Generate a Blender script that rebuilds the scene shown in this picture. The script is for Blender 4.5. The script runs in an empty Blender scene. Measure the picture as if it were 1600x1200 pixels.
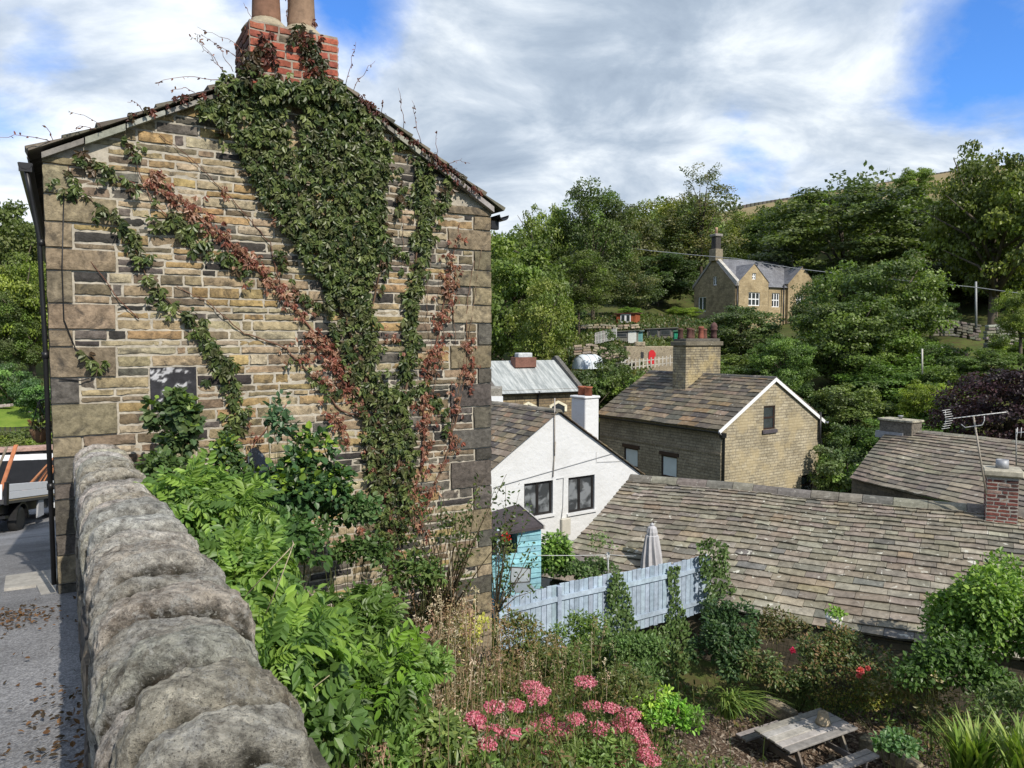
import bpy, bmesh, math, random
import numpy as np
from mathutils import Vector, Matrix, noise
from math import radians, sin, cos, pi, tan, atan, sqrt, atan2
rng = np.random.default_rng(11)
random.seed(11)
SC = bpy.context.scene
COL = SC.collection
V = Vector

# ------------------------------------------------------------------ camera
F_PX = 1160.0
PITCH = atan(70 / F_PX)
FWD = V((0, cos(PITCH), -sin(PITCH)))
UPV = V((0, sin(PITCH), cos(PITCH)))
cam_d = bpy.data.cameras.new('camera')
cam_d.sensor_width = 36.0
cam_d.lens = F_PX / 1600 * 36
cam_d.clip_start = 0.05
cam_d.clip_end = 5000
cam = bpy.data.objects.new('camera', cam_d)
COL.objects.link(cam)
cam.rotation_euler = (pi / 2 - PITCH, 0, 0)
SC.camera = cam

def ray(px, py):
    return FWD + V((1, 0, 0)) * ((px - 800) / F_PX) + UPV * ((600 - py) / F_PX)

def P(px, py, y):
    """point at forward distance y seen in direction (px, py) of the survey photograph"""
    d = ray(px, py)
    return d * (y / d.y)

def PPL(px, py, o, n):
    d = ray(px, py)
    return d * (o.dot(n) / d.dot(n))

# ------------------------------------------------------------------ mesh building
ORG = {}

def org_of(parent):
    return ORG.get(parent.name, V((0, 0, 0))) if parent else V((0, 0, 0))

class MB:
    def __init__(s):
        s.v = []; s.f = []; s.c = []; s.uv = {}; s.m = []; s.sm = []
    def add(s, verts, faces, col=(1, 1, 1), uvs=None, mat=0, smooth=False):
        b = len(s.v)
        s.v.extend([tuple(x) for x in verts])
        if isinstance(col, list):
            s.c.extend(col)
        else:
            s.c.extend([col] * len(verts))
        for i, f in enumerate(faces):
            if uvs is not None:
                s.uv[len(s.f)] = uvs[i]
            s.f.append(tuple(b + k for k in f))
            s.m.append(mat); s.sm.append(smooth)
        return s
    def box(s, o, ex, ey, ez, col=(1, 1, 1), bevel=0.0, mat=0):
        """box with centre o and half-extent vectors; bevel chamfers all edges"""
        o, ex, ey, ez = V(o), V(ex), V(ey), V(ez)
        if bevel <= 0:
            vs = [o + ex * a + ey * b + ez * c for c in (-1, 1) for b in (-1, 1) for a in (-1, 1)]
            s.add(vs, [(0, 2, 3, 1), (4, 5, 7, 6), (0, 1, 5, 4), (2, 6, 7, 3), (0, 4, 6, 2), (1, 3, 7, 5)], col, mat=mat)
            return s
        bm = bmesh.new()
        vs = [bm.verts.new((a, b, c)) for c in (-1, 1) for b in (-1, 1) for a in (-1, 1)]
        L = (ex.length, ey.length, ez.length)
        for q in vs:
            q.co = V((q.co.x * L[0], q.co.y * L[1], q.co.z * L[2]))
        for f in [(0, 2, 3, 1), (4, 5, 7, 6), (0, 1, 5, 4), (2, 6, 7, 3), (0, 4, 6, 2), (1, 3, 7, 5)]:
            bm.faces.new([vs[k] for k in f])
        bmesh.ops.bevel(bm, geom=list(bm.edges), offset=min(bevel, min(L) * 0.9), segments=1, affect='EDGES')
        R = (ex.normalized(), ey.normalized(), ez.normalized())
        bm.verts.index_update()
        s.add([o + R[0] * q.co.x + R[1] * q.co.y + R[2] * q.co.z for q in bm.verts],
              [[q.index for q in f.verts] for f in bm.faces], col, mat=mat)
        bm.free()
        return s
    def abox(s, x0, x1, y0, y1, z0, z1, col=(1, 1, 1), bevel=0.0, mat=0):
        return s.box(((x0 + x1) / 2, (y0 + y1) / 2, (z0 + z1) / 2), ((x1 - x0) / 2, 0, 0), (0, (y1 - y0) / 2, 0), (0, 0, (z1 - z0) / 2), col, bevel, mat)
    def tube(s, pts, rads, n=6, col=(1, 1, 1), cap=True, mat=0, smooth=True):
        pts = [V(p) for p in pts]
        if not hasattr(rads, '__len__'):
            rads = [rads] * len(pts)
        rings = []
        prev = None
        for i, p in enumerate(pts):
            t = (pts[min(i + 1, len(pts) - 1)] - pts[max(i - 1, 0)])
            if t.length < 1e-9: t = V((0, 0, 1))
            t.normalize()
            a = prev if prev is not None else (V((1, 0, 0)) if abs(t.x) < 0.8 else V((0, 1, 0)))
            a = (a - t * a.dot(t))
            if a.length < 1e-6: a = t.orthogonal()
            a.normalize(); prev = a
            b = t.cross(a)
            rings.append([p + (a * cos(2 * pi * k / n) + b * sin(2 * pi * k / n)) * rads[i] for k in range(n)])
        vs = [q for r in rings for q in r]
        fs = []
        for i in range(len(pts) - 1):
            for k in range(n):
                k2 = (k + 1) % n
                fs.append((i * n + k, i * n + k2, (i + 1) * n + k2, (i + 1) * n + k))
        if cap:
            fs.append(tuple(range(n - 1, -1, -1)))
            fs.append(tuple(range((len(pts) - 1) * n, len(pts) * n)))
        s.add(vs, fs, col, mat=mat, smooth=smooth)
        return s
    def lathe(s, o, prof, n=16, col=(1, 1, 1), axis=(0, 0, 1), mat=0, smooth=True):
        o = V(o); ax = V(axis).normalized(); a = ax.orthogonal().normalized(); b = ax.cross(a)
        vs = [o + ax * h + (a * cos(2 * pi * k / n) + b * sin(2 * pi * k / n)) * r for (r, h) in prof for k in range(n)]
        fs = [(i * n + k, i * n + (k + 1) % n, (i + 1) * n + (k + 1) % n, (i + 1) * n + k) for i in range(len(prof) - 1) for k in range(n)]
        if prof[0][0] > 1e-4: fs.append(tuple(range(n - 1, -1, -1)))
        if prof[-1][0] > 1e-4: fs.append(tuple(range((len(prof) - 1) * n, len(prof) * n)))
        s.add(vs, fs, col, mat=mat, smooth=smooth)
        return s
    def poly(s, pts, col=(1, 1, 1), uv=None, mat=0):
        s.add(pts, [tuple(range(len(pts)))], col, uvs=[uv] if uv else None, mat=mat)
        return s
    def prism(s, pts, ext, col=(1, 1, 1), mat=0):
        """polygon pts extruded by vector ext"""
        n = len(pts); ext = V(ext)
        vs = [V(p) for p in pts] + [V(p) + ext for p in pts]
        fs = [tuple(range(n - 1, -1, -1)), tuple(range(n, 2 * n))] + [(k, (k + 1) % n, n + (k + 1) % n, n + k) for k in range(n)]
        s.add(vs, fs, col, mat=mat)
        return s

def np_mesh(name, verts, faces, cols=None, smooth=False):
    """verts (n,3) array, faces (m,k) array -> mesh data"""
    me = bpy.data.meshes.new(name)
    verts = np.asarray(verts, dtype=np.float32); faces = np.asarray(faces, dtype=np.int32)
    nf, k = faces.shape
    me.vertices.add(len(verts)); me.vertices.foreach_set('co', verts.ravel())
    me.loops.add(nf * k); me.loops.foreach_set('vertex_index', faces.ravel())
    me.polygons.add(nf)
    me.polygons.foreach_set('loop_start', np.arange(0, nf * k, k, dtype=np.int32))
    me.polygons.foreach_set('use_smooth', np.full(nf, smooth))
    me.update(calc_edges=True)
    if cols is not None:
        at = me.color_attributes.new('col', 'FLOAT_COLOR', 'POINT')
        c = np.ones((len(verts), 4), dtype=np.float32); c[:, :3] = cols
        at.data.foreach_set('color', c.ravel())
    return me

def link(name, me, mat, parent=None):
    o = bpy.data.objects.new(name, me)
    COL.objects.link(o)
    for m in (mat if isinstance(mat, (list, tuple)) else [mat]):
        if m is not None: me.materials.append(m)
    if parent:
        o.parent = parent
        ORG[o.name] = org_of(parent)
    return o

def build(name, mb, mat, parent=None, local=False, recalc=True):
    off = V((0, 0, 0)) if local else org_of(parent)
    me = bpy.data.meshes.new(name)
    vs = [(x[0] - off.x, x[1] - off.y, x[2] - off.z) for x in mb.v]
    me.from_pydata(vs, [], mb.f)
    at = me.color_attributes.new('col', 'FLOAT_COLOR', 'POINT')
    c = np.ones((len(vs), 4), dtype=np.float32); c[:, :3] = np.array(mb.c, dtype=np.float32)
    at.data.foreach_set('color', c.ravel())
    if mb.uv:
        ul = me.uv_layers.new(name='UVMap')
        for fi, uvs in mb.uv.items():
            p = me.polygons[fi]
            for k, li in enumerate(p.loop_indices):
                ul.data[li].uv = uvs[k]
    me.polygons.foreach_set('material_index', mb.m)
    me.polygons.foreach_set('use_smooth', mb.sm)
    if recalc and not mb.uv:
        bm = bmesh.new(); bm.from_mesh(me)
        bmesh.ops.recalc_face_normals(bm, faces=bm.faces)
        bm.to_mesh(me); bm.free()
    me.update()
    return link(name, me, mat, parent)

def tag(o, label=None, cat=None, group=None, kind=None):
    if label: o['label'] = label
    if cat: o['category'] = cat
    if group: o['group'] = group
    if kind: o['kind'] = kind
    return o

def thing(name, label, cat, loc, rot=0.0, group=None):
    o = bpy.data.objects.new(name, None)
    o.empty_display_size = 0.2
    COL.objects.link(o)
    o.location = loc
    o.rotation_euler = rot if isinstance(rot, tuple) else (0, 0, rot)
    ORG[o.name] = V(loc)
    return tag(o, label, cat, group)

def copy_tree(o, parent=None):
    c = o.copy(); COL.objects.link(c)
    if parent: c.parent = parent
    for ch in o.children:
        copy_tree(ch, c)
    return c

# ------------------------------------------------------------------ materials
class NT:
    def __init__(s, name):
        s.mat = bpy.data.materials.new(name); s.mat.use_nodes = True
        s.t = s.mat.node_tree; s.t.nodes.clear()
        s.out = s.t.nodes.new('ShaderNodeOutputMaterial')
    def n(s, typ, **kw):
        nd = s.t.nodes.new(typ)
        for k, v in kw.items():
            if k.startswith('i_'):
                nd.inputs[k[2:].replace('_', ' ')].default_value = v
            elif k.startswith('x'):
                nd.inputs[int(k[1:])].default_value = v
            else:
                setattr(nd, k, v)
        return nd
    def l(s, a, b):
        s.t.links.new(a, b)
    def noise(s, vec, scale, detail=4, rough=0.6, dist=0.0):
        n = s.n('ShaderNodeTexNoise', i_Scale=scale, i_Detail=detail, i_Roughness=rough, i_Distortion=dist)
        s.l(vec, n.inputs['Vector']); return n.outputs['Fac']
    def ramp(s, fac, stops):
        r = s.n('ShaderNodeValToRGB'); e = r.color_ramp.elements
        while len(e) < len(stops): e.new(0.5)
        for q, (p, c) in zip(e, stops):
            q.position = p; q.color = (c, c, c, 1) if not hasattr(c, '__len__') else (*c, 1)
        s.l(fac, r.inputs[0]); return r.outputs[0]
    def mix(s, fac, a, b, mode='MIX'):
        m = s.n('ShaderNodeMix', data_type='RGBA', blend_type=mode)
        for sock, val in ((0, fac), (6, a), (7, b)):
            if hasattr(val, 'is_linked'): s.l(val, m.inputs[sock])
            elif hasattr(val, '__len__'): m.inputs[sock].default_value = (*val, 1)
            else: m.inputs[sock].default_value = val
        return m.outputs[2]
    def math(s, op, a, b=0.0):
        m = s.n('ShaderNodeMath', operation=op)
        for k, val in enumerate((a, b)):
            if hasattr(val, 'is_linked'): s.l(val, m.inputs[k])
            else: m.inputs[k].default_value = val
        return m.outputs[0]
    def bump(s, h, strength, dist=0.02):
        b = s.n('ShaderNodeBump', i_Strength=strength, i_Distance=dist)
        s.l(h, b.inputs['Height']); return b.outputs['Normal']
    def finish(s, color, rough=0.8, normal=None, metallic=0.0, spec=0.4):
        p = s.n('ShaderNodeBsdfPrincipled')
        for nm, val in (('Base Color', color), ('Roughness', rough), ('Metallic', metallic), ('Specular IOR Level', spec)):
            if hasattr(val, 'is_linked'): s.l(val, p.inputs[nm])
            elif hasattr(val, '__len__'): p.inputs[nm].default_value = (*val, 1)
            else: p.inputs[nm].default_value = val
        if normal is not None: s.l(normal, p.inputs['Normal'])
        s.l(p.outputs[0], s.out.inputs[0])
        return s.mat

def mat_stone(name, n_scale=14.0, lo=0.55, hi=1.35, bump=0.6, dist=0.015, lichen=0.0, soot=0.0, rough=0.9, moss=0.0, wide=1.1):
    """tinted by the per-piece colour attribute, mottled, optionally lichen-spotted or sooty"""
    t = NT(name); tc = t.n('ShaderNodeTexCoord'); ob = tc.outputs['Object']
    at = t.n('ShaderNodeAttribute', attribute_name='col')
    n1 = t.noise(ob, n_scale, 8, 0.68)
    n2 = t.noise(ob, n_scale * 0.17, 5, 0.6)
    c = t.mix(1.0, at.outputs['Color'], t.ramp(n1, [(0.28, lo), (0.7, hi)]), 'MULTIPLY')
    c = t.mix(1.0, c, t.ramp(n2, [(0.3, 0.72), (0.7, wide)]), 'MULTIPLY')
    if soot:
        n3 = t.noise(ob, n_scale * 0.35, 7, 0.7, 0.6)
        c = t.mix(t.ramp(n3, [(0.52, 0.0), (0.66, soot)]), c, (0.035, 0.032, 0.03))
    if moss:
        n5 = t.noise(ob, n_scale * 0.5, 7, 0.75)
        c = t.mix(t.ramp(n5, [(0.56, 0.0), (0.68, moss)]), c, (0.05, 0.06, 0.02))
    if lichen:
        v = t.n('ShaderNodeTexNoise', i_Scale=n_scale * 0.9, i_Detail=5, i_Roughness=0.55, i_Distortion=0.4); t.l(ob, v.inputs['Vector'])
        n4 = t.noise(ob, n_scale * 0.13, 3, 0.5)
        m = t.math('MULTIPLY', t.ramp(v.outputs['Fac'], [(0.62, 0.0), (0.67, 1.0)]), t.ramp(n4, [(0.42, 0.25), (0.6, 1.0)]))
        c = t.mix(t.math('MULTIPLY', m, lichen), c, (0.58, 0.57, 0.50))
    nb = t.noise(ob, n_scale * 2.5, 8, 0.7)
    h = t.math('ADD', n1, t.math('MULTIPLY', nb, 0.5))
    return t.finish(c, rough, t.bump(h, bump, dist), spec=0.25)

def mat_plain(name, col, rough=0.6, metallic=0.0, var=0.15, scale=6.0, bump=0.0, spec=0.4, use_attr=False):
    t = NT(name); tc = t.n('ShaderNodeTexCoord'); ob = tc.outputs['Object']
    n1 = t.noise(ob, scale, 6, 0.65)
    base = col
    if use_attr:
        base = t.n('ShaderNodeAttribute', attribute_name='col').outputs['Color']
    c = t.mix(1.0, base, t.ramp(n1, [(0.3, 1 - var), (0.7, 1 + var)]), 'MULTIPLY')
    nm = t.bump(t.noise(ob, scale * 4, 6, 0.7), bump, 0.01) if bump else None
    return t.finish(c, rough, nm, metallic, spec)

def mat_leaf(name, trans=0.3, rough=0.42, spec=0.35):
    t = NT(name)
    at = t.n('ShaderNodeAttribute', attribute_name='col')
    oi = t.n('ShaderNodeObjectInfo')
    c = t.mix(1.0, at.outputs['Color'], oi.outputs['Color'], 'MULTIPLY')
    p = t.n('ShaderNodeBsdfPrincipled'); p.inputs['Roughness'].default_value = rough
    p.inputs['Specular IOR Level'].default_value = spec
    t.l(c, p.inputs['Base Color'])
    tr = t.n('ShaderNodeBsdfTranslucent')
    t.l(t.mix(1.0, c, (1.5, 1.7, 0.6), 'MULTIPLY'), tr.inputs['Color'])
    m = t.n('ShaderNodeMixShader'); m.inputs[0].default_value = trans
    t.l(p.outputs[0], m.inputs[1]); t.l(tr.outputs[0], m.inputs[2]); t.l(m.outputs[0], t.out.inputs[0])
    return t.mat

def mat_masonry(name, c1, c2, mortar, bw=0.42, bh=0.13, soot=0.0, mort=0.012, bias=0.0, bump=0.5, patch=None):
    """coursed wall on UVs in metres"""
    t = NT(name); tc = t.n('ShaderNodeTexCoord'); uv = tc.outputs['UV']; ob = tc.outputs['Object']
    b = t.n('ShaderNodeTexBrick', i_Scale=1.0, i_Mortar_Size=mort, i_Mortar_Smooth=0.3, i_Bias=bias, i_Brick_Width=bw, i_Row_Height=bh)
    b.inputs['Color1'].default_value = (*c1, 1); b.inputs['Color2'].default_value = (*c2, 1); b.inputs['Mortar'].default_value = (*mortar, 1)
    b.offset = 0.5; b.squash = 1.25; b.squash_frequency = 3
    # ragged joints
    nd = t.n('ShaderNodeTexNoise', i_Scale=5.0, i_Detail=4); t.l(uv, nd.inputs['Vector'])
    va = t.n('ShaderNodeVectorMath', operation='SCALE'); va.inputs['Scale'].default_value = 0.03
    vs = t.n('ShaderNodeVectorMath', operation='SUBTRACT'); vs.inputs[1].default_value = (0.5, 0.5, 0.5)
    t.l(nd.outputs['Color'], vs.inputs[0]); t.l(vs.outputs[0], va.inputs[0])
    vd = t.n('ShaderNodeVectorMath', operation='ADD'); t.l(uv, vd.inputs[0]); t.l(va.outputs[0], vd.inputs[1])
    t.l(vd.outputs[0], b.inputs['Vector'])
    n1 = t.noise(ob, 9, 7, 0.7); n2 = t.noise(ob, 0.7, 5, 0.65)
    c = t.mix(1.0, b.outputs['Color'], t.ramp(n1, [(0.3, 0.62), (0.7, 1.3)]), 'MULTIPLY')
    c = t.mix(1.0, c, t.ramp(n2, [(0.32, 0.7), (0.68, 1.15)]), 'MULTIPLY')
    if patch:
        c = t.mix(t.ramp(t.noise(ob, 0.9, 4, 0.6), [(0.5, 0.0), (0.62, 0.6)]), c, patch)
    if soot:
        n3 = t.noise(ob, 2.2, 7, 0.72, 0.5)
        c = t.mix(t.ramp(n3, [(0.5, 0.0), (0.68, soot)]), c, (0.04, 0.036, 0.03))
    h = t.math('SUBTRACT', t.math('MULTIPLY', n1, 0.5), b.outputs['Fac'])
    return t.finish(c, 0.9, t.bump(h, bump, 0.02), spec=0.2)
# ------------------------------------------------------------------ shared materials
M = {}
M['stone'] = mat_stone('sandstone', 16, 0.42, 1.5, 1.0, 0.016, soot=0.75)
M['mortar'] = mat_stone('lime_mortar', 25, 0.7, 1.2, 0.5, 0.008)
M['brick'] = mat_stone('red_brick', 22, 0.6, 1.35, 0.5, 0.008, soot=0.5)
M['slate'] = mat_stone('stone_slate', 7, 0.6, 1.35, 0.5, 0.012, lichen=0.9, soot=0.3)
M['slate_far'] = mat_stone('stone_slate_far', 5, 0.6, 1.3, 0.4, 0.012, lichen=0.45, soot=0.4)
M['slate_dark'] = mat_stone('mossy_stone_slate', 8, 0.6, 1.3, 0.5, 0.012, lichen=0.4, soot=0.3, moss=0.5)
M['pot'] = mat_stone('terracotta', 12, 0.65, 1.25, 0.2, 0.006)
M['coping_far'] = mat_stone('old_coping', 10, 0.6, 1.3, 0.5, 0.012, lichen=0.5)
M['black_metal'] = mat_plain('black_painted_metal', (0.012, 0.012, 0.013), 0.4, 0.0, 0.3)
M['white_paint'] = mat_plain('white_paint', (0.75, 0.76, 0.77), 0.6, 0, 0.06)
M['pale_board'] = mat_plain('weathered_board', (0.34, 0.33, 0.31), 0.85, 0, 0.35, 12, 0.3)
M['glass'] = mat_plain('window_glass', (0.035, 0.042, 0.048), 0.07, 0, 0.5, 1.2, spec=1.0)
M['lead'] = mat_plain('lead_sheet', (0.30, 0.31, 0.33), 0.55, 0.3, 0.2, 8, 0.1)
M['leaf'] = mat_leaf('leaf')
M['leaf_gloss'] = mat_leaf('glossy_leaf', 0.2, 0.4, 0.35)
M['leaf_dry'] = mat_leaf('dry_leaf', 0.25, 0.7, 0.15)
M['bark'] = mat_stone('bark', 10, 0.6, 1.3, 0.6, 0.02)
M['attr'] = mat_plain('painted', (1, 1, 1), 0.55, 0, 0.12, 8, use_attr=True)
M['wood'] = mat_stone('weathered_timber', 9, 0.7, 1.25, 0.35, 0.006)

# ------------------------------------------------------------------ main street axes
TH = atan(0.6)
GU = V((cos(TH), sin(TH), 0))            # along the gable
ST = V((-sin(TH), cos(TH), 0))           # along the street, away from the camera
GN = V((sin(TH), -cos(TH), 0))           # out of the gable
G0 = P(77, 560, 7.0); G0.z = 0

def guv(px, py):
    q = PPL(px, py, G0, GN)
    return ((q - G0).dot(GU), q.z)

def gp(u, v, d=0.0):
    return G0 + GU * u + GN * d + V((0, 0, v))

W_G = guv(767, 600)[0]
Z_L = guv(72, 243)[1]; Z_R = guv(766, 326)[1]
U_A, Z_A = guv(478, 102)

def road_z(a):
    return float(np.interp(a, [-30, -5, 0, 4, 8.25, 13, 18, 24, 30, 38, 54, 75, 150, 400], [0.6, -1.1, -1.52, -1.93, -2.44, -3.2, -4.1, -5.2, -5.9, -5.6, -4.4, 0, 12, 40]))

# ------------------------------------------------------------------ stone course generator
def pick(pal):
    r = random.random() * sum(p[0] for p in pal)
    for w, c in pal:
        r -= w
        if r <= 0: return c
    return pal[-1][1]

def vary(c, a=0.15):
    k = 1 + random.uniform(-a, a)
    return tuple(max(0.0, x * k * (1 + random.uniform(-a, a) * 0.3)) for x in c)

def one_stone(mb, fp, u0, u1, v0, v1, d, col, rough=0.006, cell=0.07, back=-0.02):
    w, h = u1 - u0, v1 - v0
    nu = max(2, int(w / cell) + 1); nv = max(2, min(4, int(h / cell) + 2))
    vs = []; cs = []
    rj = min(0.25 * h, 0.012)
    ins = min(0.007, h * 0.1)
    for j in range(nv + 1):
        for i in range(nu + 1):
            u = u0 + w * i / nu; v = v0 + h * j / nv
            edge = i in (0, nu) or j in (0, nv)
            dd = d + random.uniform(-1, 1) * rough
            if edge:
                dd -= 0.002 + random.uniform(0, 0.005)
                if i == 0: u += random.uniform(0, rj)
                if i == nu: u -= random.uniform(0, rj)
                if j == 0: v += random.uniform(0, rj * 0.7)
                if j == nv: v -= random.uniform(0, rj * 0.7)
            vs.append(fp(u, v, dd)); k = 1 + random.uniform(-.08, .08)
            cs.append((col[0] * k, col[1] * k, col[2] * k))
    n0 = len(vs)
    fs = []
    for j in range(nv):
        for i in range(nu):
            a = j * (nu + 1) + i
            fs.append((a, a + 1, a + nu + 2, a + nu + 1))
    ring = [i for i in range(nu + 1)] + [(j + 1) * (nu + 1) - 1 for j in range(1, nv + 1)] + [nv * (nu + 1) + i for i in range(nu - 1, -1, -1)] + [j * (nu + 1) for j in range(nv - 1, 0, -1)]
    for k in ring:
        j, i = divmod(k, nu + 1)
        vs.append(fp(u0 + w * i / nu, v0 + h * j / nv, back)); cs.append(col)
    m = len(ring)
    mb.add(vs[:n0], fs, cs[:n0], smooth=True)
    sk = [vs[k] for k in ring] + vs[n0:]
    mb.add(sk, [(k, m + k, m + (k + 1) % m, (k + 1) % m) for k in range(m)], [tuple(x * .85 for x in col)] * (2 * m))

def courses(v0, v1, lo, hi):
    v = v0; out = []
    while v < v1:
        h = random.uniform(lo, hi); out.append((v, v + h)); v += h
    return out

def coursed(mb, fp, rows, u0f, u1f, palf, wr=(0.14, 0.5), gap=0.014, dr=(0.004, 0.03), rough=0.006, cell=0.07, skip=None):
    for (a, b) in rows:
        va, vb = a + gap / 2 + random.uniform(0, .004), b - gap / 2 - random.uniform(0, .004)
        u0, u1 = u0f((a + b) / 2), u1f((a + b) / 2)
        u = u0
        while u < u1 - 0.03:
            w = random.uniform(*wr) * (1 if random.random() > .2 else .55)
            if u1 - (u + w) < wr[0] * .7: w = u1 - u
            e = min(u + w, u1)
            if not (skip and skip(u, e, a, b)):
                one_stone(mb, fp, u + gap / 2, e - gap / 2, va, vb, random.uniform(*dr), vary(pick(palf((u + e) / 2, (a + b) / 2)), .18), rough, cell)
            u = e

GOLD = (.36, .255, .125); BUFF = (.335, .265, .165); PALE = (.42, .35, .235); BROWN = (.195, .15, .10); GREY = (.135, .12, .10); BLACK = (.055, .05, .046)

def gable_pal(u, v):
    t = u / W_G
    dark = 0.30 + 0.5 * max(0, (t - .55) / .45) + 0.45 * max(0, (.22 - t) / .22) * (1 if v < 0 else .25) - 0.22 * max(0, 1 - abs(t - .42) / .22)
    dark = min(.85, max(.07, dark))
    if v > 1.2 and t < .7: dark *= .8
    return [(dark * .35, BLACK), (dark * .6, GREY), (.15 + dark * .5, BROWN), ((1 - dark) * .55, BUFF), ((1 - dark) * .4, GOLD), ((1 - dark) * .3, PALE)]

# ---- gable wall of the near house
house = thing('cottage', 'tall sandstone cottage with creeper-covered gable end and brick chimney', 'house', gp(W_G / 2, -2.6, -3))
LEN = 9.0
def roof_v(u):
    return Z_L + (Z_A - Z_L) * u / U_A if u < U_A else Z_A + (Z_R - Z_A) * (u - U_A) / (W_G - U_A)
def u_lo(v):
    return 0.0 if v < Z_L else U_A * (v - Z_L) / (Z_A - Z_L)
def u_hi(v):
    return W_G if v < Z_R else W_G - (W_G - U_A) * (v - Z_R) / (Z_A - Z_R)

rows = courses(-5.2, Z_A - 0.02, .06, .122)
mbs = MB(); mbm = MB()
# quoins: groups of two to three courses at each corner
quo = {0: [], 1: []}
for side in (0, 1):
    i = 0; flip = side
    while i < len(rows) and rows[i][1] < (Z_L if side == 0 else Z_R) + .05:
        k = 3 if flip else random.choice((2, 3))
        k = min(k, len(rows) - i)
        a, b = rows[i][0], rows[min(i + k, len(rows)) - 1][1]
        w = random.uniform(.52, .62) if flip else random.uniform(.2, .27)
        quo[side].append((a, b, w)); i += k; flip = 1 - flip
def q_at(side, v):
    for a, b, w in quo[side]:
        if a <= v < b: return w
    return 0.0
PATCH = (*guv(236, 642), *guv(306, 574))   # dark painted block let into the wall
def skip_patch(u, e, a, b):
    return e > PATCH[0] + .05 and u < PATCH[2] - .05 and b > PATCH[1] + .03 and a < PATCH[3] - .03
_k = dict(wr=(.16, .58), gap=.013, dr=(.001, .018), rough=.007, cell=.055)
_in = [r for r in rows if r[1] > PATCH[1] + .02 and r[0] < PATCH[3] - .02]; _out = [r for r in rows if r not in _in]
PATCH = (PATCH[0], _in[0][0] + .006, PATCH[2], _in[-1][1] - .006)
_lo = lambda v: max(u_lo(v), q_at(0, v)); _hi = lambda v: min(u_hi(v), W_G - q_at(1, v))
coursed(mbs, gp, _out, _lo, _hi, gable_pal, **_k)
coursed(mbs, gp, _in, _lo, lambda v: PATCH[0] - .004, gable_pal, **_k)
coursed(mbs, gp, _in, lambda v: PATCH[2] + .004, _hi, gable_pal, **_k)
for side in (0, 1):
    for a, b, w in quo[side]:
        dark = (side == 1 and random.random() < (.2 if b > .3 else .5)) or (side == 0 and b < -.3 and random.random() < .75)
        c = vary(pick([(.7, (.06, .056, .05)), (1.4, (.11, .10, .085))]) if dark else pick([(1, (.25, .20, .13)), (1, (.20, .165, .11)), (.7, (.29, .235, .155))]), .15)
        b2 = min(b, (Z_L if side == 0 else Z_R))
        if side == 0: one_stone(mbs, gp, 0.0, w - .008, a + .006, b2 - .006, .028, c, .007, .09)
        else: one_stone(mbs, gp, W_G - w + .008, W_G, a + .006, b2 - .006, .028, c, .007, .09)
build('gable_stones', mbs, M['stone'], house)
mbs = MB()
nu_, nv_ = 30, 30; vs = []; cs = []
for j_ in range(nv_ + 1):
    for i_ in range(nu_ + 1):
        u = PATCH[0] + (PATCH[2] - PATCH[0]) * i_ / nu_; v = PATCH[1] + (PATCH[3] - PATCH[1]) * j_ / nv_
        f = noise.fractal(V((u * 9, v * 12, 2.3)), .8, 2.2, 4) + .25 * (j_ / nv_ - .6)
        vs.append(gp(u, v, .018 + .006 * noise.noise(V((u * 14, v * 14, 0))))); cs.append((.5, .5, .52) if f > .46 else (.10, .10, .105) if f > .34 else (.035, .035, .04))
mbs.add(vs, [(j_ * 31 + i_, j_ * 31 + i_ + 1, j_ * 31 + i_ + 32, j_ * 31 + i_ + 31) for j_ in range(nv_) for i_ in range(nu_)], cs, smooth=True)
build('blocked_opening', mbs, M['mortar'], house)
# mortar backing, slightly recessed behind the faces; other walls as coursed sheets
mbm.prism([gp(0.006, -5.4, -.004), gp(W_G - .006, -5.4, -.004), gp(W_G - .006, Z_R, -.004), gp(U_A, Z_A, -.004), gp(.006, Z_L, -.004)], -GN * .25, (.45, .41, .34))
build('mortar_bed', mbm, M['mortar'], house)
M['wall_masonry'] = mat_masonry('sandstone_courses', (.30, .22, .12), (.10, .085, .065), (.40, .36, .30), .38, .115, soot=.6)
def wall_quad(mb, o, udir, L, z0, z1, zt2=None, col=(1, 1, 1), n=None):
    """upright wall from o along udir, UVs in metres; zt2 = top height at the far end"""
    o = V((o[0], o[1], 0)); u = V(udir)
    zt2 = z1 if zt2 is None else zt2
    mb.add([o + V((0, 0, z0)), o + u * L + V((0, 0, z0)), o + u * L + V((0, 0, zt2)), o + V((0, 0, z1))], [(0, 1, 2, 3)], col, uvs=[[(0, z0), (L, z0), (L, zt2), (0, z1)]])
mw = MB()
wall_quad(mw, gp(0.0, 0, -.02), ST, LEN, -7, Z_L)
wall_quad(mw, gp(W_G, 0, -.02), ST, LEN, -9, Z_R)
o = gp(0, 0, -LEN)
mw.add([gp(0, -8, -LEN), gp(W_G, -8, -LEN), gp(W_G, Z_R, -LEN), gp(U_A, Z_A, -LEN), gp(0, Z_L, -LEN)], [(0, 1, 2, 3, 4)], uvs=[[(0, -8), (W_G, -8), (W_G, Z_R), (U_A, Z_A), (0, Z_L)]])
build('side_walls', mw, M['wall_masonry'], house)

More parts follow.
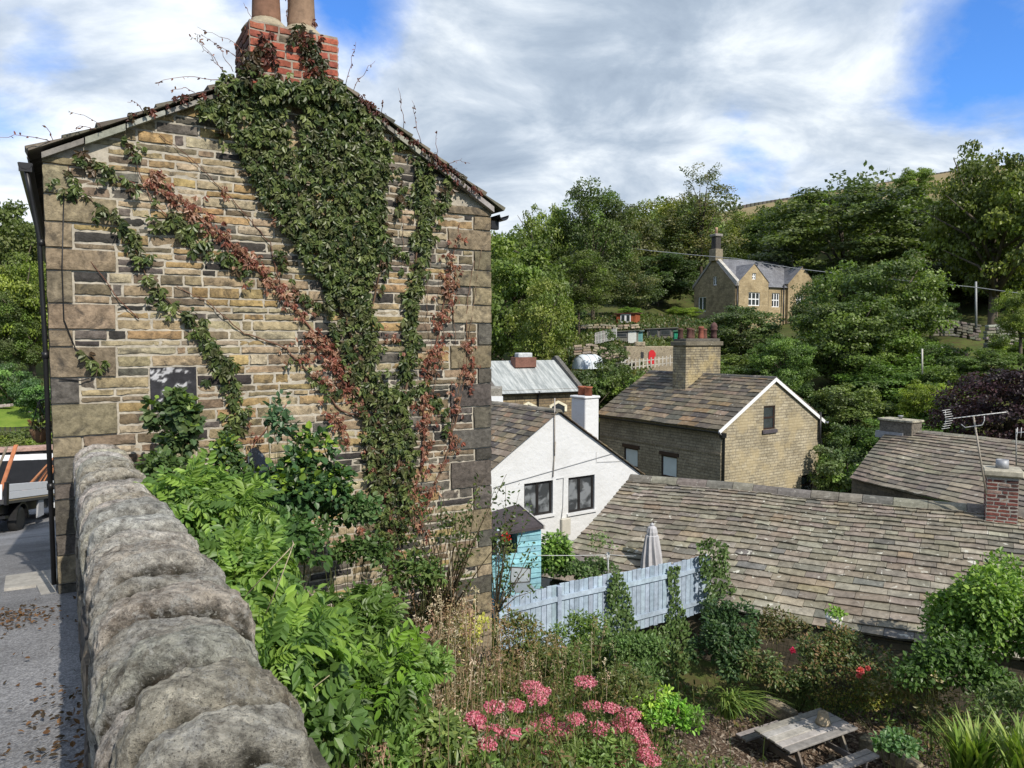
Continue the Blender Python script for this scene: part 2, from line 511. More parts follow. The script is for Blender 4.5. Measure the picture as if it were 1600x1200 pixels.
# ------------------------------------------------------------------ stone-slate roof generator
def slate_roof(rl, rr, el, er, n, wid, th, pal, dim=1.7, sag=0.05, lift=0.0, over=0.35, jit=0.012, seed=0):
    rl, rr, el, er = V(rl), V(rr), V(el), V(er)
    rd = random.Random(seed)
    nrm = (rr - rl).cross(el - rl).normalized()
    if nrm.z < 0: nrm = -nrm
    ts = [0.0]; e0 = 1.0
    ex = [1 + (dim - 1) * k / max(1, n - 1) for k in range(n)]
    tot = sum(ex)
    for e in ex: ts.append(ts[-1] + e / tot)
    def pos(s, t):
        p = (rl.lerp(rr, s)).lerp(el.lerp(er, s), t)
        return p + nrm * (sag * noise.noise(p * 0.45 + V((seed, 0, 0))) * (1 if sag else 0) + lift)
    mb = MB()
    for k in range(n):
        t0 = max(0, ts[k] - (ts[k + 1] - ts[k]) * over); t1 = ts[k + 1]
        L = (rr.lerp(er, t1) - rl.lerp(el, t1)).length
        wk = wid * (0.75 + .5 * k / n)
        s = 0.0
        while s < 1 - 1e-4:
            w = wk * rd.uniform(.6, 1.45) / L
            e = s + w
            if 1 - e < wk * .5 / L: e = 1.0
            g = 0.004 / L
            j0, j1 = rd.uniform(-jit, jit), rd.uniform(-jit, jit)
            tt = t1 + rd.uniform(-jit, jit) * .6 / max(.1, (el - rl).length)
            c = vary(rd.choices([p[1] for p in pal], [p[0] for p in pal])[0], .16)
            thk = th * rd.uniform(.75, 1.3)
            a0, a1 = pos(s + g, t0), pos(e - g, t0)
            m = 2
            top = []; bot = []
            for q in range(m + 1):
                ss = s + g + (e - s - 2 * g) * q / m
                pb_ = pos(ss, tt + rd.uniform(-jit, jit) * .25)
                top.append(pb_ + nrm * (thk + th * .5 + rd.uniform(-.15, .15) * th)); bot.append(pb_ + nrm * th * .3)
            vs = [a0 + nrm * th * .35, a1 + nrm * th * .35] + top + bot
            fs = [tuple([0, 1] + [2 + m - q for q in range(m + 1)])]
            for q in range(m):
                fs.append((2 + q, 3 + q, 3 + m + 1 + q, 2 + m + 1 + q))
            fs.append((0, 2, 2 + m + 1)); fs.append((1, 3 + 2 * m, 2 + m))
            fs.append(tuple([1, 0] + [3 + m + q for q in range(m + 1)]))
            mb.add(vs, fs, c)
            s = e
    return mb, pos, nrm

SLP = [(1.2, (.255, .228, .18)), (1, (.232, .205, .162)), (.7, (.285, .256, .205)), (.6, (.205, .183, .148)), (.2, (.27, .228, .16)), (.15, (.17, .16, .142))]
SLD = [(1.2, (.185, .155, .12)), (1, (.145, .125, .10)), (.6, (.24, .195, .145)), (.7, (.09, .082, .075)), (.35, (.25, .185, .12))]
SLM = [(1, (.15, .135, .105)), (1, (.11, .10, .085)), (.5, (.2, .17, .13))]

# near house: two slopes, overhanging the gable as a ragged verge
OV = .13
def rp(u, v, d): return gp(u, v, d)
sl_l = (Z_A - Z_L) / U_A; sl_r = (Z_A - Z_R) / (W_G - U_A)
ml, _, _ = slate_roof(rp(U_A, Z_A + .02, OV), rp(U_A, Z_A + .02, -LEN - .1), rp(-.10, Z_L - .10 * sl_l + .03, OV), rp(-.10, Z_L - .10 * sl_l + .03, -LEN - .1), 11, .5, .035, SLM, 1.6, .03, seed=3)
mr, _, _ = slate_roof(rp(U_A, Z_A + .02, OV), rp(U_A, Z_A + .02, -LEN - .1), rp(W_G + .12, Z_R - .12 * sl_r + .03, OV), rp(W_G + .12, Z_R - .12 * sl_r + .03, -LEN - .1), 11, .5, .035, SLM, 1.6, .03, seed=4)
ml.v += mr.v; nb = len(ml.v) - len(mr.v)
ml.f += [tuple(k + nb for k in f) for f in mr.f]; ml.c += mr.c; ml.m += mr.m; ml.sm += mr.sm
roof = build('roof', ml, M['slate_dark'], house)
mb = MB()
for side in (0, 1):
    ua, ub = (0.0, U_A) if side == 0 else (W_G, U_A)
    n = 7
    for k in range(n):
        p0 = ua + (ub - ua) * k / n; p1 = ua + (ub - ua) * (k + .97) / n
        z0, z1 = roof_v(p0), roof_v(p1)
        h = .05 + random.uniform(-.015, .014)
        mb.prism([gp(p0, z0 - h, .02), gp(p1, z1 - h, .02), gp(p1, z1 + .01, .02), gp(p0, z0 + .01, .02)], GN * random.uniform(.06, .085), vary(random.choice([(.30, .285, .26), (.22, .2, .175), (.36, .34, .31)]), .15))
build('verge_fillet', mb, M['mortar'], house)

# gutters and downpipe
mb = MB()
def half_gutter(mb, a, b, r, outd, n=8, col=(.02, .02, .02)):
    a, b = V(a), V(b); outd = V(outd)
    prof = [(cos(pi + pi * k / n), sin(pi + pi * k / n)) for k in range(n + 1)]
    ins = [(x * .86, y * .86) for x, y in prof[::-1]]
    pr = prof + ins
    mb.prism([a + outd * (x * r) + V((0, 0, y * r)) for x, y in pr], b - a, col)
half_gutter(mb, gp(-.13, Z_L - .10, .06), gp(-.13, Z_L - .16, -LEN), .06, -GU)
mb.box(gp(-.13, Z_L - .135, .05), GU * .052, GN * .010, V((0, 0, .04)), (.02, .02, .02))
build('gutter', mb, M['black_metal'], house)
mb = MB()
half_gutter(mb, gp(W_G + .14, Z_R - .08, .10), gp(W_G + .14, Z_R - .14, -LEN), .07, GU)
mb.box(gp(W_G + .06, Z_R - .2, -.02), GU * .06, GN * .03, V((0, 0, .055)), (.02, .02, .02), .008)
build('gutter', mb, M['black_metal'], house)
mb = MB()
mb.tube([gp(-.125, Z_L - .15, .03), gp(-.10, Z_L - .35, .0), gp(-.045, Z_L - .75, -.02), gp(-.03, 0, -.02), gp(-.03, -2.35, -.02)], .022, 8)
for z in (.9, -.15, -1.4):
    mb.tube([gp(-.03, z - .03, -.02), gp(-.03, z + .03, -.02)], .03, 8)
build('downpipe', mb, M['black_metal'], house)
# loose cable tacked down the left quoins
mb = MB()
pts = [(100, 300), (97, 420), (100, 500), (118, 545), (150, 565), (145, 588), (128, 594), (92, 592)]
mb.tube([gp(*guv(x, y), .045) for x, y in pts], .006, 5, (.03, .03, .03))
build('cable', mb, M['black_metal'], house)

# chimney stack flush with the gable
uc0 = guv(384, 60)[0]; uc1 = guv(521, 80)[0]; zc1 = guv(450, 42)[1]; zc0 = guv(450, 152)[1]
CD = .55
chim = MB(); core = MB()
def brick_pal(u, v):
    return [(1.3, (.36, .105, .065)), (1, (.30, .09, .06)), (.8, (.40, .14, .09)), (.45, (.15, .07, .055)), (.35, (.2, .15, .11))]
rws = [(zc0 + .083 * k, zc0 + .083 * (k + 1)) for k in range(int((zc1 - zc0) / .083))]
ZT = rws[-1][1]
off = .165
kw = dict(wr=(.15, .3), gap=.012, dr=(.004, .016), rough=.004, cell=.08)
coursed(chim, lambda u, v, d: gp(u, v, d + off), rws, lambda v: uc0, lambda v: uc1, brick_pal, **kw)
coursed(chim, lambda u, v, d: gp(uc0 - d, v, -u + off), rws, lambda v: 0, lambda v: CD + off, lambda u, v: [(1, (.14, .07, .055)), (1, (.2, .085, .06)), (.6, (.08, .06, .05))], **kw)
coursed(chim, lambda u, v, d: gp(uc1 + d, v, -u + off), rws, lambda v: 0, lambda v: CD + off, brick_pal, **kw)
core.prism([gp(uc0 + .004, zc0, off - .003), gp(uc1 - .004, zc0, off - .003), gp(uc1 - .004, zc0, -CD), gp(uc0 + .004, zc0, -CD)], V((0, 0, ZT - zc0 + .01)), (.33, .28, .23))
stack = build('chimney', chim, M['brick'], house)
build('chimney_core', core, M['mortar'], stack)
for k, px in enumerate((419, 474)):
    uu = guv(px, 20)[0]
    mb = MB()
    mb.lathe(gp(uu, ZT - .01, -CD / 2 + .19), [(.26, 0), (.23, .05), (.18, .10), (.15, .13), (.13, .14)], 18, (.36, .31, .22))
    build('mortar_flaunching', mb, M['mortar'], stack)
    mb = MB()
    base = gp(uu, ZT + .05, -CD / 2 + .19)
    mb.lathe(base, [(.155, 0), (.15, .1), (.135, .5), (.15, .52), (.16, .56), (.16, .62), (.12, .62), (.12, .3)], 20, (.27, .15, .10) if k == 0 else (.33, .22, .15))
    build('chimney_pot', mb, M['pot'], stack)

# satellite dish on the gable, seen almost edge-on
uD, vD = guv(396, 724)
dish = thing('satellite_dish', 'dark grey satellite dish half hidden in creeper low on the gable wall', 'satellite dish', gp(uD, vD, .28))
dn = (GN * .55 + GU * .75 + V((0, 0, .35))).normalized()
mb = MB(); mb.lathe(gp(uD, vD, .26) - dn * .05, [(.0, .0), (.08, .006), (.15, .024), (.205, .05), (.21, .058), (.20, .056), (.14, .034), (.0, .012)], 24, (.055, .07, .10), dn)
build('reflector', mb, M['attr'], dish)
mb = MB(); mb.tube([gp(uD, vD, 0.03), gp(uD, vD, .2), gp(uD, vD, .26) - dn * .05], .018, 8, (.03, .03, .03)); mb.box(gp(uD, vD, .03), GU * .06, GN * .012, V((0, 0, .08)), (.03, .03, .03), .005)
build('wall_bracket', mb, M['attr'], dish)
mb = MB(); q = gp(uD, vD, .26) - dn * .05; e = q + dn * .32 + V((0, 0, -.02)); mb.tube([q + V((0, 0, -.2)) + dn * .05, e], .009, 6, (.2, .2, .2)); mb.lathe(e - dn * .04, [(.0, 0), (.025, 0), (.025, .07), (.0, .075)], 12, (.25, .25, .25), dn)
build('receiver_arm', mb, M['attr'], dish)
# ------------------------------------------------------------------ world
SUN = V((0.60, -0.80, 0)).normalized() * cos(radians(41)) + V((0, 0, sin(radians(41))))
w = bpy.data.worlds.new('World'); SC.world = w; w.use_nodes = True
wt = w.node_tree; wt.nodes.clear()
class WN(NT):
    def __init__(s): s.t = wt
t = WN()
wo = t.n('ShaderNodeOutputWorld'); bg = t.n('ShaderNodeBackground'); bg.inputs['Strength'].default_value = 0.127
sky = t.n('ShaderNodeTexSky', sky_type='NISHITA'); sky.sun_disc = False
sky.sun_elevation = radians(41); sky.sun_rotation = atan2(SUN.x, SUN.y); sky.air_density = 1.0; sky.dust_density = 0.4; sky.ozone_density = 2.5
tc = t.n('ShaderNodeTexCoord'); g = tc.outputs['Generated']
sep = t.n('ShaderNodeSeparateXYZ'); t.l(g, sep.inputs[0])
zz = t.math('MAXIMUM', t.math('ADD', sep.outputs[2], 0.38), 0.05)
cb = t.n('ShaderNodeCombineXYZ'); t.l(t.math('DIVIDE', sep.outputs[0], zz), cb.inputs[0]); t.l(t.math('DIVIDE', sep.outputs[1], zz), cb.inputs[1])
def cn(scale, detail, rough, dist, off):
    m = t.n('ShaderNodeMapping'); m.inputs['Location'].default_value = off; m.inputs['Scale'].default_value = (1.0, 1.25, 1); t.l(cb.outputs[0], m.inputs[0])
    return t.noise(m.outputs[0], scale, detail, rough, dist)
dens = cn(1.9, 10, 0.58, 0.3, (3.1, 1.7, 0.4))
def blob(px, py, r0, r1):
    d = ray(px, py).normalized()
    vd = t.n('ShaderNodeVectorMath', operation='DISTANCE'); t.l(g, vd.inputs[0]); vd.inputs[1].default_value = d
    mr = t.n('ShaderNodeMapRange', interpolation_type='SMOOTHSTEP'); t.l(vd.outputs['Value'], mr.inputs[0])
    mr.inputs[1].default_value = r0; mr.inputs[2].default_value = r1; mr.inputs[3].default_value = 1; mr.inputs[4].default_value = 0
    return mr.outputs[0]
acc = t.math('ADD', t.math('MULTIPLY', dens, .8), t.math('MULTIPLY', cn(4.2, 9, .6, .3, (1.2, .3, 3.0)), .2))
# breaks in the cloud deck (thinner cover) and thicker banks, as directions in the sky
for px, py, r0, r1, s in [(1590, 75, .0, .15, -.23), (1450, 115, .0, .11, -.16), (1150, 165, 0, .08, -.16), (1170, 260, 0, .07, -.1), (1150, 235, 0, .08, -.08), (600, 20, 0, .12, -.24), (520, -10, 0, .12, -.16), (350, 10, 0, .07, -.06), (70, 70, 0, .06, -.10), (1300, 230, .0, .12, -.08), (0, 230, 0, .12, -.05),
                         (850, 60, .05, .3, .14), (250, 200, .05, .3, .10), (1000, 250, .05, .35, .14), (1290, 50, .0, .18, .12), (1500, 230, .0, .2, .12), (1450, 0, .0, .12, .06)]:
    acc = t.math('ADD', acc, t.math('MULTIPLY', blob(px, py, r0, r1), s))
cover = t.ramp(acc, [(0.30, 0.0), (0.40, 0.35), (0.50, 0.93), (0.60, 1.0)])
shade = cn(3.4, 10, 0.6, 0.35, (0.4, 5.2, 2.0))
sh2 = cn(0.9, 6, 0.5, 0.2, (7.4, 2.2, 1.0))
lum = t.math('ADD', t.math('MULTIPLY', shade, 0.55), t.math('MULTIPLY', sh2, 0.45))
for px, py, r1, s in [(1000, 250, .28, .06), (300, 170, .25, .05), (1250, 200, .16, .05), (40, 300, .2, .08), (850, 90, .2, -.03), (1000, 90, .15, -.04)]: lum = t.math('ADD', lum, t.math('MULTIPLY', blob(px, py, 0, r1), s))
ccol = t.ramp(lum, [(0.38, (1.75, 2.2, 2.85)), (0.47, (2.5, 3.0, 3.65)), (0.535, (3.6, 4.05, 4.6)), (0.59, (4.9, 5.25, 5.55)), (0.66, (6.2, 6.35, 6.45))])
skyc = t.mix(1.0, sky.outputs[0], (0.42, 0.74, 1.18), 'MULTIPLY')
t.l(t.mix(cover, skyc, ccol), bg.inputs['Color']); t.l(bg.outputs[0], wo.inputs[0])
sl = bpy.data.lights.new('sun', 'SUN'); sl.energy = 3.3; sl.angle = radians(0.53); sl.color = (1.0, 0.93, 0.82)
so = bpy.data.objects.new('sun', sl); COL.objects.link(so); so.rotation_euler = SUN.to_track_quat('Z', 'Y').to_euler(); so.location = (20, -20, 40)
SC.view_settings.view_transform = 'Standard'; SC.view_settings.look = 'None'; SC.view_settings.gamma = 1; SC.view_settings.exposure = 0.6
SC.render.engine = 'CYCLES'; SC.cycles.use_denoising = True
SC.cycles.max_bounces = 6; SC.cycles.diffuse_bounces = 3; SC.cycles.transmission_bounces = 3; SC.cycles.transparent_max_bounces = 4; SC.cycles.caustics_reflective = False; SC.cycles.caustics_refractive = False

# ------------------------------------------------------------------ terrain
CP = np.array([(-.2, 9.4, -4.5), (0.3, 1, -2.6), (0.4, 3, -3.0), (.2, 5, -3.7), (-1.5, 6.5, -3.2), (0.8, 8.5, -5.2), (2.5, 8.7, -5.9), (5, 12, -7.25), (4, 13, -7.25), (6.2, 11.5, -7.25), (5.5, 13.2, -7.25), (0, 12.4, -6.2), (1.4, 13.0, -6.6), (2.6, 14.0, -6.9), (0, 15, -6.0), (3, 17, -6.6), (7.6, 13, -7.1), (10, 12, -6.9), (8, 18, -7.2), (0, 18, -6.4), (2, 21, -8), (5, 24, -9), (0, 30, -9), (10, 35, -10.5), (14, 45, -10), (3, 45, -8.5), (20, 30, -8.5), (15, 24, -7.5), (-10, 40, -8), (25, 50, -6.5), (12, 58, -5), (5, 60, -4), (-8, 60, -4), (6.6, 55, -2.7), (8, 65, -.7), (11.6, 75, 1.4), (10.5, 68, -.5), (14.5, 72, -.1), (11, 58, -2.1), (19, 80, 2.0), (28, 88, 1.2), (40, 80, 1.0), (50, 62, -1), (39, 66, .3), (30, 110, 8), (15, 110, 7), (0, 110, 6), (62, 100, 9), (80, 150, 27), (30, 180, 24), (0, 200, 20), (96, 300, 53), (176, 300, 66), (-50, 250, 20), (250, 200, 60), (400, 300, 75), (100, 500, 50), (-200, 500, 35), (300, -100, 10), (0, -50, -2.5), (30, 0, -6.5), (60, 20, -5), (-300, 300, 30), (30, -30, -5), (700, 600, 60), (0, 900, 30), (-700, 500, 30), (600, -200, 10), (-600, -200, 10), (-100, -300, 0)], dtype=float)
def _k(r): return r
_n = len(CP); _A = np.zeros((_n + 3, _n + 3))
_D = np.sqrt(((CP[:, None, :2] - CP[None, :, :2]) ** 2).sum(-1))
_A[:_n, :_n] = -_k(_D); _A[:_n, _n] = 1; _A[:_n, _n + 1:] = CP[:, :2]; _A[_n, :_n] = 1; _A[_n + 1:, :_n] = CP[:, :2].T
_W = np.linalg.solve(_A + np.eye(_n + 3) * 1e-6, np.concatenate([CP[:, 2], np.zeros(3)]))
def h_garden(x, y):
    r = np.sqrt((x[..., None] - CP[:, 0]) ** 2 + (y[..., None] - CP[:, 1]) ** 2)
    return (-_k(r)) @ _W[:_n] + _W[_n] + x * _W[_n + 1] + y * _W[_n + 2]
_RA = [-300, -30, -5, 0, 4, 8.25, 13, 18, 24, 30, 38, 46, 54, 75, 150, 400]
_RZ = [4, .6, -1.1, -1.52, -1.93, -2.44, -3.2, -4.1, -5.2, -5.9, -5.9, -5.4, -4.4, 0, 12, 40]
def h_all(x, y):
    x = np.asarray(x, float); y = np.asarray(y, float)
    a = x * ST.x + y * ST.y; l = x * GU.x + y * GU.y
    zr = np.interp(a, _RA, _RZ) - .05
    zr = zr + np.where(l < -7, np.minimum(-(l + 7) * .12, 14), 0)
    zg = h_garden(x, y)
    wd = np.clip((a - 10) / 25, 0, 1) * 9 + .12
    m = np.clip((l - .25) / (2 * wd) + .5, 0, 1); m = m * m * (3 - 2 * m)
    return zr * (1 - m) + zg * m
def hz(x, y): return float(h_all(np.array([x]), np.array([y]))[0])
def axis(lo, hi, n, c, s):
    q = np.linspace(np.arcsinh((lo - c) / s), np.arcsinh((hi - c) / s), n); return c + s * np.sinh(q)
gx = axis(-900, 1000, 230, 1.0, 7.0); gy = axis(-400, 1300, 240, 8.0, 7.0)
X, Y = np.meshgrid(gx, gy); Z = h_all(X, Y)
rr = np.sqrt(X ** 2 + Y ** 2)
Z = Z + np.where(rr < 60, rng.normal(0, .02, Z.shape), rng.normal(0, .15, Z.shape))
vs = np.stack([X, Y, Z], -1).reshape(-1, 3); nx, ny = len(gx), len(gy)
ii = np.arange((ny - 1) * (nx - 1)); i = ii % (nx - 1); j = ii // (nx - 1); b = j * nx + i
fs = np.stack([b, b + 1, b + nx + 1, b + nx], -1)
t = NT('ground'); tc = t.n('ShaderNodeTexCoord'); ob = tc.outputs['Object']
c = t.mix(t.ramp(t.noise(ob, .35, 6, .65), [(.4, 0), (.6, 1)]), (.05, .075, .02), (.09, .11, .03))
c = t.mix(t.ramp(t.noise(ob, 2.2, 7, .7), [(.45, 0), (.6, .8)]), c, (.075, .055, .03))
sp = t.n('ShaderNodeSeparateXYZ'); t.l(ob, sp.inputs[0])
moor = t.math('MULTIPLY', t.math('GREATER_THAN', sp.outputs[2], 30), 1.0)
mr = t.n('ShaderNodeMapRange', interpolation_type='SMOOTHSTEP'); t.l(sp.outputs[2], mr.inputs[0]); mr.inputs[1].default_value = 26; mr.inputs[2].default_value = 34
c = t.mix(mr.outputs[0], c, t.mix(t.ramp(t.noise(ob, .05, 6, .7), [(.4, 0), (.6, 1)]), (.21, .19, .085), (.27, .20, .11)))
M['ground'] = t.finish(c, .95, t.bump(t.noise(ob, 18, 6, .7), .6, .03), spec=.1)
tag(link('ground', np_mesh('ground', vs, fs, smooth=True), M['ground']), 'sloping garden and hillside ground', kind='structure')

# bark-mulched yard in the garden hollow
t = NT('bark_mulch'); tc = t.n('ShaderNodeTexCoord'); ob = tc.outputs['Object']
vo = t.n('ShaderNodeTexVoronoi', i_Scale=28.0); t.l(ob, vo.inputs['Vector'])
c = t.mix(t.ramp(vo.outputs['Color'], [(.2, 0), (.8, 1)]), (.05, .034, .024), (.19, .145, .11))
M['mulch'] = t.finish(c, .95, t.bump(vo.outputs['Distance'], .8, .03), spec=.1)
def sheet(name, f, nu, nv, mat, label, kind='structure', up=.02):
    vs = []; 
    for jv in range(nv + 1):
        for iu in range(nu + 1):
            q = f(iu / nu, jv / nv); vs.append(q)
    fs = [(jv * (nu + 1) + iu, jv * (nu + 1) + iu + 1, (jv + 1) * (nu + 1) + iu + 1, (jv + 1) * (nu + 1) + iu) for jv in range(nv) for iu in range(nu)]
    return tag(link(name, np_mesh(name, vs, fs, smooth=True), mat), label, kind=kind)
def yard(a, b):
    x = 2.5 + 5.0 * a; y = 10.6 + 3.3 * b
    return (x, y, hz(x, y) + .05)
sheet('mulch_yard', yard, 40, 24, M['mulch'], 'bark-chip ground round the picnic table')
# loose chips
n = 2600
cx = rng.uniform(2.6, 7.4, n); cy = rng.uniform(10.7, 13.8, n); cz = h_all(cx, cy) + .065
ang = rng.uniform(0, 2 * pi, n); L = rng.uniform(.02, .06, n); Wd = rng.uniform(.008, .018, n)
D = np.stack([np.cos(ang), np.sin(ang), rng.normal(0, .25, n)], -1); S = np.stack([-np.sin(ang), np.cos(ang), rng.normal(0, .25, n)], -1)
C0 = np.stack([cx, cy, cz], -1)
vv = np.stack([C0 - D * L[:, None] - S * Wd[:, None], C0 + D * L[:, None] - S * Wd[:, None], C0 + D * L[:, None] + S * Wd[:, None], C0 - D * L[:, None] + S * Wd[:, None]], 1).reshape(-1, 3)
ff = np.arange(n * 4).reshape(n, 4)
pc = np.array([(.30, .24, .19), (.16, .11, .08), (.09, .06, .045), (.40, .34, .28)])[rng.integers(0, 4, n)]
tag(link('bark_chips', np_mesh('bark_chips', vv, ff, np.repeat(pc, 4, 0)), M['leaf_dry']), 'loose bark chips scattered round the picnic table', kind='stuff')

# road
t = NT('asphalt'); tc = t.n('ShaderNodeTexCoord'); ob = tc.outputs['Object']
vo = t.n('ShaderNodeTexVoronoi', i_Scale=95.0); t.l(ob, vo.inputs['Vector'])
c = t.mix(t.ramp(vo.outputs['Color'], [(.25, 0), (.9, 1)]), (.13, .13, .135), (.29, .29, .295))
c = t.mix(1.0, c, t.ramp(t.noise(ob, .8, 6, .7, .4), [(.35, .68), (.65, 1.2)]), 'MULTIPLY')
c = t.mix(t.ramp(t.noise(ob, 1.7, 7, .75), [(.60, 0), (.68, .55)]), c, (.09, .068, .055))
c = t.mix(t.ramp(t.noise(ob, 60, 3, .6), [(.66, 0), (.7, .9)]), c, (.34, .33, .32))
M['asphalt'] = t.finish(c, .85, t.bump(vo.outputs['Distance'], .55, .008), spec=.25)
def roadf(a_, l_):
    a = -8 + 44 * a_; l = .08 - 8 * l_
    q = ST * a + GU * l
    return (q.x, q.y, float(np.interp(a, _RA, _RZ)) + .0 + .012 * noise.noise(V((a * .5, l * .5, 0))))
sheet('road', roadf, 120, 24, M['asphalt'], 'worn grey tarmac lane')
# ------------------------------------------------------------------ leaves
def unit(a):
    return a / np.maximum(np.linalg.norm(a, axis=-1, keepdims=True), 1e-9)
class LB:
    """leaf collector: six-point folded leaves or four-point far leaves"""
    def __init__(s): s.v = []; s.f = []; s.c = []; s.n = 0
    def leaves(s, p, d, nrm, L, W, col, fold=.18, droop=.15, shape=(.34, .72, .8)):
        p = np.asarray(p, float); n = len(p)
        d = unit(np.asarray(d, float)); nrm = np.asarray(nrm, float)
        nrm = unit(nrm - d * (nrm * d).sum(-1, keepdims=True)); sd = np.cross(d, nrm)
        L = np.broadcast_to(L, (n,))[:, None]; W = np.broadcast_to(W, (n,))[:, None] * .5
        t1, t2, k2 = shape
        v = np.stack([p, p + d * L * t1 + sd * W + nrm * W * fold, p + d * L * t2 + sd * W * k2 + nrm * (W * fold - L * droop * .4),
                      p + d * L - nrm * L * droop, p + d * L * t2 - sd * W * k2 + nrm * (W * fold - L * droop * .4), p + d * L * t1 - sd * W + nrm * W * fold], 1)
        b = (np.arange(n) * 6)[:, None] + s.n
        f = np.concatenate([b + np.array([0, 1, 2, 3]), b + np.array([0, 3, 4, 5])], 0)
        s.v.append(v.reshape(-1, 3)); s.f.append(f); s.c.append(np.repeat(np.asarray(col, float), 6, 0)); s.n += n * 6
    def quads(s, p, d, nrm, L, W, col, fold=.15):
        p = np.asarray(p, float); n = len(p)
        d = unit(np.asarray(d, float)); nrm = unit(nrm - d * (nrm * d).sum(-1, keepdims=True)); sd = np.cross(d, nrm)
        L = np.broadcast_to(L, (n,))[:, None]; W = np.broadcast_to(W, (n,))[:, None] * .5
        v = np.stack([p, p + d * L * .45 + sd * W + nrm * W * fold, p + d * L, p + d * L * .45 - sd * W + nrm * W * fold], 1)
        f = np.arange(n * 4).reshape(n, 4) + s.n
        s.v.append(v.reshape(-1, 3)); s.f.append(f); s.c.append(np.repeat(np.asarray(col, float), 4, 0)); s.n += n * 4
    def strip(s, pts, w, col, up=(0, 0, 1)):
        """blade: pts (k,3), widths (k,)"""
        pts = np.asarray(pts, float); t = np.gradient(pts, axis=0); sd = unit(np.cross(t, np.asarray(up, float)))
        k = len(pts); w = np.asarray(w, float)[:, None] * .5
        v = np.concatenate([pts + sd * w, pts - sd * w], 0)
        i = np.arange(k - 1); f = np.stack([i, i + 1, k + i + 1, k + i], -1) + s.n
        s.v.append(v); s.f.append(f); s.c.append(np.tile(np.asarray(col, float), (2 * k, 1))); s.n += 2 * k
    def build(s, name, mat, parent=None, local=False, smooth=False):
        v = np.concatenate(s.v); f = np.concatenate(s.f); c = np.concatenate(s.c)
        if parent and not local: v = v - np.array(org_of(parent))
        return link(name, np_mesh(name, v, f, c, smooth), mat, parent)
def rdir(n):
    return unit(rng.normal(size=(n, 3)))
def pal(cols, n, var=.2):
    cols = np.asarray(cols, float)
    c = cols[rng.integers(0, len(cols), n)]
    return c * rng.uniform(1 - var, 1 + var, (n, 1))
GREENS = [(.078, .11, .032), (.115, .15, .044), (.046, .07, .024), (.15, .18, .06), (.085, .095, .038)]
REDS = [(.27, .10, .07), (.34, .17, .12), (.19, .07, .05), (.40, .24, .17), (.24, .13, .085)]
DARKRED = [(.12, .04, .03), (.09, .035, .028), (.16, .055, .04), (.06, .05, .025)]
BRIGHT = [(.145, .245, .045), (.18, .29, .055), (.12, .215, .05), (.21, .32, .06), (.10, .18, .045)]

# ------------------------------------------------------------------ boundary wall with rounded coping
def wp(a, l, z): q = ST * a + GU * l; return V((q.x, q.y, z))
def crest(a): return -.665 - .043 * a
bw = thing('boundary_wall', 'grey gritstone roadside wall with rounded rough coping, running up to the cottage', 'wall', wp(4, .25, road_z(4)))
ends = []; a = -1.2
while a < 8.0:
    k = random.choice([random.uniform(.13, .18), random.uniform(.18, .25)]) if a > 0 else .3
    ends.append((a, min(a + k, 8.06))); a += k
def cop_mat():
    t = NT('lichened_gritstone'); tc = t.n('ShaderNodeTexCoord'); ob = tc.outputs['Object']
    at = t.n('ShaderNodeAttribute', attribute_name='col')
    n0 = t.noise(ob, 4.5, 8, .7, .3); n1 = t.noise(ob, 30, 10, .78); n2 = t.noise(ob, 90, 6, .75); n3 = t.noise(ob, 7, 9, .74, .5); n4 = t.noise(ob, 13, 9, .75, .3)
    mp = t.n('ShaderNodeMapping'); mp.inputs['Rotation'].default_value = (0, 0, TH); mp.inputs['Scale'].default_value = (2.0, 15.0, 7.0); t.l(ob, mp.inputs[0]); st = t.noise(mp.outputs[0], 2.2, 8, .72, .5)
    c = t.mix(1.0, at.outputs['Color'], t.ramp(n0, [(.3, (.72, .65, .56)), (.5, (1, .97, .92)), (.68, (1.15, 1.14, 1.1))]), 'MULTIPLY')
    c = t.mix(1.0, c, t.ramp(st, [(.33, .55), (.5, 1.0), (.68, 1.25)]), 'MULTIPLY')
    c = t.mix(t.ramp(n3, [(.53, 0), (.66, .8)]), c, (.085, .062, .042))
    c = t.mix(t.ramp(n4, [(.52, 0), (.60, .6)]), c, (.46, .45, .42))
    c = t.mix(t.ramp(t.noise(ob, 42, 6, .65, .4), [(.61, 0), (.66, .7)]), c, (.50, .49, .44))
    c = t.mix(t.ramp(n2, [(.58, 0), (.68, .8)]), c, (.035, .033, .032))
    c = t.mix(1.0, c, t.ramp(n1, [(.34, .36), (.66, 1.6)]), 'MULTIPLY')
    n9 = t.noise(ob, 170, 4, .7); c = t.mix(t.ramp(n9, [(.57, 0), (.64, .7)]), c, (.05, .045, .04)); c = t.mix(t.ramp(t.noise(ob, 120, 5, .7), [(.6, 0), (.66, .5)]), c, (.58, .57, .53))
    h = t.math('ADD', t.math('ADD', t.math('MULTIPLY', n1, 1.0), t.math('MULTIPLY', n2, .6)), t.math('MULTIPLY', st, .9))
    return t.finish(c, .95, t.bump(h, 1.0, .03), spec=.15)
M['coping'] = cop_mat()
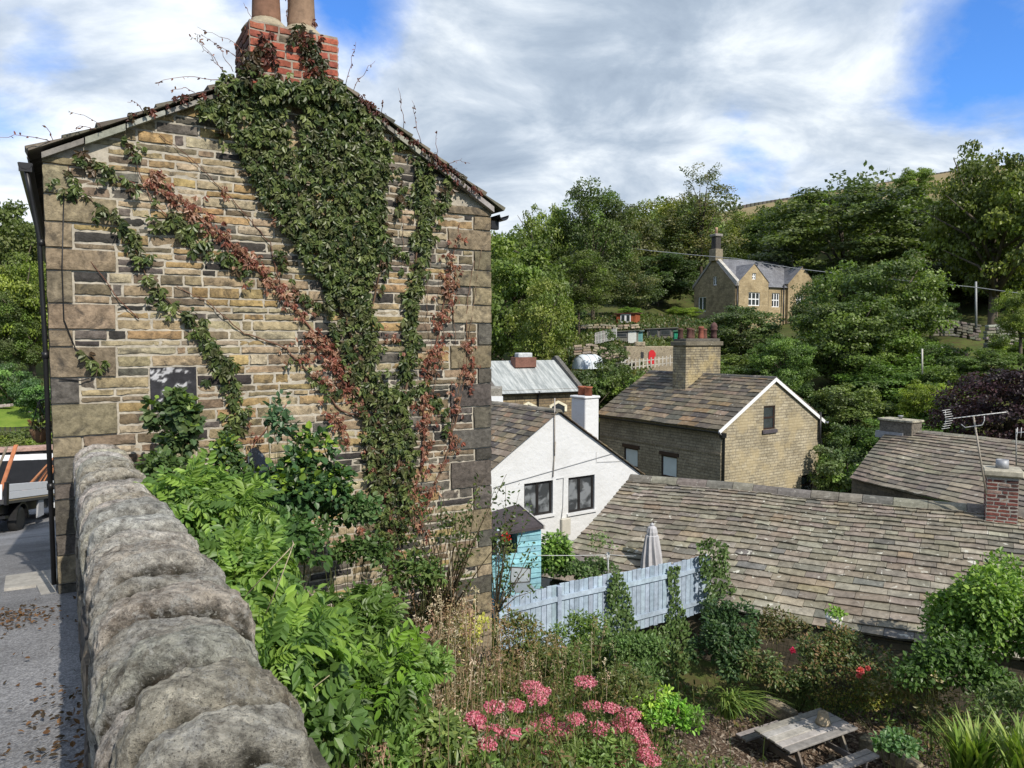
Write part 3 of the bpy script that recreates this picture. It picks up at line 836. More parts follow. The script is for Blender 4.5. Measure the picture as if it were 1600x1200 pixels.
for k, (a0, a1) in enumerate(ends):
    near = a0 < 3.5
    na, nl = (34, 84) if near else (14, 36)
    th = (a1 - a0) - .034; hh = random.uniform(.165, .225); off = random.uniform(-.03, .03); wd = random.uniform(-.01, .035)
    l0, l1 = .035 + off * .5, .45 + wd + off - .085 * min(1, max(0, (2.3 - a0) / .9))
    base = crest((a0 + a1) / 2) - hh
    sh = random.uniform(.01, .10); top = random.uniform(-.055, .045); sd = random.uniform(0, 50)
    col = vary(pick([(1, (.47, .455, .42)), (.9, (.54, .525, .49)), (.35, (.41, .385, .345)), (.35, (.48, .45, .395))]), .12)
    vs = []; cs = []
    for i in range(na + 1):
        q = math.sin(pi / 2 * (-1 + 2 * i / na))
        pa = (max(0, 1 - abs(q) ** 5.5)) ** .5
        for j in range(nl + 1):
            an = pi * j / nl
            cx, sx = cos(an), sin(an)
            ex = .62
            x = math.copysign(abs(cx) ** ex, cx); z = abs(sx) ** .78
            l = (l0 + l1) / 2 - x * (l1 - l0) / 2 * (.9 + .1 * pa)
            zz = base - .12 * (1 - min(1, z * 3)) + (hh + top) * z * (.42 + .58 * pa) 
            aa = (a0 + a1) / 2 + q * th / 2 * (1.0) + sh * z * .55
            p = wp(aa, l, zz)
            nv = noise.fractal(p * 5.5 + V((sd, 0, 0)), 1.0, 2.0, 4) * .018 + noise.fractal(p * 22 + V((0, sd, 0)), .9, 2.1, 3) * .010 + noise.fractal(p * 70, .8, 2.1, 2) * .0035
            strata = noise.noise(V((aa * 26 + noise.noise(p * 6) * 1.3, zz * 3, sd))) * .013
            nn = (GU * (-x * .8) + V((0, 0, .3 + z * .7)))
            p = p + nn * (nv + strata - (1 - pa) * .045)
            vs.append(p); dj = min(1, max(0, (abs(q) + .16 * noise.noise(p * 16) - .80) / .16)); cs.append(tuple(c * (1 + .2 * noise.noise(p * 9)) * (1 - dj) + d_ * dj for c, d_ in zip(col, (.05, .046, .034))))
    fs = [(i * (nl + 1) + j, i * (nl + 1) + j + 1, (i + 1) * (nl + 1) + j + 1, (i + 1) * (nl + 1) + j) for i in range(na) for j in range(nl)]
    # close the two ends
    e0 = [j for j in range(nl + 1)]; e1 = [na * (nl + 1) + j for j in range(nl, -1, -1)]
    fs += [tuple(e0[::-1]), tuple(e1[::-1])]
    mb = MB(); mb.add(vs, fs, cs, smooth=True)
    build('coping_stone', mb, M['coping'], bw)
# rubble faces on road and garden side, with a mortar heart
RUB = [(1, (.20, .175, .13)), (.8, (.14, .12, .095)), (.7, (.26, .22, .15)), (.5, (.075, .07, .062))]
mb = MB()
def wall_rows(lo_a): return courses(-5.2, -.8, .09, .17)
rws = courses(-4.0, -.86, .09, .16)
for (v0, v1) in rws:
    for side in (0, 1):
        a = -1.0 + random.uniform(0, .3)
        while a < 8.05:
            k = random.uniform(.14, .42); e = min(a + k, 8.06)
            top = crest(a) - .21
            if v1 < top + .05 and (side == 1 or v1 > road_z(e) - .15):
                lf = (lambda u, v, d: wp(u, .045 - d, v)) if side == 0 else (lambda u, v, d: wp(u, .43 + d, v))
                one_stone(mb, lf, a + .008, e - .008, v0 + .006, min(v1, top + .03) - .006, random.uniform(.0, .03), vary(pick(RUB), .2), .008, .1)
            a = e
build('rubble_facing', mb, M['stone'], bw)
mb = MB()
aa = [-1.0 + k * .5 for k in range(19)]
for a, b in zip(aa[:-1], aa[1:]):
    b = min(b, 8.06)
    vs = [wp(x, l, z) for x in (a, b) for (l, z) in ((.05, -4.5), (.425, -4.5), (.425, crest(x) - .2), (.05, crest(x) - .2))]
    mb.add(vs, [(0, 1, 5, 4), (1, 2, 6, 5), (2, 3, 7, 6), (3, 0, 4, 7)], (.33, .30, .25))
build('mortar_heart', mb, M['mortar'], bw)

# leaf litter and step at the foot of the cottage
mb = MB()
vs0 = [(-.3, 8.6), (-.05, 8.1), (-.145, 9.0), (-.145, 9.9), (-.62, 9.9), (-.66, 9.2)]
step = [ST * a + GU * l for a, l in [(8.35, -.16), (8.35, -.28), (9.0, -.34), (9.05, -.62), (9.95, -.66), (9.95, -.16)]]
step = [V((q.x, q.y, road_z(8.9) + .02 - .12 * (q.dot(ST) - 8.9))) for q in step]
mb.prism(step, V((0, 0, -.25)), (.42, .40, .36))
tag(build('doorstep', mb, M['mortar']), 'pale worn stone step beside the lane at the cottage corner', 'step')
def litter(a0, l0, ra, rl, n, label):
    lb = LB()
    a = a0 + rng.normal(0, ra, n); l = np.minimum(l0 + rng.normal(0, rl, n), .0)
    x = ST.x * a + GU.x * l; y = ST.y * a + GU.y * l; z = np.interp(a, _RA, _RZ) + .012 + rng.uniform(0, .02, n)
    lb.leaves(np.stack([x, y, z], -1), np.stack([*rng.normal(size=(2, n)), rng.normal(0, .25, n)], -1), np.tile([0, 0, 1.], (n, 1)) + rng.normal(0, .4, (n, 3)), rng.uniform(.02, .05, n), rng.uniform(.012, .028, n), pal([(.13, .07, .035), (.09, .055, .03), (.18, .10, .05), (.06, .045, .03)], n))
    tag(lb.build('leaf_litter', M['leaf_dry']), label, kind='stuff')
litter(7.3, -.45, .28, .16, 260, 'drift of brown leaf litter on the lane by the cottage corner')
litter(4.1, -.10, .5, .08, 130, 'brown leaf litter against the foot of the roadside wall')
litter(5.5, -.6, 1.2, .4, 70, 'scattered brown leaves on the tarmac')

# ------------------------------------------------------------------ creeper on the gable
def along(pts, step=.035):
    out = []
    for (x0, y0), (x1, y1) in zip(pts[:-1], pts[1:]):
        n = max(1, int(math.hypot(x1 - x0, y1 - y0) / step))
        out += [(x0 + (x1 - x0) * k / n, y0 + (y1 - y0) * k / n) for k in range(n)]
    return np.array(out)
def in_poly(x, y, poly):
    r = np.zeros(len(x), bool); n = len(poly)
    for i in range(n):
        x0, y0 = poly[i]; x1, y1 = poly[i - 1]
        c = ((y0 > y) != (y1 > y)) & (x < (x1 - x0) * (y - y0) / (y1 - y0 + 1e-12) + x0)
        r ^= c
    return r
def fan(lb, uv, cols, size=(.06, .10), dep=(.02, .09), k=5, spread=70, hang=0.0):
    """clusters of k leaflets fanned out round each (u,v) on the gable"""
    n = len(uv)
    d = rng.uniform(dep[0], dep[1], n)
    G = np.array(GU); Nn = np.array(GN); Zz = np.array((0, 0, 1.)); O = np.array(G0)
    base = O + uv[:, :1] * G + uv[:, 1:] * Zz + Nn * d[:, None]
    rot = rng.normal(0, .5, n); sz = rng.uniform(size[0], size[1], n)
    for j in range(k):
        an = radians(-spread + 2 * spread * j / (k - 1)) + rot if k > 1 else rot
        an = an + rng.normal(0, .12, n)
        dd = np.sin(an)[:, None] * G - np.cos(an)[:, None] * Zz + Nn * rng.uniform(-.1, .5, n)[:, None]
        nr = Nn + Zz * .35 + rng.normal(0, .62, (n, 3))
        ln = sz * (1.0 if j == k // 2 else .85 if j in (k // 2 - 1, k // 2 + 1) else .65)
        lb.leaves(base + rng.normal(0, .008, (n, 3)), dd, nr, ln, ln * .48, cols * rng.uniform(.85, 1.15, (n, 1)), .25, .22)
def scatter_poly(poly_px, n):
    poly = [guv(*q) for q in poly_px]
    us = [q[0] for q in poly]; vs_ = [q[1] for q in poly]
    u = rng.uniform(min(us), max(us), n * 4); v = rng.uniform(min(vs_), max(vs_), n * 4)
    m = in_poly(u, v, poly); return np.stack([u[m], v[m]], -1)[:n]
def scatter_line(pts_px, width_px, dens):
    pts = [guv(*q) for q in pts_px]
    c = along(pts, .02); n = int(len(c) * dens)
    q = c[rng.integers(0, len(c), n)]
    s = width_px * 8.2 / F_PX
    return q + rng.normal(0, s * .45, (n, 2))
creeper = thing('creeper_vine', 'green and reddening creeper climbing the cottage gable up to the chimney', 'climbing plant', gp(guv(600, 860)[0], -3.8, .1))
green = LB(); red = LB()
mass = [(330, 150), (350, 120), (388, 108), (402, 128), (438, 142), (452, 140), (500, 128), (535, 138), (560, 160), (588, 190), (606, 240), (600, 300), (596, 350), (588, 400), (578, 440), (572, 480), (560, 500), (545, 478), (522, 460), (498, 440), (474, 408), (440, 362), (415, 325), (395, 285), (375, 250), (358, 210), (335, 195), (308, 182), (305, 172)]
gap = [guv(*q) for q in [(452, 165), (462, 168), (462, 205), (470, 235), (455, 232), (448, 200), (440, 165)]]
uv = scatter_poly(mass, 2050); uv = uv[~in_poly(uv[:, 0], uv[:, 1], gap)]
fan(green, uv, pal(GREENS, len(uv), .28), (.055, .095), (.03, .17))
lower = [(500, 440), (578, 430), (575, 480), (585, 540), (592, 590), (628, 640), (650, 680), (640, 740), (640, 800), (622, 850), (585, 866), (570, 830), (574, 770), (566, 700), (560, 650), (545, 610), (530, 570), (515, 520), (505, 480)]
uv = scatter_poly(lower, 760); fan(green, uv, pal(GREENS + [(.07, .07, .03)], len(uv), .25), (.055, .095), (.02, .14))
strands = [([(655, 250), (658, 300), (655, 360), (648, 420), (640, 480), (640, 530), (632, 570), (628, 640)], 22, 4.2), ([(668, 262), (668, 330), (660, 400)], 16, 2.6), ([(700, 270), (694, 300), (690, 330)], 12, 2.4), ([(620, 225), (632, 232)], 14, 3), ([(612, 260), (630, 300), (618, 330)], 12, 1.5),
    ([(590, 340), (602, 400), (592, 440), (585, 475)], 12, 1.3), ([(605, 380), (630, 400), (655, 390)], 10, 1.0),
    ([(83, 288), (108, 300), (133, 305), (150, 322), (167, 330), (185, 348), (200, 363), (218, 395), (222, 415), (232, 440), (247, 467), (262, 474), (283, 488), (300, 502), (312, 515), (333, 557), (345, 570), (360, 590), (368, 633), (362, 675)], 17, 1.9),
    ([(330, 545), (352, 580), (366, 620), (370, 660)], 20, 2.6),
    ([(128, 240), (145, 255), (165, 268), (187, 280), (205, 292), (227, 297)], 12, 1.7), ([(196, 225), (215, 236), (232, 248)], 14, 2.0), ([(240, 270), (252, 290)], 10, 1.4),
    ([(243, 325), (262, 345), (280, 362), (300, 378), (318, 392), (330, 398)], 20, 3.2), ([(262, 330), (300, 365)], 22, 1.6),
    ([(345, 400), (370, 415), (390, 425), (420, 440)], 14, 1.8), ([(430, 400), (445, 430), (470, 460), (500, 480)], 14, 1.6), ([(125, 548), (145, 560), (165, 575)], 9, 1.4), ([(105, 268), (118, 290)], 6, 1.0),
    ([(460, 560), (500, 600), (540, 620)], 18, 1.0), ([(560, 480), (575, 520), (590, 560)], 18, 2.5), ([(660, 600), (690, 640), (700, 690)], 14, 1.0), ([(345, 195), (350, 230), (365, 262)], 12, 1.4), ([(590, 600), (630, 620), (665, 590)], 16, 1.6)]
for pts, wd, dn in strands:
    uv = scatter_line(pts, wd * .9, dn * .6); uv = uv[np.array([noise.noise(V((a * 5, b * 5, 4.7))) > -.36 for a, b in uv])]; fan(green, uv, pal(GREENS + ([(.09, .06, .035)] if wd < 16 else []), len(uv), .25), (.055, .10), (.02, .09))
reds = [([(228, 265), (262, 305), (307, 340), (345, 372), (383, 402), (410, 438), (440, 455), (462, 470), (466, 495), (495, 525), (525, 567), (548, 605), (562, 640)], 13, 2.7), ([(365, 385), (400, 430), (455, 460)], 16, 1.2), ([(470, 500), (500, 535), (530, 580), (545, 620)], 16, 2.2),
    ([(703, 420), (692, 485), (680, 533), (665, 590), (657, 635), (668, 675), (682, 715), (664, 770)], 15, 3.0), ([(690, 400), (710, 380), (722, 360)], 12, .8), ([(727, 520), (729, 575), (726, 630)], 12, 2.0), ([(707, 605), (711, 655), (706, 702)], 12, 2.2), ([(508, 640), (530, 665), (550, 695)], 11, 2.2),
    ([(628, 720), (640, 760), (660, 800), (652, 835)], 22, 3.0), ([(660, 715), (690, 720)], 16, 1.6), ([(575, 700), (580, 740)], 12, 1.6), ([(566, 820), (560, 850)], 8, 1.6), ([(600, 800), (604, 850)], 9, 1.6), ([(625, 800), (620, 868)], 10, 1.4), ([(640, 560), (605, 520), (598, 540)], 10, .9), ([(440, 530), (480, 560), (510, 600)], 18, 1.1), ([(340, 290), (350, 310)], 8, 1.0), ([(385, 660), (410, 690)], 12, .8), ([(420, 320), (432, 360)], 8, 1.2)]
for pts, wd, dn in reds:
    uv = scatter_line(pts, wd * 1.3, dn * .95); uv = uv[np.array([noise.noise(V((a * 4.5, b * 4.5, 1.7))) > -.16 for a, b in uv])]; fan(red, uv, pal(REDS, len(uv), .3), (.035, .07), (.02, .10), 4, 45)
uv = scatter_line([(420, 120), (410, 80), (395, 65)], 18, 1.2); fan(red, uv, pal(DARKRED, len(uv)), (.06, .09), (.18, .25))
uv = scatter_line([(490, 130), (478, 95), (470, 70), (452, 50)], 20, 1.9); fan(red, uv, pal(DARKRED + [(.04, .06, .02)], len(uv)), (.06, .09), (.18, .25))
uv = scatter_line([(505, 135), (490, 105), (470, 80)], 14, 1.4); fan(green, uv, pal([(.05, .06, .022), (.04, .05, .02)], len(uv)), (.06, .09), (.18, .25))
uv = scatter_line([(396, 135), (385, 110), (395, 85)], 14, 1.6); fan(green, uv, pal([(.05, .05, .02), (.06, .04, .02)], len(uv)), (.06, .09), (.18, .25))
uv = scatter_line([(395, 140), (450, 148), (520, 142)], 20, 3.0); fan(green, uv, pal(GREENS, len(uv), .28), (.06, .10), (.17, .26))
uv = scatter_line([(200, 188), (260, 168), (320, 150), (345, 135)], 8, .35); fan(red, uv, pal(DARKRED, len(uv)), (.04, .07), (.12, .16))
uv = scatter_line([(560, 160), (620, 210), (690, 265), (740, 300)], 9, .7); fan(red, uv, pal(DARKRED, len(uv)), (.04, .07), (.12, .16))
green.build('green_leaves', M['leaf_gloss'], creeper); red.build('red_leaves', M['leaf'], creeper)
mb = MB()
def stem(pts_px, r0, r1, d=.02, col=(.16, .10, .065), wob=.012):
    pts = along([guv(*q) for q in pts_px], .07)
    n = len(pts)
    mb.tube([gp(p[0] + random.uniform(-wob, wob), p[1] + random.uniform(-wob, wob), d + random.uniform(0, .02)) for p in pts], [r0 + (r1 - r0) * k / max(1, n - 1) for k in range(n)], 5, col)
stem([(600, 960), (612, 860), (605, 760), (590, 660), (560, 560), (525, 470), (490, 380), (450, 260), (430, 150), (415, 70)], .035, .008)
stem([(600, 800), (600, 700), (560, 620), (500, 530), (440, 460), (370, 390), (300, 330), (220, 258)], .022, .005, col=(.22, .11, .075))
stem([(612, 800), (630, 640), (640, 520), (650, 380), (656, 250)], .022, .006)
stem([(625, 840), (660, 720), (660, 620), (690, 490), (705, 400), (720, 340)], .018, .005, col=(.2, .10, .07))
stem([(650, 830), (700, 700), (728, 580), (728, 480), (740, 400)], .012, .004, col=(.2, .12, .08))
stem([(590, 660), (530, 640), (490, 590), (440, 540), (380, 520), (320, 470), (260, 440)], .012, .004, col=(.2, .11, .075))
stem([(365, 690), (360, 600), (300, 500), (240, 455), (200, 365), (130, 305), (80, 288)], .012, .004)
stem([(330, 400), (280, 360), (240, 320), (200, 230), (185, 215)], .008, .003, col=(.2, .1, .07))
stem([(227, 297), (190, 280), (125, 238), (105, 235)], .007, .003, col=(.14, .06, .045))
stem([(120, 318), (110, 275), (100, 245)], .005, .003, col=(.12, .05, .04))
stem([(215, 500), (180, 460), (135, 400)], .006, .003, col=(.2, .09, .06))
stem([(440, 460), (420, 380), (360, 310), (300, 250), (240, 205)], .006, .003, col=(.16, .08, .06))
stem([(560, 560), (590, 440), (600, 330), (580, 220)], .012, .005)
stem([(380, 720), (400, 690), (430, 650), (455, 620)], .008, .004, col=(.3, .14, .09))
stem([(700, 690), (735, 500), (750, 380)], .006, .003, col=(.22, .15, .1))
for k in range(14):
    x = random.uniform(560, 745); y = random.uniform(380, 700)
    stem([(x, y), (x + random.uniform(-15, 15), y - 60), (x + random.uniform(-20, 20), y - 130)], .004, .002, col=(.2, .13, .09))
build('stems', mb, M['bark'], creeper)
# wisps reaching into the sky above the verges
sh = None
def wisp(px0, px1, dout, n=7, r=.004):
    a = gp(*guv(*px0), .12); b = gp(*guv(*px1), dout)
    pts = []
    for k in range(n + 1):
        q = k / n; p = a.lerp(b, q); p += V((random.uniform(-.015, .015), random.uniform(-.02, .02), sin(q * pi) * .04 + random.uniform(-.01, .01))); pts.append(p)
    mb = MB(); wl = LB(); mb.tube(pts, [r * (1 - .6 * k / n) for k in range(n + 1)], 4, (.24, .12, .10))
    m = int((b - a).length / .05)
    t_ = rng.uniform(.1, 1, m)
    pp = np.array([np.array(pts[min(n - 1, int(x * n))].lerp(pts[min(n, int(x * n) + 1)], x * n - int(x * n))) for x in t_])
    wl.leaves(pp, rdir(m) + np.array([0, 0, -.3]), rdir(m), rng.uniform(.022, .045, m), .016, pal(REDS[:3] + DARKRED[:2], m))
    sh = build('shoot', mb, M['bark'], creeper); wl.build('shoot_leaves', M['leaf'], sh)
for a, b in [((390, 118), (300, 62)), ((350, 125), (287, 72)), ((340, 130), (240, 137)), ((350, 128), (300, 68)), ((360, 118), (328, 78)), ((300, 150), (262, 155)), ((385, 90), (302, 60)), ((160, 205), (108, 190)), ((150, 208), (110, 212)), ((85, 228), (0, 228)), ((85, 225), (65, 202)), ((220, 178), (198, 175)), ((535, 140), (545, 80)), ((545, 145), (578, 103)), ((625, 205), (610, 148)), ((650, 230), (630, 168)), ((675, 255), (672, 210)), ((690, 262), (725, 258)), ((660, 240), (700, 280)), ((590, 185), (585, 168)), ((400, 60), (375, 15)), ((445, 40), (440, 8)), ((375, 112), (345, 92))]:
    wisp(a, b, random.uniform(.1, .35))
# ------------------------------------------------------------------ walls with openings, windows
def split_polys(polys, k, val):
    out = []
    for p in polys:
        for sgn in (1, -1):
            q = []
            for i in range(len(p)):
                a, b = p[i - 1], p[i]; da, db = sgn * (a[k] - val), sgn * (b[k] - val)
                if (da >= 0) != (db >= 0):
                    t_ = da / (da - db); q.append((a[0] + (b[0] - a[0]) * t_, a[1] + (b[1] - a[1]) * t_))
                if db >= 0: q.append(b)
            if len(q) >= 3:
                ar = abs(sum(q[i - 1][0] * q[i][1] - q[i][0] * q[i - 1][1] for i in range(len(q))))
                if ar > 1e-6: out.append(q)
    return out
def wall_holes(mb, fp, outline, holes, reveal=.12, col=(1, 1, 1)):
    polys = [outline]
    for (u0, v0, u1, v1) in holes:
        for k, val in ((0, u0), (0, u1), (1, v0), (1, v1)): polys = split_polys(polys, k, val)
    for p in polys:
        cu = sum(q[0] for q in p) / len(p); cv = sum(q[1] for q in p) / len(p)
        if any(u0 < cu < u1 and v0 < cv < v1 for (u0, v0, u1, v1) in holes): continue
        mb.add([fp(u, v, 0) for u, v in p], [tuple(range(len(p)))], col, uvs=[[(u, v) for u, v in p]])
    for (u0, v0, u1, v1) in holes:
        c = [(u0, v0), (u1, v0), (u1, v1), (u0, v1)]
        for i in range(4):
            a, b = c[i], c[(i + 1) % 4]
            mb.add([fp(*a, 0), fp(*b, 0), fp(*b, -reveal), fp(*a, -reveal)], [(0, 1, 2, 3)], col, uvs=[[(a[0], a[1]), (b[0], b[1]), (b[0] + .1, b[1] + .1), (a[0] + .1, a[1] + .1)]])
def window(parent, fp, u0, v0, u1, v1, depth, mat, mull=(), trans=(), fr=.06, pane_mat=None, pane_col=(1, 1, 1), bar=.03):
    mb = MB(); D = lambda u, v, d: fp(u, v, d - depth)
    def bar_(a0, b0, a1, b1, d0=0.0, d1=.05, c=(1, 1, 1)):
        pts = [D(a0, b0, d0), D(a1, b0, d0), D(a1, b1, d0), D(a0, b1, d0)]
        mb.prism(pts, D(a0, b0, d1) - D(a0, b0, d0), c)
    bar_(u0, v0, u1, v0 + fr); bar_(u0, v1 - fr, u1, v1); bar_(u0, v0 + fr, u0 + fr, v1 - fr); bar_(u1 - fr, v0 + fr, u1, v1 - fr)
    for m in mull: u = u0 + (u1 - u0) * m; bar_(u - bar, v0 + fr, u + bar, v1 - fr, .003, .045)
    for m in trans: v = v0 + (v1 - v0) * m; bar_(u0 + fr, v - bar, u1 - fr, v + bar, .006, .042)
    w_ = build('window', mb, mat, parent)
    mb = MB(); mb.poly([D(u0 + fr * .5, v0 + fr * .5, .02), D(u1 - fr * .5, v0 + fr * .5, .02), D(u1 - fr * .5, v1 - fr * .5, .02), D(u0 + fr * .5, v1 - fr * .5, .02)], pane_col)
    build('pane', mb, pane_mat or M['glass'], w_)
    return w_
def slab(parent, name, fp, u0, v0, u1, v1, d0, d1, mat, col=(1, 1, 1)):
    mb = MB(); mb.prism([fp(u0, v0, d0), fp(u1, v0, d0), fp(u1, v1, d0), fp(u0, v1, d0)], fp(u0, v0, d1) - fp(u0, v0, d0), col); return build(name, mb, mat, parent)
def frame(origin, g):
    g = V(g); n = V((g.y, -g.x, 0))
    return (lambda u, v, d: V((origin[0], origin[1], 0)) + g * u + n * d + V((0, 0, v))), n
M['render_white'] = None
t = NT('limewash'); tc = t.n('ShaderNodeTexCoord'); ob = tc.outputs['Object']
c = t.mix(t.ramp(t.noise(ob, 1.1, 7, .7), [(.5, 0), (.75, .35)]), (.62, .63, .64), (.42, .42, .40))
c = t.mix(t.ramp(t.noise(ob, 6, 6, .7), [(.62, 0), (.72, .4)]), c, (.42, .41, .38))
M['limewash'] = t.finish(c, .85, t.bump(t.noise(ob, 5, 7, .65), .55, .05), spec=.2)
t = NT('grey_glass'); tc = t.n('ShaderNodeTexCoord'); c = t.mix(t.ramp(t.noise(tc.outputs['Object'], 2.6, 3, .5, .5), [(.44, 0), (.56, 1)]), (.05, .055, .06), (.20, .215, .23)); M['grey_glass'] = t.finish(c, .08, spec=1.0)  # pale patches paint reflections into the pane colour
M['blind'] = mat_plain('pale_blind', (.50, .56, .58), .35, 0, .1, 1.5, spec=.5)
M['brown_wood'] = mat_plain('dark_brown_joinery', (.035, .02, .017), .45, 0, .2)
M['dark_frame'] = mat_plain('black_window_frame', (.018, .016, .016), .4, 0, .2)
M['soot_stone'] = mat_stone('sooty_lintel', 12, .6, 1.3, .4)
def merge(ms):
    r = ms[0]
    for m in ms[1:]:
        b = len(r.v); r.v += m.v; r.f += [tuple(k + b for k in f) for f in m.f]; r.c += m.c; r.m += m.m; r.sm += m.sm
    return r
def ridge_caps(rl, rr, step, r, pal_, seed=0, up=.0, sagseed=None):
    rl, rr = V(rl), V(rr); d = (rr - rl); L = d.length; d.normalize(); sd = d.cross(V((0, 0, 1))).normalized(); mb = MB(); s = 0
    while s < L - .05:
        e = min(L, s + step * random.uniform(.8, 1.25))
        def q(x): 
            p = rl + d * x
            return p + V((0, 0, up + (.05 * noise.noise(p * .45 + V((sagseed, 0, 0))) if sagseed is not None else 0)))
        a, b = q(s + .006), q(e - .006); dz = random.uniform(-.008, .012); c = vary(pick(pal_), .15)
        pr = [(-1, -.55), (-.75, -.12), (-.25, .16), (.25, .16), (.75, -.12), (1, -.55)]
        mb.prism([a + sd * (x * r) + V((0, 0, y * r + dz)) for x, y in pr], b - a, c); s = e
    return mb
CAP = [(1, (.22, .20, .165)), (.8, (.16, .15, .13)), (.6, (.28, .25, .2))]

# ------------------------------------------------------------------ white gabled cottage
A0 = P(870, 643, 22.0); g = V((cos(radians(35)), sin(radians(35)), 0)); r = V((-g.y, g.x, 0))
fpw, nw = frame(A0, g)
def wuv(px, py):
    q = PPL(px, py, A0, nw); return ((q - A0).dot(g), q.z)
ZA = A0.z; uR, vR = wuv(1000, 740); HW = uR; ZE = vR
wh = thing('white_cottage', 'white rendered cottage with a stone-slate roof and two dark windows in its gable', 'house', fpw(0, -8, 0) + r * 3)
LW = 7.5
h1 = (*wuv(819, 806), *wuv(864, 752)); h1 = (h1[0], wuv(842, 806)[1], h1[2], wuv(842, 753)[1])
h2 = (wuv(888, 770)[0], wuv(909, 799)[1], wuv(929, 770)[0], wuv(909, 744)[1])
mb = MB(); wall_holes(mb, fpw, [(-HW, -10), (HW, -10), (HW, ZE), (0, ZA), (-HW, ZE)], [h1, h2], .14)
for sgn in (-1, 1):
    o = fpw(sgn * HW, 0, 0); wall_quad(mb, o, r, LW, -10, ZE)
mb.add([fpw(-HW, -10, -LW), fpw(HW, -10, -LW), fpw(HW, ZE, -LW), fpw(0, ZA, -LW), fpw(-HW, ZE, -LW)], [(0, 1, 2, 3, 4)], uvs=[[(0, 0)] * 5])
build('wall', mb, M['limewash'], wh)
window(wh, fpw, *h1, .12, M['dark_frame'], mull=(.5,), fr=.07, bar=.045, pane_mat=M['grey_glass']); window(wh, fpw, *h2, .12, M['dark_frame'], mull=(.46,), fr=.07, bar=.045, pane_mat=M['grey_glass'])
slab(wh, 'sill', fpw, h1[0] - .06, h1[1] - .07, h1[2] + .06, h1[1] - .004, 0, .06, M['limewash']); slab(wh, 'sill', fpw, h2[0] - .06, h2[1] - .07, h2[2] + .06, h2[1] - .004, 0, .06, M['limewash'])
sl = (ZA - ZE) / HW
ov = .12
mL, _, _ = slate_roof(fpw(0, ZA + .03, ov), fpw(0, ZA + .03, -LW), fpw(-HW - .1, ZE - .1 * sl + .03, ov), fpw(-HW - .1, ZE - .1 * sl + .03, -LW), 17, .36, .022, SLD, 1.5, .04, seed=21)
mR, _, _ = slate_roof(fpw(0, ZA + .03, ov), fpw(0, ZA + .03, -LW), fpw(HW + .1, ZE - .1 * sl + .03, ov), fpw(HW + .1, ZE - .1 * sl + .03, -LW), 17, .36, .022, SLD, 1.5, .04, seed=22)
rf = build('roof', merge([mL, mR]), M['slate_far'], wh)
build('ridge_tiles', ridge_caps(fpw(0, ZA + .06, ov), fpw(0, ZA + .06, -LW), .45, .13, CAP), M['slate_far'], rf)
# rendered stack on the far slope
cc = P(914, 650, 24.6); cz = P(914, 622, 24.6).z
mb = MB(); w2 = .37
mb.box(V((cc.x, cc.y, cz - 1.3)), g * .30, r * .36, V((0, 0, 1.3)), bevel=.025); mb.box(V((cc.x, cc.y, cz + .045)), g * .34, r * .40, V((0, 0, .045)), bevel=.03)
ck = build('chimney', mb, M['limewash'], wh)
for s_ in (-.17, .17):
    mb = MB(); mb.lathe(V((cc.x, cc.y, cz + .08)) + r * s_, [(.125, 0), (.12, .26), (.14, .27), (.14, .31), (.1, .31), (.1, .1)], 14, (.36, .13, .075)); build('chimney_pot', mb, M['pot'], ck)
# pipes, cable and meter box on the gable
mb = MB(); uu = wuv(865, 660)[0]
mb.tube([fpw(uu, wuv(865, 622)[1], .05), fpw(uu, wuv(865, 712)[1], .05)], .02, 6, (.36, .33, .3)); mb.tube([fpw(uu + .04, wuv(865, 690)[1], .05), fpw(uu - .05, wuv(865, 745)[1], .04)], .018, 6, (.4, .37, .33))
build('mast', mb, M['attr'], wh)
mb = MB(); mb.tube([fpw(*wuv(770, 762), .03), fpw(*wuv(860, 736), .03), fpw(*wuv(958, 708), .03)], .009, 5, (.3, .3, .3)); mb.tube([fpw(*wuv(931, 706), .03), fpw(*wuv(931, 722), .03), fpw(*wuv(975, 720), .03)], .006, 5, (.35, .35, .35)); mb.tube([fpw(*wuv(869, 748), .03), fpw(*wuv(880, 746), .03), fpw(*wuv(879, 790), .03), fpw(*wuv(876, 812), .03)], .012, 5, (.6, .6, .6))
build('cable', mb, M['attr'], wh)
a_ = wuv(874, 834); b_ = wuv(889, 811); mb = MB(); mb.box(fpw((a_[0] + b_[0]) / 2, (a_[1] + b_[1]) / 2, .06), g * .17, nw * .06, V((0, 0, .26)), (.50, .48, .42), .02); build('meter_box', mb, M['attr'], wh)

# ------------------------------------------------------------------ long stone-slate roof in the foreground
R0 = 20.0
RL = P(985, 747, R0); rdv = V((.88, -.47, 0)).normalized(); dn = V((-rdv.y * -1, 0, 0))
dpl = V((-.47, -.88, 0)).normalized()
zr = RL.z
wpl = .172 * R0; drop = .0985 * R0
npl = rdv.cross(dpl * wpl + V((0, 0, -drop))).normalized()
def onroof(px, py): return PPL(px, py, RL, npl)
Lr = 9.3
eR = RL + rdv * Lr + dpl * wpl - V((0, 0, drop)); RR = RL + rdv * Lr
tl = onroof(890, 856); v_dir = (tl - RL); k_ = (-drop) / v_dir.z; eL = RL + v_dir * k_
byre = thing('low_stone_building', 'long low building with a big lichen-spotted stone-slate roof below the garden', 'building', (RL + RR) / 2 + dpl * 1 + V((0, 0, -4.5)))
mr, posr, nr = slate_roof(RL, RR, eL, eR, 24, .40, .042, SLP, 2.1, .09, seed=31, jit=.016)
back = -dpl * wpl
mb2, _, _ = slate_roof(RL, RR, RL + back - V((0, 0, drop)), RR + back - V((0, 0, drop)), 14, .6, .03, SLP, 1.6, .05, seed=32)
rf = build('roof', merge([mr, mb2]), M['slate'], byre)
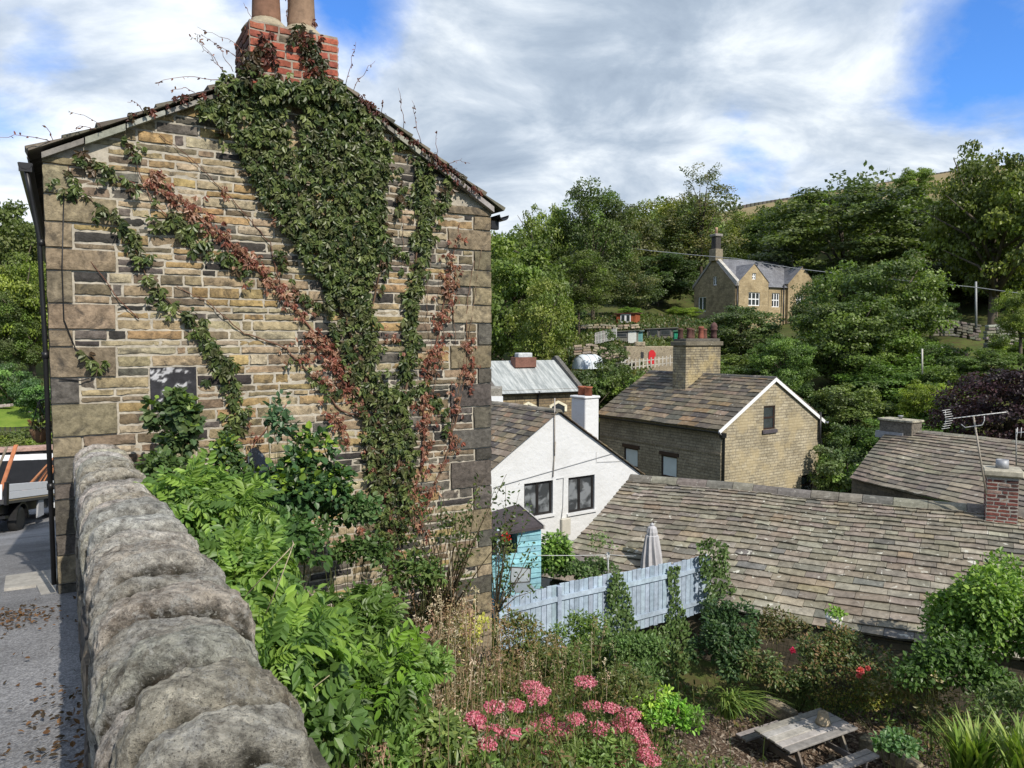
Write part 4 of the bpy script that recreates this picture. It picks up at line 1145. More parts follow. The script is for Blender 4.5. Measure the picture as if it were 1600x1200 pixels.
build('ridge_stones', ridge_caps(RL, RR, .62, .2, [(1, (.26, .24, .19)), (.6, (.19, .175, .15)), (.5, (.13, .125, .11))], up=.07, sagseed=31), M['coping_far'], rf)
M['masonry_dim'] = mat_masonry('brown_rubble_wall', (.17, .14, .095), (.10, .085, .065), (.10, .09, .07), .5, .15, soot=.6)
mb = MB()
inn = (eR - eL).normalized(); e1 = eL - dpl * .12 + inn * .15; e2 = eR - dpl * .12 - inn * .15
wall_quad(mb, e1, (V((e2.x, e2.y, 0)) - V((e1.x, e1.y, 0))).normalized(), (V((e2.x, e2.y, 0)) - V((e1.x, e1.y, 0))).length, -9, eL.z - .06)
for (a, bq) in ((RL, eL), (RR, eR)):
    sgn = 1 if a is RL else -1
    p0 = bq - dpl * .12 + rdv * .15 * sgn; p1 = a + rdv * .15 * sgn - V((0, 0, .08)); p2 = a + back + rdv * .15 * sgn + V((0, 0, -drop))
    L0 = (p0 - p2); L0.z = 0; L0 = L0.length
    mb.add([V((p2.x, p2.y, -9)), V((p0.x, p0.y, -9)), V((p0.x, p0.y, eL.z - .08)), p1, V((p2.x, p2.y, eL.z - .08))], [(0, 1, 2, 3, 4)], uvs=[[(0, -9), (L0, -9), (L0, eL.z), (L0 / 2, zr), (0, eL.z)]])
wall_quad(mb, RL + back, rdv, Lr, -9, eL.z - .08)
build('wall', mb, M['masonry_dim'], byre)
# brick chimney at the right-hand end of the ridge
c0 = P(1563, 800, 15.9); c0 = V((c0.x, c0.y, 0))
zt = P(1563, 741, 15.9).z; zb = P(1563, 816, 15.9).z - .3
def fbox(mbx, palx, hw, z0, z1, rowsx, hd, kw_):
    for side in range(4):
        u = (rdv, -dpl, -rdv, dpl)[side]; n_ = (dpl, rdv, -dpl, -rdv)[side]; half = (hw, hd)[side % 2]; dist = (hd, hw)[side % 2]
        coursed(mbx, lambda uu, vv, d, u=u, n_=n_, dist=dist: c0 + u * uu + n_ * (dist + d) + V((0, 0, vv)), rowsx, lambda v, half=half: -half, lambda v, half=half: half, palx, **kw_)
mb = MB(); rows_ = [(zb + .08 * k, zb + .08 * k + .08) for k in range(int((zt - zb) / .08))]
fbox(mb, lambda u, v: [(1, (.22, .075, .06)), (1, (.17, .065, .055)), (.5, (.10, .05, .045)), (.4, (.30, .20, .16))], .29, zb, zt, rows_, .27, dict(wr=(.18, .28), gap=.016, dr=(.002, .012), rough=.003, cell=.12))
ck = build('chimney', mb, M['brick'], byre)
mb = MB(); mb.box(c0 + V((0, 0, (zb + zt) / 2)), rdv * .288, dpl * .268, V((0, 0, (zt - zb) / 2 + .0)), (.42, .39, .34)); build('chimney_core', mb, M['mortar'], ck)
mb = MB(); mb.box(c0 + V((0, 0, zt + .06)), rdv * .37, dpl * .34, V((0, 0, .075)), (.42, .39, .31), .03); build('chimney_cap', mb, M['coping_far'], ck)
mb = MB(); mb.lathe(c0 + V((0, 0, zt + .12)), [(.13, 0), (.12, .2), (.1, .2), (.1, .05)], 16, (.2, .2, .2)); build('chimney_pot', mb, M['lead'], ck)
mb = MB(); q = c0 + V((0, 0, P(1563, 818, 15.9).z)); mb.box(q + V((0, 0, -.02)), rdv * .36, dpl * .33, V((0, 0, .045)), (.5, .5, .5), .01); build('lead_flashing', mb, M['lead'], ck)
# television aerial strapped to the brick stack
an = thing('television_aerial', 'tall thin television aerial leaning beside the small brick chimney', 'aerial', P(1541, 770, 15.9))
b0 = P(1541, 772, 15.75); b1 = P(1521, 650, 15.75)
mb = MB(); mb.tube([b0, b1], .022, 6, (.34, .30, .25)); build('mast', mb, M['attr'], an)
mb = MB(); e0 = P(1478, 655, 16.1); e1 = P(1572, 644, 15.2)
mb.tube([e0, e1], .012, 6, (.55, .55, .54))
dd = (e1 - e0).normalized(); pp = dd.cross(V((0, 0, 1))).normalized()
for k in range(12):
    q = e0.lerp(e1, .10 + .88 * k / 11); mb.tube([q - pp * .16, q + pp * .16], .005, 4, (.6, .6, .58))
mb.tube([P(1502, 663, 15.8), P(1508, 668, 15.75), P(1535, 664, 15.6), P(1538, 657, 15.6), P(1538, 650, 15.6)], .01, 5, (.5, .5, .5))
for s_ in (-1, 1):
    for k in range(4):
        q = e0 + V((0, 0, s_ * .02)); mb.tube([q + V((0, 0, s_ * (.03 + .05 * k))) - dd * .0 + dd * (-.02 * k + .06) - pp * .2, q + V((0, 0, s_ * (.03 + .05 * k))) + dd * (-.02 * k + .06) + pp * .2], .006, 4, (.62, .62, .6))
    mb.tube([e0, e0 + V((0, 0, s_ * .2)) - dd * .02], .007, 4, (.6, .6, .6))
build('antenna', mb, M['attr'], an)
a2 = thing('television_aerial', 'short thin aerial pole at the right edge above the slate roof', 'aerial', P(1588, 726, 19.5))
mb = MB(); mb.tube([P(1588, 728, 19.5), P(1588, 670, 19.5)], .018, 5, (.3, .29, .27)); build('mast', mb, M['attr'], a2)
mb = MB(); mb.tube([P(1588, 676, 19.5), P(1606, 675, 19.2)], .014, 5, (.55, .55, .55)); mb.tube([P(1590, 668, 19.4), P(1589, 684, 19.4)], .01, 4, (.6, .6, .6)); mb.tube([P(1596, 668, 19.3), P(1595, 684, 19.3)], .01, 4, (.6, .6, .6)); build('antenna', mb, M['attr'], a2)

# ------------------------------------------------------------------ slate-roofed building at the right edge
q1 = P(1390, 671, 27); q2 = P(1660, 702, 22.7); q3 = P(1328, 747, 25.2); q4 = P(1590, 812, 19.0)
rb = thing('stone_building', 'stone outbuilding with a sagging slate roof at the right, behind the brick chimney', 'building', V(((q1.x + q4.x) / 2, (q1.y + q4.y) / 2, -9)))
mr, _, _ = slate_roof(q1, q2, q3, q4, 17, .48, .04, [(1.2, (.25, .215, .165)), (1, (.215, .185, .145)), (.6, (.29, .25, .19)), (.5, (.18, .158, .13))], 1.5, .10, seed=41)
bk1 = q1 + (q1 - q3); bk1.z = q3.z; bk2 = q2 + (q2 - q4); bk2.z = q4.z
m2, _, _ = slate_roof(q1, q2, bk1, bk2, 10, .7, .035, SLD, 1.4, .05, seed=42)
rf = build('roof', merge([mr, m2]), M['slate_far'], rb)
build('ridge_stones', ridge_caps(q1, q2, .6, .16, CAP, up=.06, sagseed=41), M['coping_far'], rf)
mb = MB()
ins = lambda p: p + V((.12, .12, -.07))
def wall3(a, b, z0=-11):
    a, b = V(a), V(b); d = V((b.x - a.x, b.y - a.y, 0)); wall_quad(mb, a, d.normalized(), d.length, z0, a.z, b.z)
p3, p4 = ins(q3), q4 + V((.1, .2, -.07)); wall3(p3, p4)
mb.add([V((p3.x, p3.y, -11)), V((bk1.x, bk1.y, -11)), V((bk1.x, bk1.y, bk1.z - .1)), q1 + V((.06, 0, -.08)), p3], [(0, 1, 2, 3, 4)], uvs=[[(0, -11), (6, -11), (6, -4.7), (3, -3.3), (0, -4.7)]])
build('wall', mb, M['masonry_dim'], rb)
# squat chimney with lead skirt on its left ridge end
cq = P(1398, 668, 26.8); cw = P(1437, 668, 26.0); mb = MB(); hd = (cw - cq); hd.z = 0; hl = hd.length; hd.normalize(); hn = V((-hd.y, hd.x, 0))
mid = (cq + cw) / 2 - hd * .25; zt = P(1400, 658, 26.5).z
mb.box(V((mid.x, mid.y, zt - .55)), hd * (hl / 2 + .15), hn * .3, V((0, 0, .55)), (.17, .15, .12), .01); mb.box(V((mid.x, mid.y, zt + .03)), hd * (hl / 2 + .2), hn * .36, V((0, 0, .04)), (.42, .39, .3), .015)
ck = build('chimney', mb, M['stone'], rb)
mb = MB(); mb.box(V((mid.x, mid.y, zt - .52)) - hd * .2 - hn * .2, hd * (hl / 2 + .06), hn * .17, V((0, 0, .12)), (.5, .52, .56)); mb.lathe(V((mid.x, mid.y, zt + .06)), [(.06, 0), (.06, .09), (.09, .1), (.09, .13), (.0, .14)], 10, (.6, .6, .6)); build('lead_flashing', mb, M['lead'], ck)

# ------------------------------------------------------------------ stone house in the middle distance
g2 = V((cos(radians(33.5)), sin(radians(33.5)), 0)); r2 = V((-g2.y, g2.x, 0))
C0 = P(1127, 668, 38.0); ZE = C0.z
fps, ns = frame(C0, g2)
def suv(px, py):
    q = PPL(px, py, V((C0.x, C0.y, 0)), ns); return ((q - V((C0.x, C0.y, 0))).dot(g2), q.z)
WS = suv(1281, 660)[0]; ZAs = suv(1201, 592)[1]; LS = 9.6; uA = WS / 2
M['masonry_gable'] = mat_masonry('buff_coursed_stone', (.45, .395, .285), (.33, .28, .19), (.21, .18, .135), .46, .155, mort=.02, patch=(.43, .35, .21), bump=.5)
M['masonry_side'] = mat_masonry('shaded_buff_coursed_stone', (.33, .285, .205), (.27, .225, .155), (.17, .145, .11), .55, .16, soot=.35, mort=.018, bump=.5)  # darker copy of the gable stone, with the side wall's shade in its colour
sh_ = thing('stone_house', 'two-storey buff stone house with white verge boards and a tall multi-pot chimney', 'house', fps(uA, -11, -LS / 2))
win = (suv(1193, 650)[0], suv(1201, 671)[1], suv(1211, 650)[0], suv(1201, 634)[1])
win2 = (suv(1252, 750)[0], suv(1260, 770)[1], suv(1271, 750)[0], suv(1260, 742)[1])
mb = MB(); wall_holes(mb, fps, [(0, -14), (WS, -14), (WS, ZE), (uA, ZAs), (0, ZE)], [win, win2], .13)
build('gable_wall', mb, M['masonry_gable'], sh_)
fside = lambda u, v, d: V((C0.x, C0.y, 0)) + r2 * u - g2 * d + V((0, 0, v))
def s2(px, py):
    q = PPL(px, py, V((C0.x, C0.y, 0)), g2); return ((q - V((C0.x, C0.y, 0))).dot(r2), q.z)
w1 = (s2(1058, 730)[0], s2(1045, 746)[1], s2(1033, 730)[0], s2(1045, 712)[1]); w2_ = (s2(997, 715)[0], s2(986, 730)[1], s2(975, 715)[0], s2(986, 700)[1])
mb = MB(); wall_holes(mb, fside, [(0, -14), (0, ZE), (LS, ZE), (LS, -14)], [w1, w2_], .13)
wall_quad(mb, fps(WS, 0, 0), r2, LS, -14, ZE)
mb.add([fps(0, -14, -LS), fps(WS, -14, -LS), fps(WS, ZE, -LS), fps(uA, ZAs, -LS), fps(0, ZE, -LS)], [(0, 1, 2, 3, 4)], uvs=[[(0, 0), (WS, 0), (WS, 9), (uA, 12), (0, 9)]])
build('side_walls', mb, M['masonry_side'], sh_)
# string course and eaves course on the side wall
slab(sh_, 'string_course', fside, 0, s2(1100, 706)[1] - .05, LS, s2(1100, 706)[1] + .05, 0, .05, M['coping_far'], (.24, .2, .14))
window(sh_, fps, *win, .10, M['brown_wood'], trans=(.5,), fr=.09, bar=.05, pane_mat=M['glass'])
window(sh_, fps, *win2, .10, M['brown_wood'], trans=(.45,), fr=.09, bar=.05)
slab(sh_, 'sill', fps, win[0] - .12, win[1] - .2, win[2] + .12, win[1] - .005, 0, .1, M['soot_stone'], (.09, .08, .09))
for wx in (w1, w2_):
    window(sh_, fside, *wx, .10, M['brown_wood'], fr=.09, pane_mat=M['blind'])
    slab(sh_, 'lintel', fside, wx[0] - .12, wx[3] + .004, wx[2] + .12, wx[3] + .2, 0, .06, M['brown_wood'])
sls = (ZAs - ZE) / uA
mL, _, nL = slate_roof(fps(uA, ZAs + .05, .12), fps(uA, ZAs + .05, -LS - .1), fps(-.3, ZE - .3 * sls + .05, .12), fps(-.3, ZE - .3 * sls + .05, -LS - .1), 14, .7, .045, [(1, (.20, .165, .12)), (1, (.155, .13, .10)), (.6, (.25, .20, .14)), (.6, (.11, .10, .085)), (.3, (.24, .17, .10))], 1.5, .06, seed=51)
mR, _, _ = slate_roof(fps(uA, ZAs + .05, .12), fps(uA, ZAs + .05, -LS - .1), fps(WS + .3, ZE - .3 * sls + .05, .12), fps(WS + .3, ZE - .3 * sls + .05, -LS - .1), 14, .7, .045, SLD, 1.5, .06, seed=52)
rf = build('roof', merge([mL, mR]), M['slate_far'], sh_)
build('ridge_tiles', ridge_caps(fps(uA, ZAs + .1, .12), fps(uA, ZAs + .1, -LS), .55, .17, [(1, (.13, .12, .105)), (.6, (.1, .095, .09))]), M['slate_far'], rf)
mb = MB()
for sg in (0, 1):
    ua, ub = (-.32, uA) if sg == 0 else (WS + .32, uA)
    z0 = ZE - .32 * sls
    mb.prism([fps(ua, z0 - .16, .10), fps(ub, ZAs - .14, .10), fps(ub, ZAs + .06, .10), fps(ua, z0 + .04, .10)], -ns * -.045, (.72, .72, .70))
build('verge_board', mb, M['white_paint'], sh_)
mb = MB(); half_gutter(mb, fps(-.40, ZE - .2, .2), fps(-.40, ZE - .2, -LS), .10, -g2); build('gutter', mb, M['black_metal'], sh_)
mb = MB(); half_gutter(mb, fps(WS + .38, ZE - .2, .25), fps(WS + .38, ZE - .2, -LS), .11, g2); build('gutter', mb, M['lead'], sh_)
mb = MB(); mb.tube([fps(-.32, ZE - .28, .12), fps(.08, ZE - .5, .12), fps(.10, ZE - .9, .10), fps(.10, -13, .10)], .065, 8); mb.box(fps(.0, ZE - .4, .12), g2 * .16, ns * .1, V((0, 0, .12))); build('downpipe', mb, M['black_metal'], sh_)
mb = MB(); mb.tube([fps(WS - .15, ZE + .35, .12), fps(WS - .15, ZE - 1.1, .12), fps(WS + .15, ZE - 1.9, .12), fps(WS + .15, -13, .12)], .08, 8); build('downpipe', mb, M['black_metal'], sh_)
# chimney with a row of pots
kx = P(1078, 606, 40.6); zt = P(1080, 540, 44.4).z
cL = P(1056, 600, 41.5); c1 = P(1071, 600, 43.5); c2 = P(1125, 600, 45.3)
fr_ = V((c2.x - c1.x, c2.y - c1.y, 0)); lr = fr_.length; fr_.normalize(); bk_ = V((-fr_.y, fr_.x, 0)); lb_ = 1.0
fpc = lambda u, v, d: V((c1.x, c1.y, 0)) + fr_ * u + bk_ * (-d) + V((0, 0, v))
mb = MB(); z0 = ZAs - 1.9
wall_quad(mb, fpc(0, 0, 0), fr_, lr, z0, zt); wall_quad(mb, fpc(0, 0, 0), bk_, lb_, z0, zt); wall_quad(mb, fpc(lr, 0, 0), bk_, lb_, z0, zt); wall_quad(mb, fpc(0, 0, -lb_), fr_, lr, z0, zt)
M['masonry_stack'] = mat_masonry('stack_stone', (.38, .33, .225), (.25, .21, .14), (.15, .13, .10), .42, .15, soot=.6, mort=.02, patch=(.43, .34, .17), bump=.6)
ck = build('chimney', mb, M['masonry_stack'], sh_)
mb = MB(); mb.box(fpc(lr / 2, zt + .12, -lb_ / 2), fr_ * (lr / 2 + .12), bk_ * (lb_ / 2 + .12), V((0, 0, .13)), (.17, .15, .11), .03); mb.box(fpc(lr / 2, zt + .33, -lb_ / 2), fr_ * (lr / 2 - .02), bk_ * (lb_ / 2 - .02), V((0, 0, .09)), (.13, .12, .10), .03); build('chimney_cap', mb, M['coping_far'], ck)
for k, (f, h, cpx) in enumerate([(.06, .62, (.10, .055, .045)), (.22, .66, (.12, .06, .05)), (.38, .62, (.12, .065, .05)), (.55, .75, (.27, .095, .065)), (.74, .62, (.18, .08, .06)), (.93, .95, (.11, .06, .055))]):
    mb = MB(); mb.lathe(fpc(lr * f, zt + .40, -lb_ * (.35 if k % 2 else .6)), [(.19, 0), (.17, .1), (.15, h * .8), (.18, h * .84), (.18, h * .9), (.15, h), (.1, h), (.1, h * .5)] if k < 5 else [(.2, 0), (.18, .2), (.16, .5), (.22, .52), (.22, .6), (.17, .64), (.22, .74), (.2, .8), (.13, h), (.0, h + .08)], 14, cpx); build('chimney_pot', mb, M['pot'], ck)
mb = MB(); mb.box(fpc(lr / 2, ZAs - 1.0, .02), fr_ * (lr / 2), bk_ * .03, V((0, 0, .1)), (.42, .38, .3)); build('lead_flashing', mb, M['lead'], ck)

# ------------------------------------------------------------------ grey-roofed hall behind the white cottage
e1 = P(776, 612, 44); e2 = P(903, 606, 46.5); z1 = (e1.z + e2.z) / 2; e1.z = e2.z = z1
hd = (e2 - e1).normalized(); hb = V((-hd.y, hd.x, 0)); e0 = e1 - hd * .5
rz = P(830, 563, 48.4).z; HD = 3.0
hall = thing('stone_hall', 'stone hall with a pale streaked grey roof and gothic window heads', 'building', e1 + hb * 3 + V((0, 0, -7)))
t = NT('streaked_roof'); tc = t.n('ShaderNodeTexCoord'); uv_ = tc.outputs['UV']
mp = t.n('ShaderNodeMapping'); mp.inputs['Scale'].default_value = (2.2, .28, 1); t.l(uv_, mp.inputs[0])
ns_ = t.noise(mp.outputs[0], 2.0, 7, .7)
c = t.mix(t.ramp(ns_, [(.42, 0), (.62, 1)]), (.23, .25, .25), (.46, .48, .47)); c = t.mix(t.ramp(t.noise(uv_, 6, 5, .7), [(.55, 0), (.7, .5)]), c, (.17, .19, .16))
M['streak_roof'] = t.finish(c, .7, t.bump(ns_, .2, .02), spec=.3)
mb = MB(); L_ = (e2 - e1).length
def rq(a, b, c_, d_): mb.add([a, b, c_, d_], [(0, 1, 2, 3)], uvs=[[(0, 0), (L_, 0), (L_, 3.4), (0, 3.4)]])
ff_ = V((0, 0, .12)); top1 = e1 + hb * HD; top1.z = rz; top2 = e2 + hb * HD; top2.z = rz
k1 = e1 + hb * 2 * HD; k2 = e2 + hb * 2 * HD
o_ = -hb * .3 - V((0, 0, .17)); s_ = hd * -.15
rq(e1 + o_, e2 + o_, top2, top1); rq(k2, k1, top1, top2)
rf = build('roof', mb, M['streak_roof'], hall)
mb = MB(); mb.prism([e2 + o_ * 1.2 + V((0, 0, -.12)), top2 + V((0, 0, -.05)), top2 + V((0, 0, .28)), e2 + o_ * 1.2 + V((0, 0, .2))], hd * .3, (.12, .115, .105)); mb.prism([k2 + V((0, 0, -.12)), top2 + V((0, 0, -.05)), top2 + V((0, 0, .28)), k2 + V((0, 0, .2))], hd * .3, (.12, .115, .105))
build('gable_coping', mb, M['coping_far'], rf); mb = MB()
mb.prism([e1 + o_ * 1.2 + V((0, 0, -.12)), top1 + V((0, 0, -.05)), top1 + V((0, 0, .2)), e1 + o_ * 1.2 + V((0, 0, .15))], -hd * .3, (.13, .12, .11))
build('gable_coping', mb, M['coping_far'], rf)
mb = MB(); vq = P(818, 566, 47.5); mb.box(V((vq.x, vq.y, rz - .1)), hd * .75, hb * .35, V((0, 0, .32)), (.20, .10, .075), .02); mb.box(V((vq.x, vq.y, rz + .35)), hd * .5, hb * .3, V((0, 0, .16)), (.55, .57, .58), .05); build('ridge_vent', mb, M['pot'], rf)
fph = lambda u, v, d: V((e1.x, e1.y, 0)) + hd * u - hb * d + V((0, 0, v))
M['masonry_hall'] = mat_masonry('brown_coursed_stone', (.36, .28, .165), (.2, .15, .095), (.13, .11, .08), .5, .18, soot=.4, mort=.022, bump=.5)
mb = MB(); wall_quad(mb, fph(0, 0, 0), hd, L_, -12, z1 + .02); wall_quad(mb, fph(L_, 0, 0), hb, 2 * HD, -12, z1); wall_quad(mb, fph(0, 0, 0), hb, 2 * HD, -12, z1)
for u in (0, L_): mb.add([fph(u, z1, 0), fph(u, z1, -2 * HD), fph(u, rz - .03, -HD)], [(0, 1, 2)], uvs=[[(0, z1), (2 * HD, z1), (HD, rz)]])
build('wall', mb, M['masonry_hall'], hall)
mb = MB(); half_gutter(mb, e1 + o_ - hb * .05 + V((0, 0, .02)), e2 + o_ - hb * .05 + V((0, 0, .02)), .09, -hb); uu = (P(840, 620, 45).x - e1.x) / hd.x; mb.tube([fph(uu, z1 - .1, .25), fph(uu, z1 - .5, .08), fph(uu, -12, .08)], .06, 6); build('gutter', mb, M['black_metal'], hall)
for px in (825, 873):
    uu = (P(px, 636, 45).x - e1.x) / hd.x; vt = P(px, 627, 45.2).z; mb = MB(); 
    arch = [(-.62, -.7), (-.62, -.3), (0, .0), (.62, -.3), (.62, -.7), (.46, -.7), (.46, -.38), (0, -.16), (-.46, -.38), (-.46, -.7)]
    mb.prism([fph(uu + a, vt + b, .0) for a, b in arch[:3]] + [fph(uu + a, vt + b, 0) for a, b in (arch[7], arch[8], arch[9])], -hb * .07, (.72, .68, .52)); mb.prism([fph(uu + a, vt + b, .0) for a, b in arch[2:5]] + [fph(uu + a, vt + b, 0) for a, b in (arch[5], arch[6], arch[7])], -hb * .07, (.72, .68, .52))
    w_ = build('window', mb, M['coping_far'], hall); mb = MB(); mb.poly([fph(uu + a, vt + b, .02) for a, b in ((-.46, -2), (.46, -2), (.46, -.38), (0, -.16), (-.46, -.38))]); build('pane', mb, M['glass'], w_)
# pale lean-to beside it
q = P(768, 622, 40); sh2_ = thing('outhouse', 'white-fronted flat outhouse left of the grey-roofed hall', 'outbuilding', q + V((0, 0, -5)))
mb = MB(); mb.abox(q.x - 2.6, q.x + .55, q.y, q.y + 2, -9, P(768, 607, 40).z, (.30, .28, .24), .02); build('wall', mb, M['stone'], sh2_); 
mb = MB(); mb.abox(q.x - 2.6, q.x + .62, q.y - .08, q.y - .004, P(768, 634, 40).z, P(768, 619, 40).z, (.7, .7, .7)); build('fascia', mb, M['white_paint'], sh2_)

# ------------------------------------------------------------------ gothic lodge on the hillside
th = radians(25.5); g3 = V((cos(th), sin(th), 0)); b3 = V((-g3.y, g3.x, 0))
K = P(1148, 443, 85); K0 = V((K.x, K.y, 0)); ZE = K.z; ZB = 0.2
fpf = lambda u, v, d: K0 + g3 * u - b3 * d + V((0, 0, v))           # long front
fpg = lambda u, v, d: K0 + b3 * u - g3 * d + V((0, 0, v))           # left gable end
def fuv(px, py): q = PPL(px, py, K0, b3); return ((q - K0).dot(g3), q.z)
def gguv(px, py): q = PPL(px, py, K0, g3); return ((q - K0).dot(b3), q.z)
WGb = gguv(1085, 440)[0]; ZR = gguv(1117, 404)[1]; LF = 12.0
lodge = thing('gothic_house', 'grey-roofed gothic stone house with steep gables standing among hillside trees', 'house', fpf(LF / 2, ZB, -WGb / 2))
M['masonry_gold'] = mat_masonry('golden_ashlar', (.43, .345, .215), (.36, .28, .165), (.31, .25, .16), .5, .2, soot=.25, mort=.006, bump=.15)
M['masonry_shaded'] = mat_masonry('shaded_ashlar', (.33, .27, .165), (.25, .205, .125), (.22, .18, .12), .5, .2, soot=.55, mort=.006, bump=.15)  # darker copy of the golden ashlar: shade on the end walls put into colour
wA = (gguv(1120, 440)[0], gguv(1115, 446)[1], gguv(1114, 440)[0], gguv(1115, 432)[1]); wB = (gguv(1103, 470)[0], gguv(1096, 487)[1], gguv(1091, 470)[0], gguv(1096, 464)[1])
mb = MB(); wall_holes(mb, fpg, [(0, ZB - 2), (0, ZE), (WGb / 2, ZR), (WGb, ZE), (WGb, ZB - 2)], [wA, wB], .2)
wall_quad(mb, fpf(LF, 0, 0), b3, WGb, ZB - 2, ZE); wall_quad(mb, fpf(0, 0, -WGb), g3, LF, ZB - 2, ZE); mb.add([fpf(LF, ZE, 0), fpf(LF, ZE, -WGb), fpf(LF, ZR, -WGb / 2)], [(0, 1, 2)], uvs=[[(0, 0), (6, 0), (3, 3)]])
build('end_walls', mb, M['masonry_shaded'], lodge)
u0, _ = fuv(1151, 460); u1, _ = fuv(1197, 460); uap, zap = fuv(1175, 413); _, zsh = fuv(1175, 441)
v0_, _ = fuv(1228, 460); v1_ = v0_ + (u1 - u0)
wins = [(fuv(1166, 470)[0], fuv(1175, 478)[1], fuv(1184, 470)[0], fuv(1175, 457)[1]), (fuv(1172, 430)[0], fuv(1175, 437)[1], fuv(1178, 430)[0], fuv(1175, 427)[1]), (fuv(1206, 470)[0], fuv(1212, 480)[1], fuv(1218, 470)[0], fuv(1212, 458)[1]), (fuv(1240, 470)[0], fuv(1245, 476)[1], fuv(1252, 470)[0], fuv(1245, 461)[1]), (fuv(1245, 430)[0], fuv(1247, 438)[1], fuv(1251, 430)[0], fuv(1247, 432)[1])]
zfe = fuv(1212, 451)[1]
mb = MB()
fpb = lambda u, v, d: fpf(u, v, d + .35)
wall_holes(mb, fpb, [(u0, ZB - 2), (u1, ZB - 2), (u1, zsh), ((u0 + u1) / 2, zap), (u0, zsh)], [wins[0], wins[1]], .2)
wall_holes(mb, fpb, [(v0_, ZB - 2), (v1_, ZB - 2), (v1_, zsh), ((v0_ + v1_) / 2, zap), (v0_, zsh)], [wins[3]], .2)
wall_holes(mb, fpf, [(0, ZB - 2), (LF, ZB - 2), (LF, ZE), (0, ZE)], [wins[2]], .2)
for u in (u0, u1, v0_, v1_): wall_quad(mb, fpf(u, 0, .35), b3, .35, ZB - 2, zsh)
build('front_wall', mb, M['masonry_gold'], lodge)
M['blue_slate'] = mat_masonry('blue_slate', (.20, .205, .225), (.155, .16, .18), (.11, .11, .12), .4, .3, mort=.012, bump=.2)
mb = MB()
def rquad(a, b, c_, d_):
    la = (V(b) - V(a)).length; lb2 = (V(d_) - V(a)).length; mb.add([a, b, c_, d_], [(0, 1, 2, 3)], uvs=[[(0, 0), (la, 0), (la, lb2), (0, lb2)]])
slp = (ZR - ZE) / (WGb / 2)
rquad(fpf(-.1, ZE - .3 * slp, .3), fpf(LF + .1, ZE - .3 * slp, .3), fpf(LF + .1, ZR + .05, -WGb / 2), fpf(-.1, ZR + .05, -WGb / 2))
rquad(fpf(LF + .1, ZE - .3 * slp, -WGb - .3), fpf(-.1, ZE - .3 * slp, -WGb - .3), fpf(-.1, ZR + .05, -WGb / 2), fpf(LF + .1, ZR + .05, -WGb / 2))
for a, b in ((u0, u1), (v0_, v1_)):
    m_ = (a + b) / 2; dep = (zap - ZE) / slp + .3
    for e_ in (a - .1, b + .1):
        zz = zsh - .05
        d2 = max(.3, (zz - ZE) / slp)
        pts = [fpf(e_, zz, .42), fpf(m_, zap + .06, .42), fpf(m_, zap + .06, -dep), fpf(e_, zz, -d2)]
        mb.add(pts, [(0, 1, 2, 3)], uvs=[[(0, 0), (0, 3), (4, 3), (2, 0)]])
rf = build('roof', mb, M['blue_slate'], lodge)
mb = MB()
mb.prism([fpf(.0, ZE - .25, .35), fpf(.0, ZR - .05, -WGb / 2), fpf(.0, ZR + .4, -WGb / 2), fpf(.0, ZE + .25, .35)], g3 * .5, (.48, .46, .42))
mb.prism([fpf(.0, ZE - .25, -WGb - .35), fpf(.0, ZR - .05, -WGb / 2), fpf(.0, ZR + .4, -WGb / 2), fpf(.0, ZE + .25, -WGb - .35)], g3 * .5, (.3, .28, .24))
build('gable_coping', mb, M['coping_far'], rf); mb = MB()
mb.prism([fpf(LF - .3, ZE - .25, .35), fpf(LF - .3, ZR - .05, -WGb / 2), fpf(LF - .3, ZR + .4, -WGb / 2), fpf(LF - .3, ZE + .25, .35)], g3 * .4, (.45, .43, .4))
build('gable_coping', mb, M['coping_far'], rf)
mb = MB(); q = fpf(.25, ZR, -WGb / 2); mb.box(q + V((0, 0, .4)), g3 * .55, b3 * .6, V((0, 0, .7)), (.28, .24, .17), .04); mb.box(q + V((0, 0, 1.7)), g3 * .4, b3 * .42, V((0, 0, .9)), (.07, .065, .06), .05); mb.box(q + V((0, 0, 2.7)), g3 * .55, b3 * .57, V((0, 0, .16)), (.3, .28, .25), .05)
ck = build('chimney', mb, M['stone'], lodge)
mb = MB(); mb.lathe(q + V((0, 0, 2.85)), [(.18, 0), (.16, .5), (.2, .55), (.15, .8), (.0, .82)], 10, (.45, .30, .2)); build('chimney_pot', mb, M['pot'], ck)
mb = MB(); q = fpf(LF - .2, ZR, -WGb / 2); mb.box(q + V((0, 0, .4)), g3 * .3, b3 * .3, V((0, 0, .55)), (.5, .48, .45), .06); build('finial', mb, M['coping_far'], lodge)
M['curtain'] = mat_plain('white_curtain_glass', (.55, .57, .60), .25, 0, .12, 1, spec=.6)
for k, wx in enumerate([wA, wB]): window(lodge, fpg, *wx, .15, M['white_paint'], mull=(.5,), fr=.1, bar=.06, pane_mat=M['glass'])
for k, wx in enumerate(wins[:4]):
    window(lodge, fpf if k == 2 else fpb, *wx, .15, M['white_paint'], mull=((.33, .67) if k in (0, 2, 3) else (.5,)), trans=(.5,), fr=.1, bar=.06, pane_mat=M['glass'])
for px, py, dd in ((1149.5, 448, .3), (1199, 444, .1), (1222, 440, .3)):
    u_, _ = fuv(px, py); mb = MB(); mb.tube([fpf(u_, ZE + .1, dd), fpf(u_, ZB, dd)], .09, 6); build('downpipe', mb, M['black_metal'], lodge)
mb = MB(); q0 = gguv(1063, 500)
lean = thing('lean_to_shed', 'low dark-roofed stone lean-to against the gothic house gable', 'outbuilding', fpg(WGb + 2, ZB, 0))
zt = P(1075, 500, 88).z
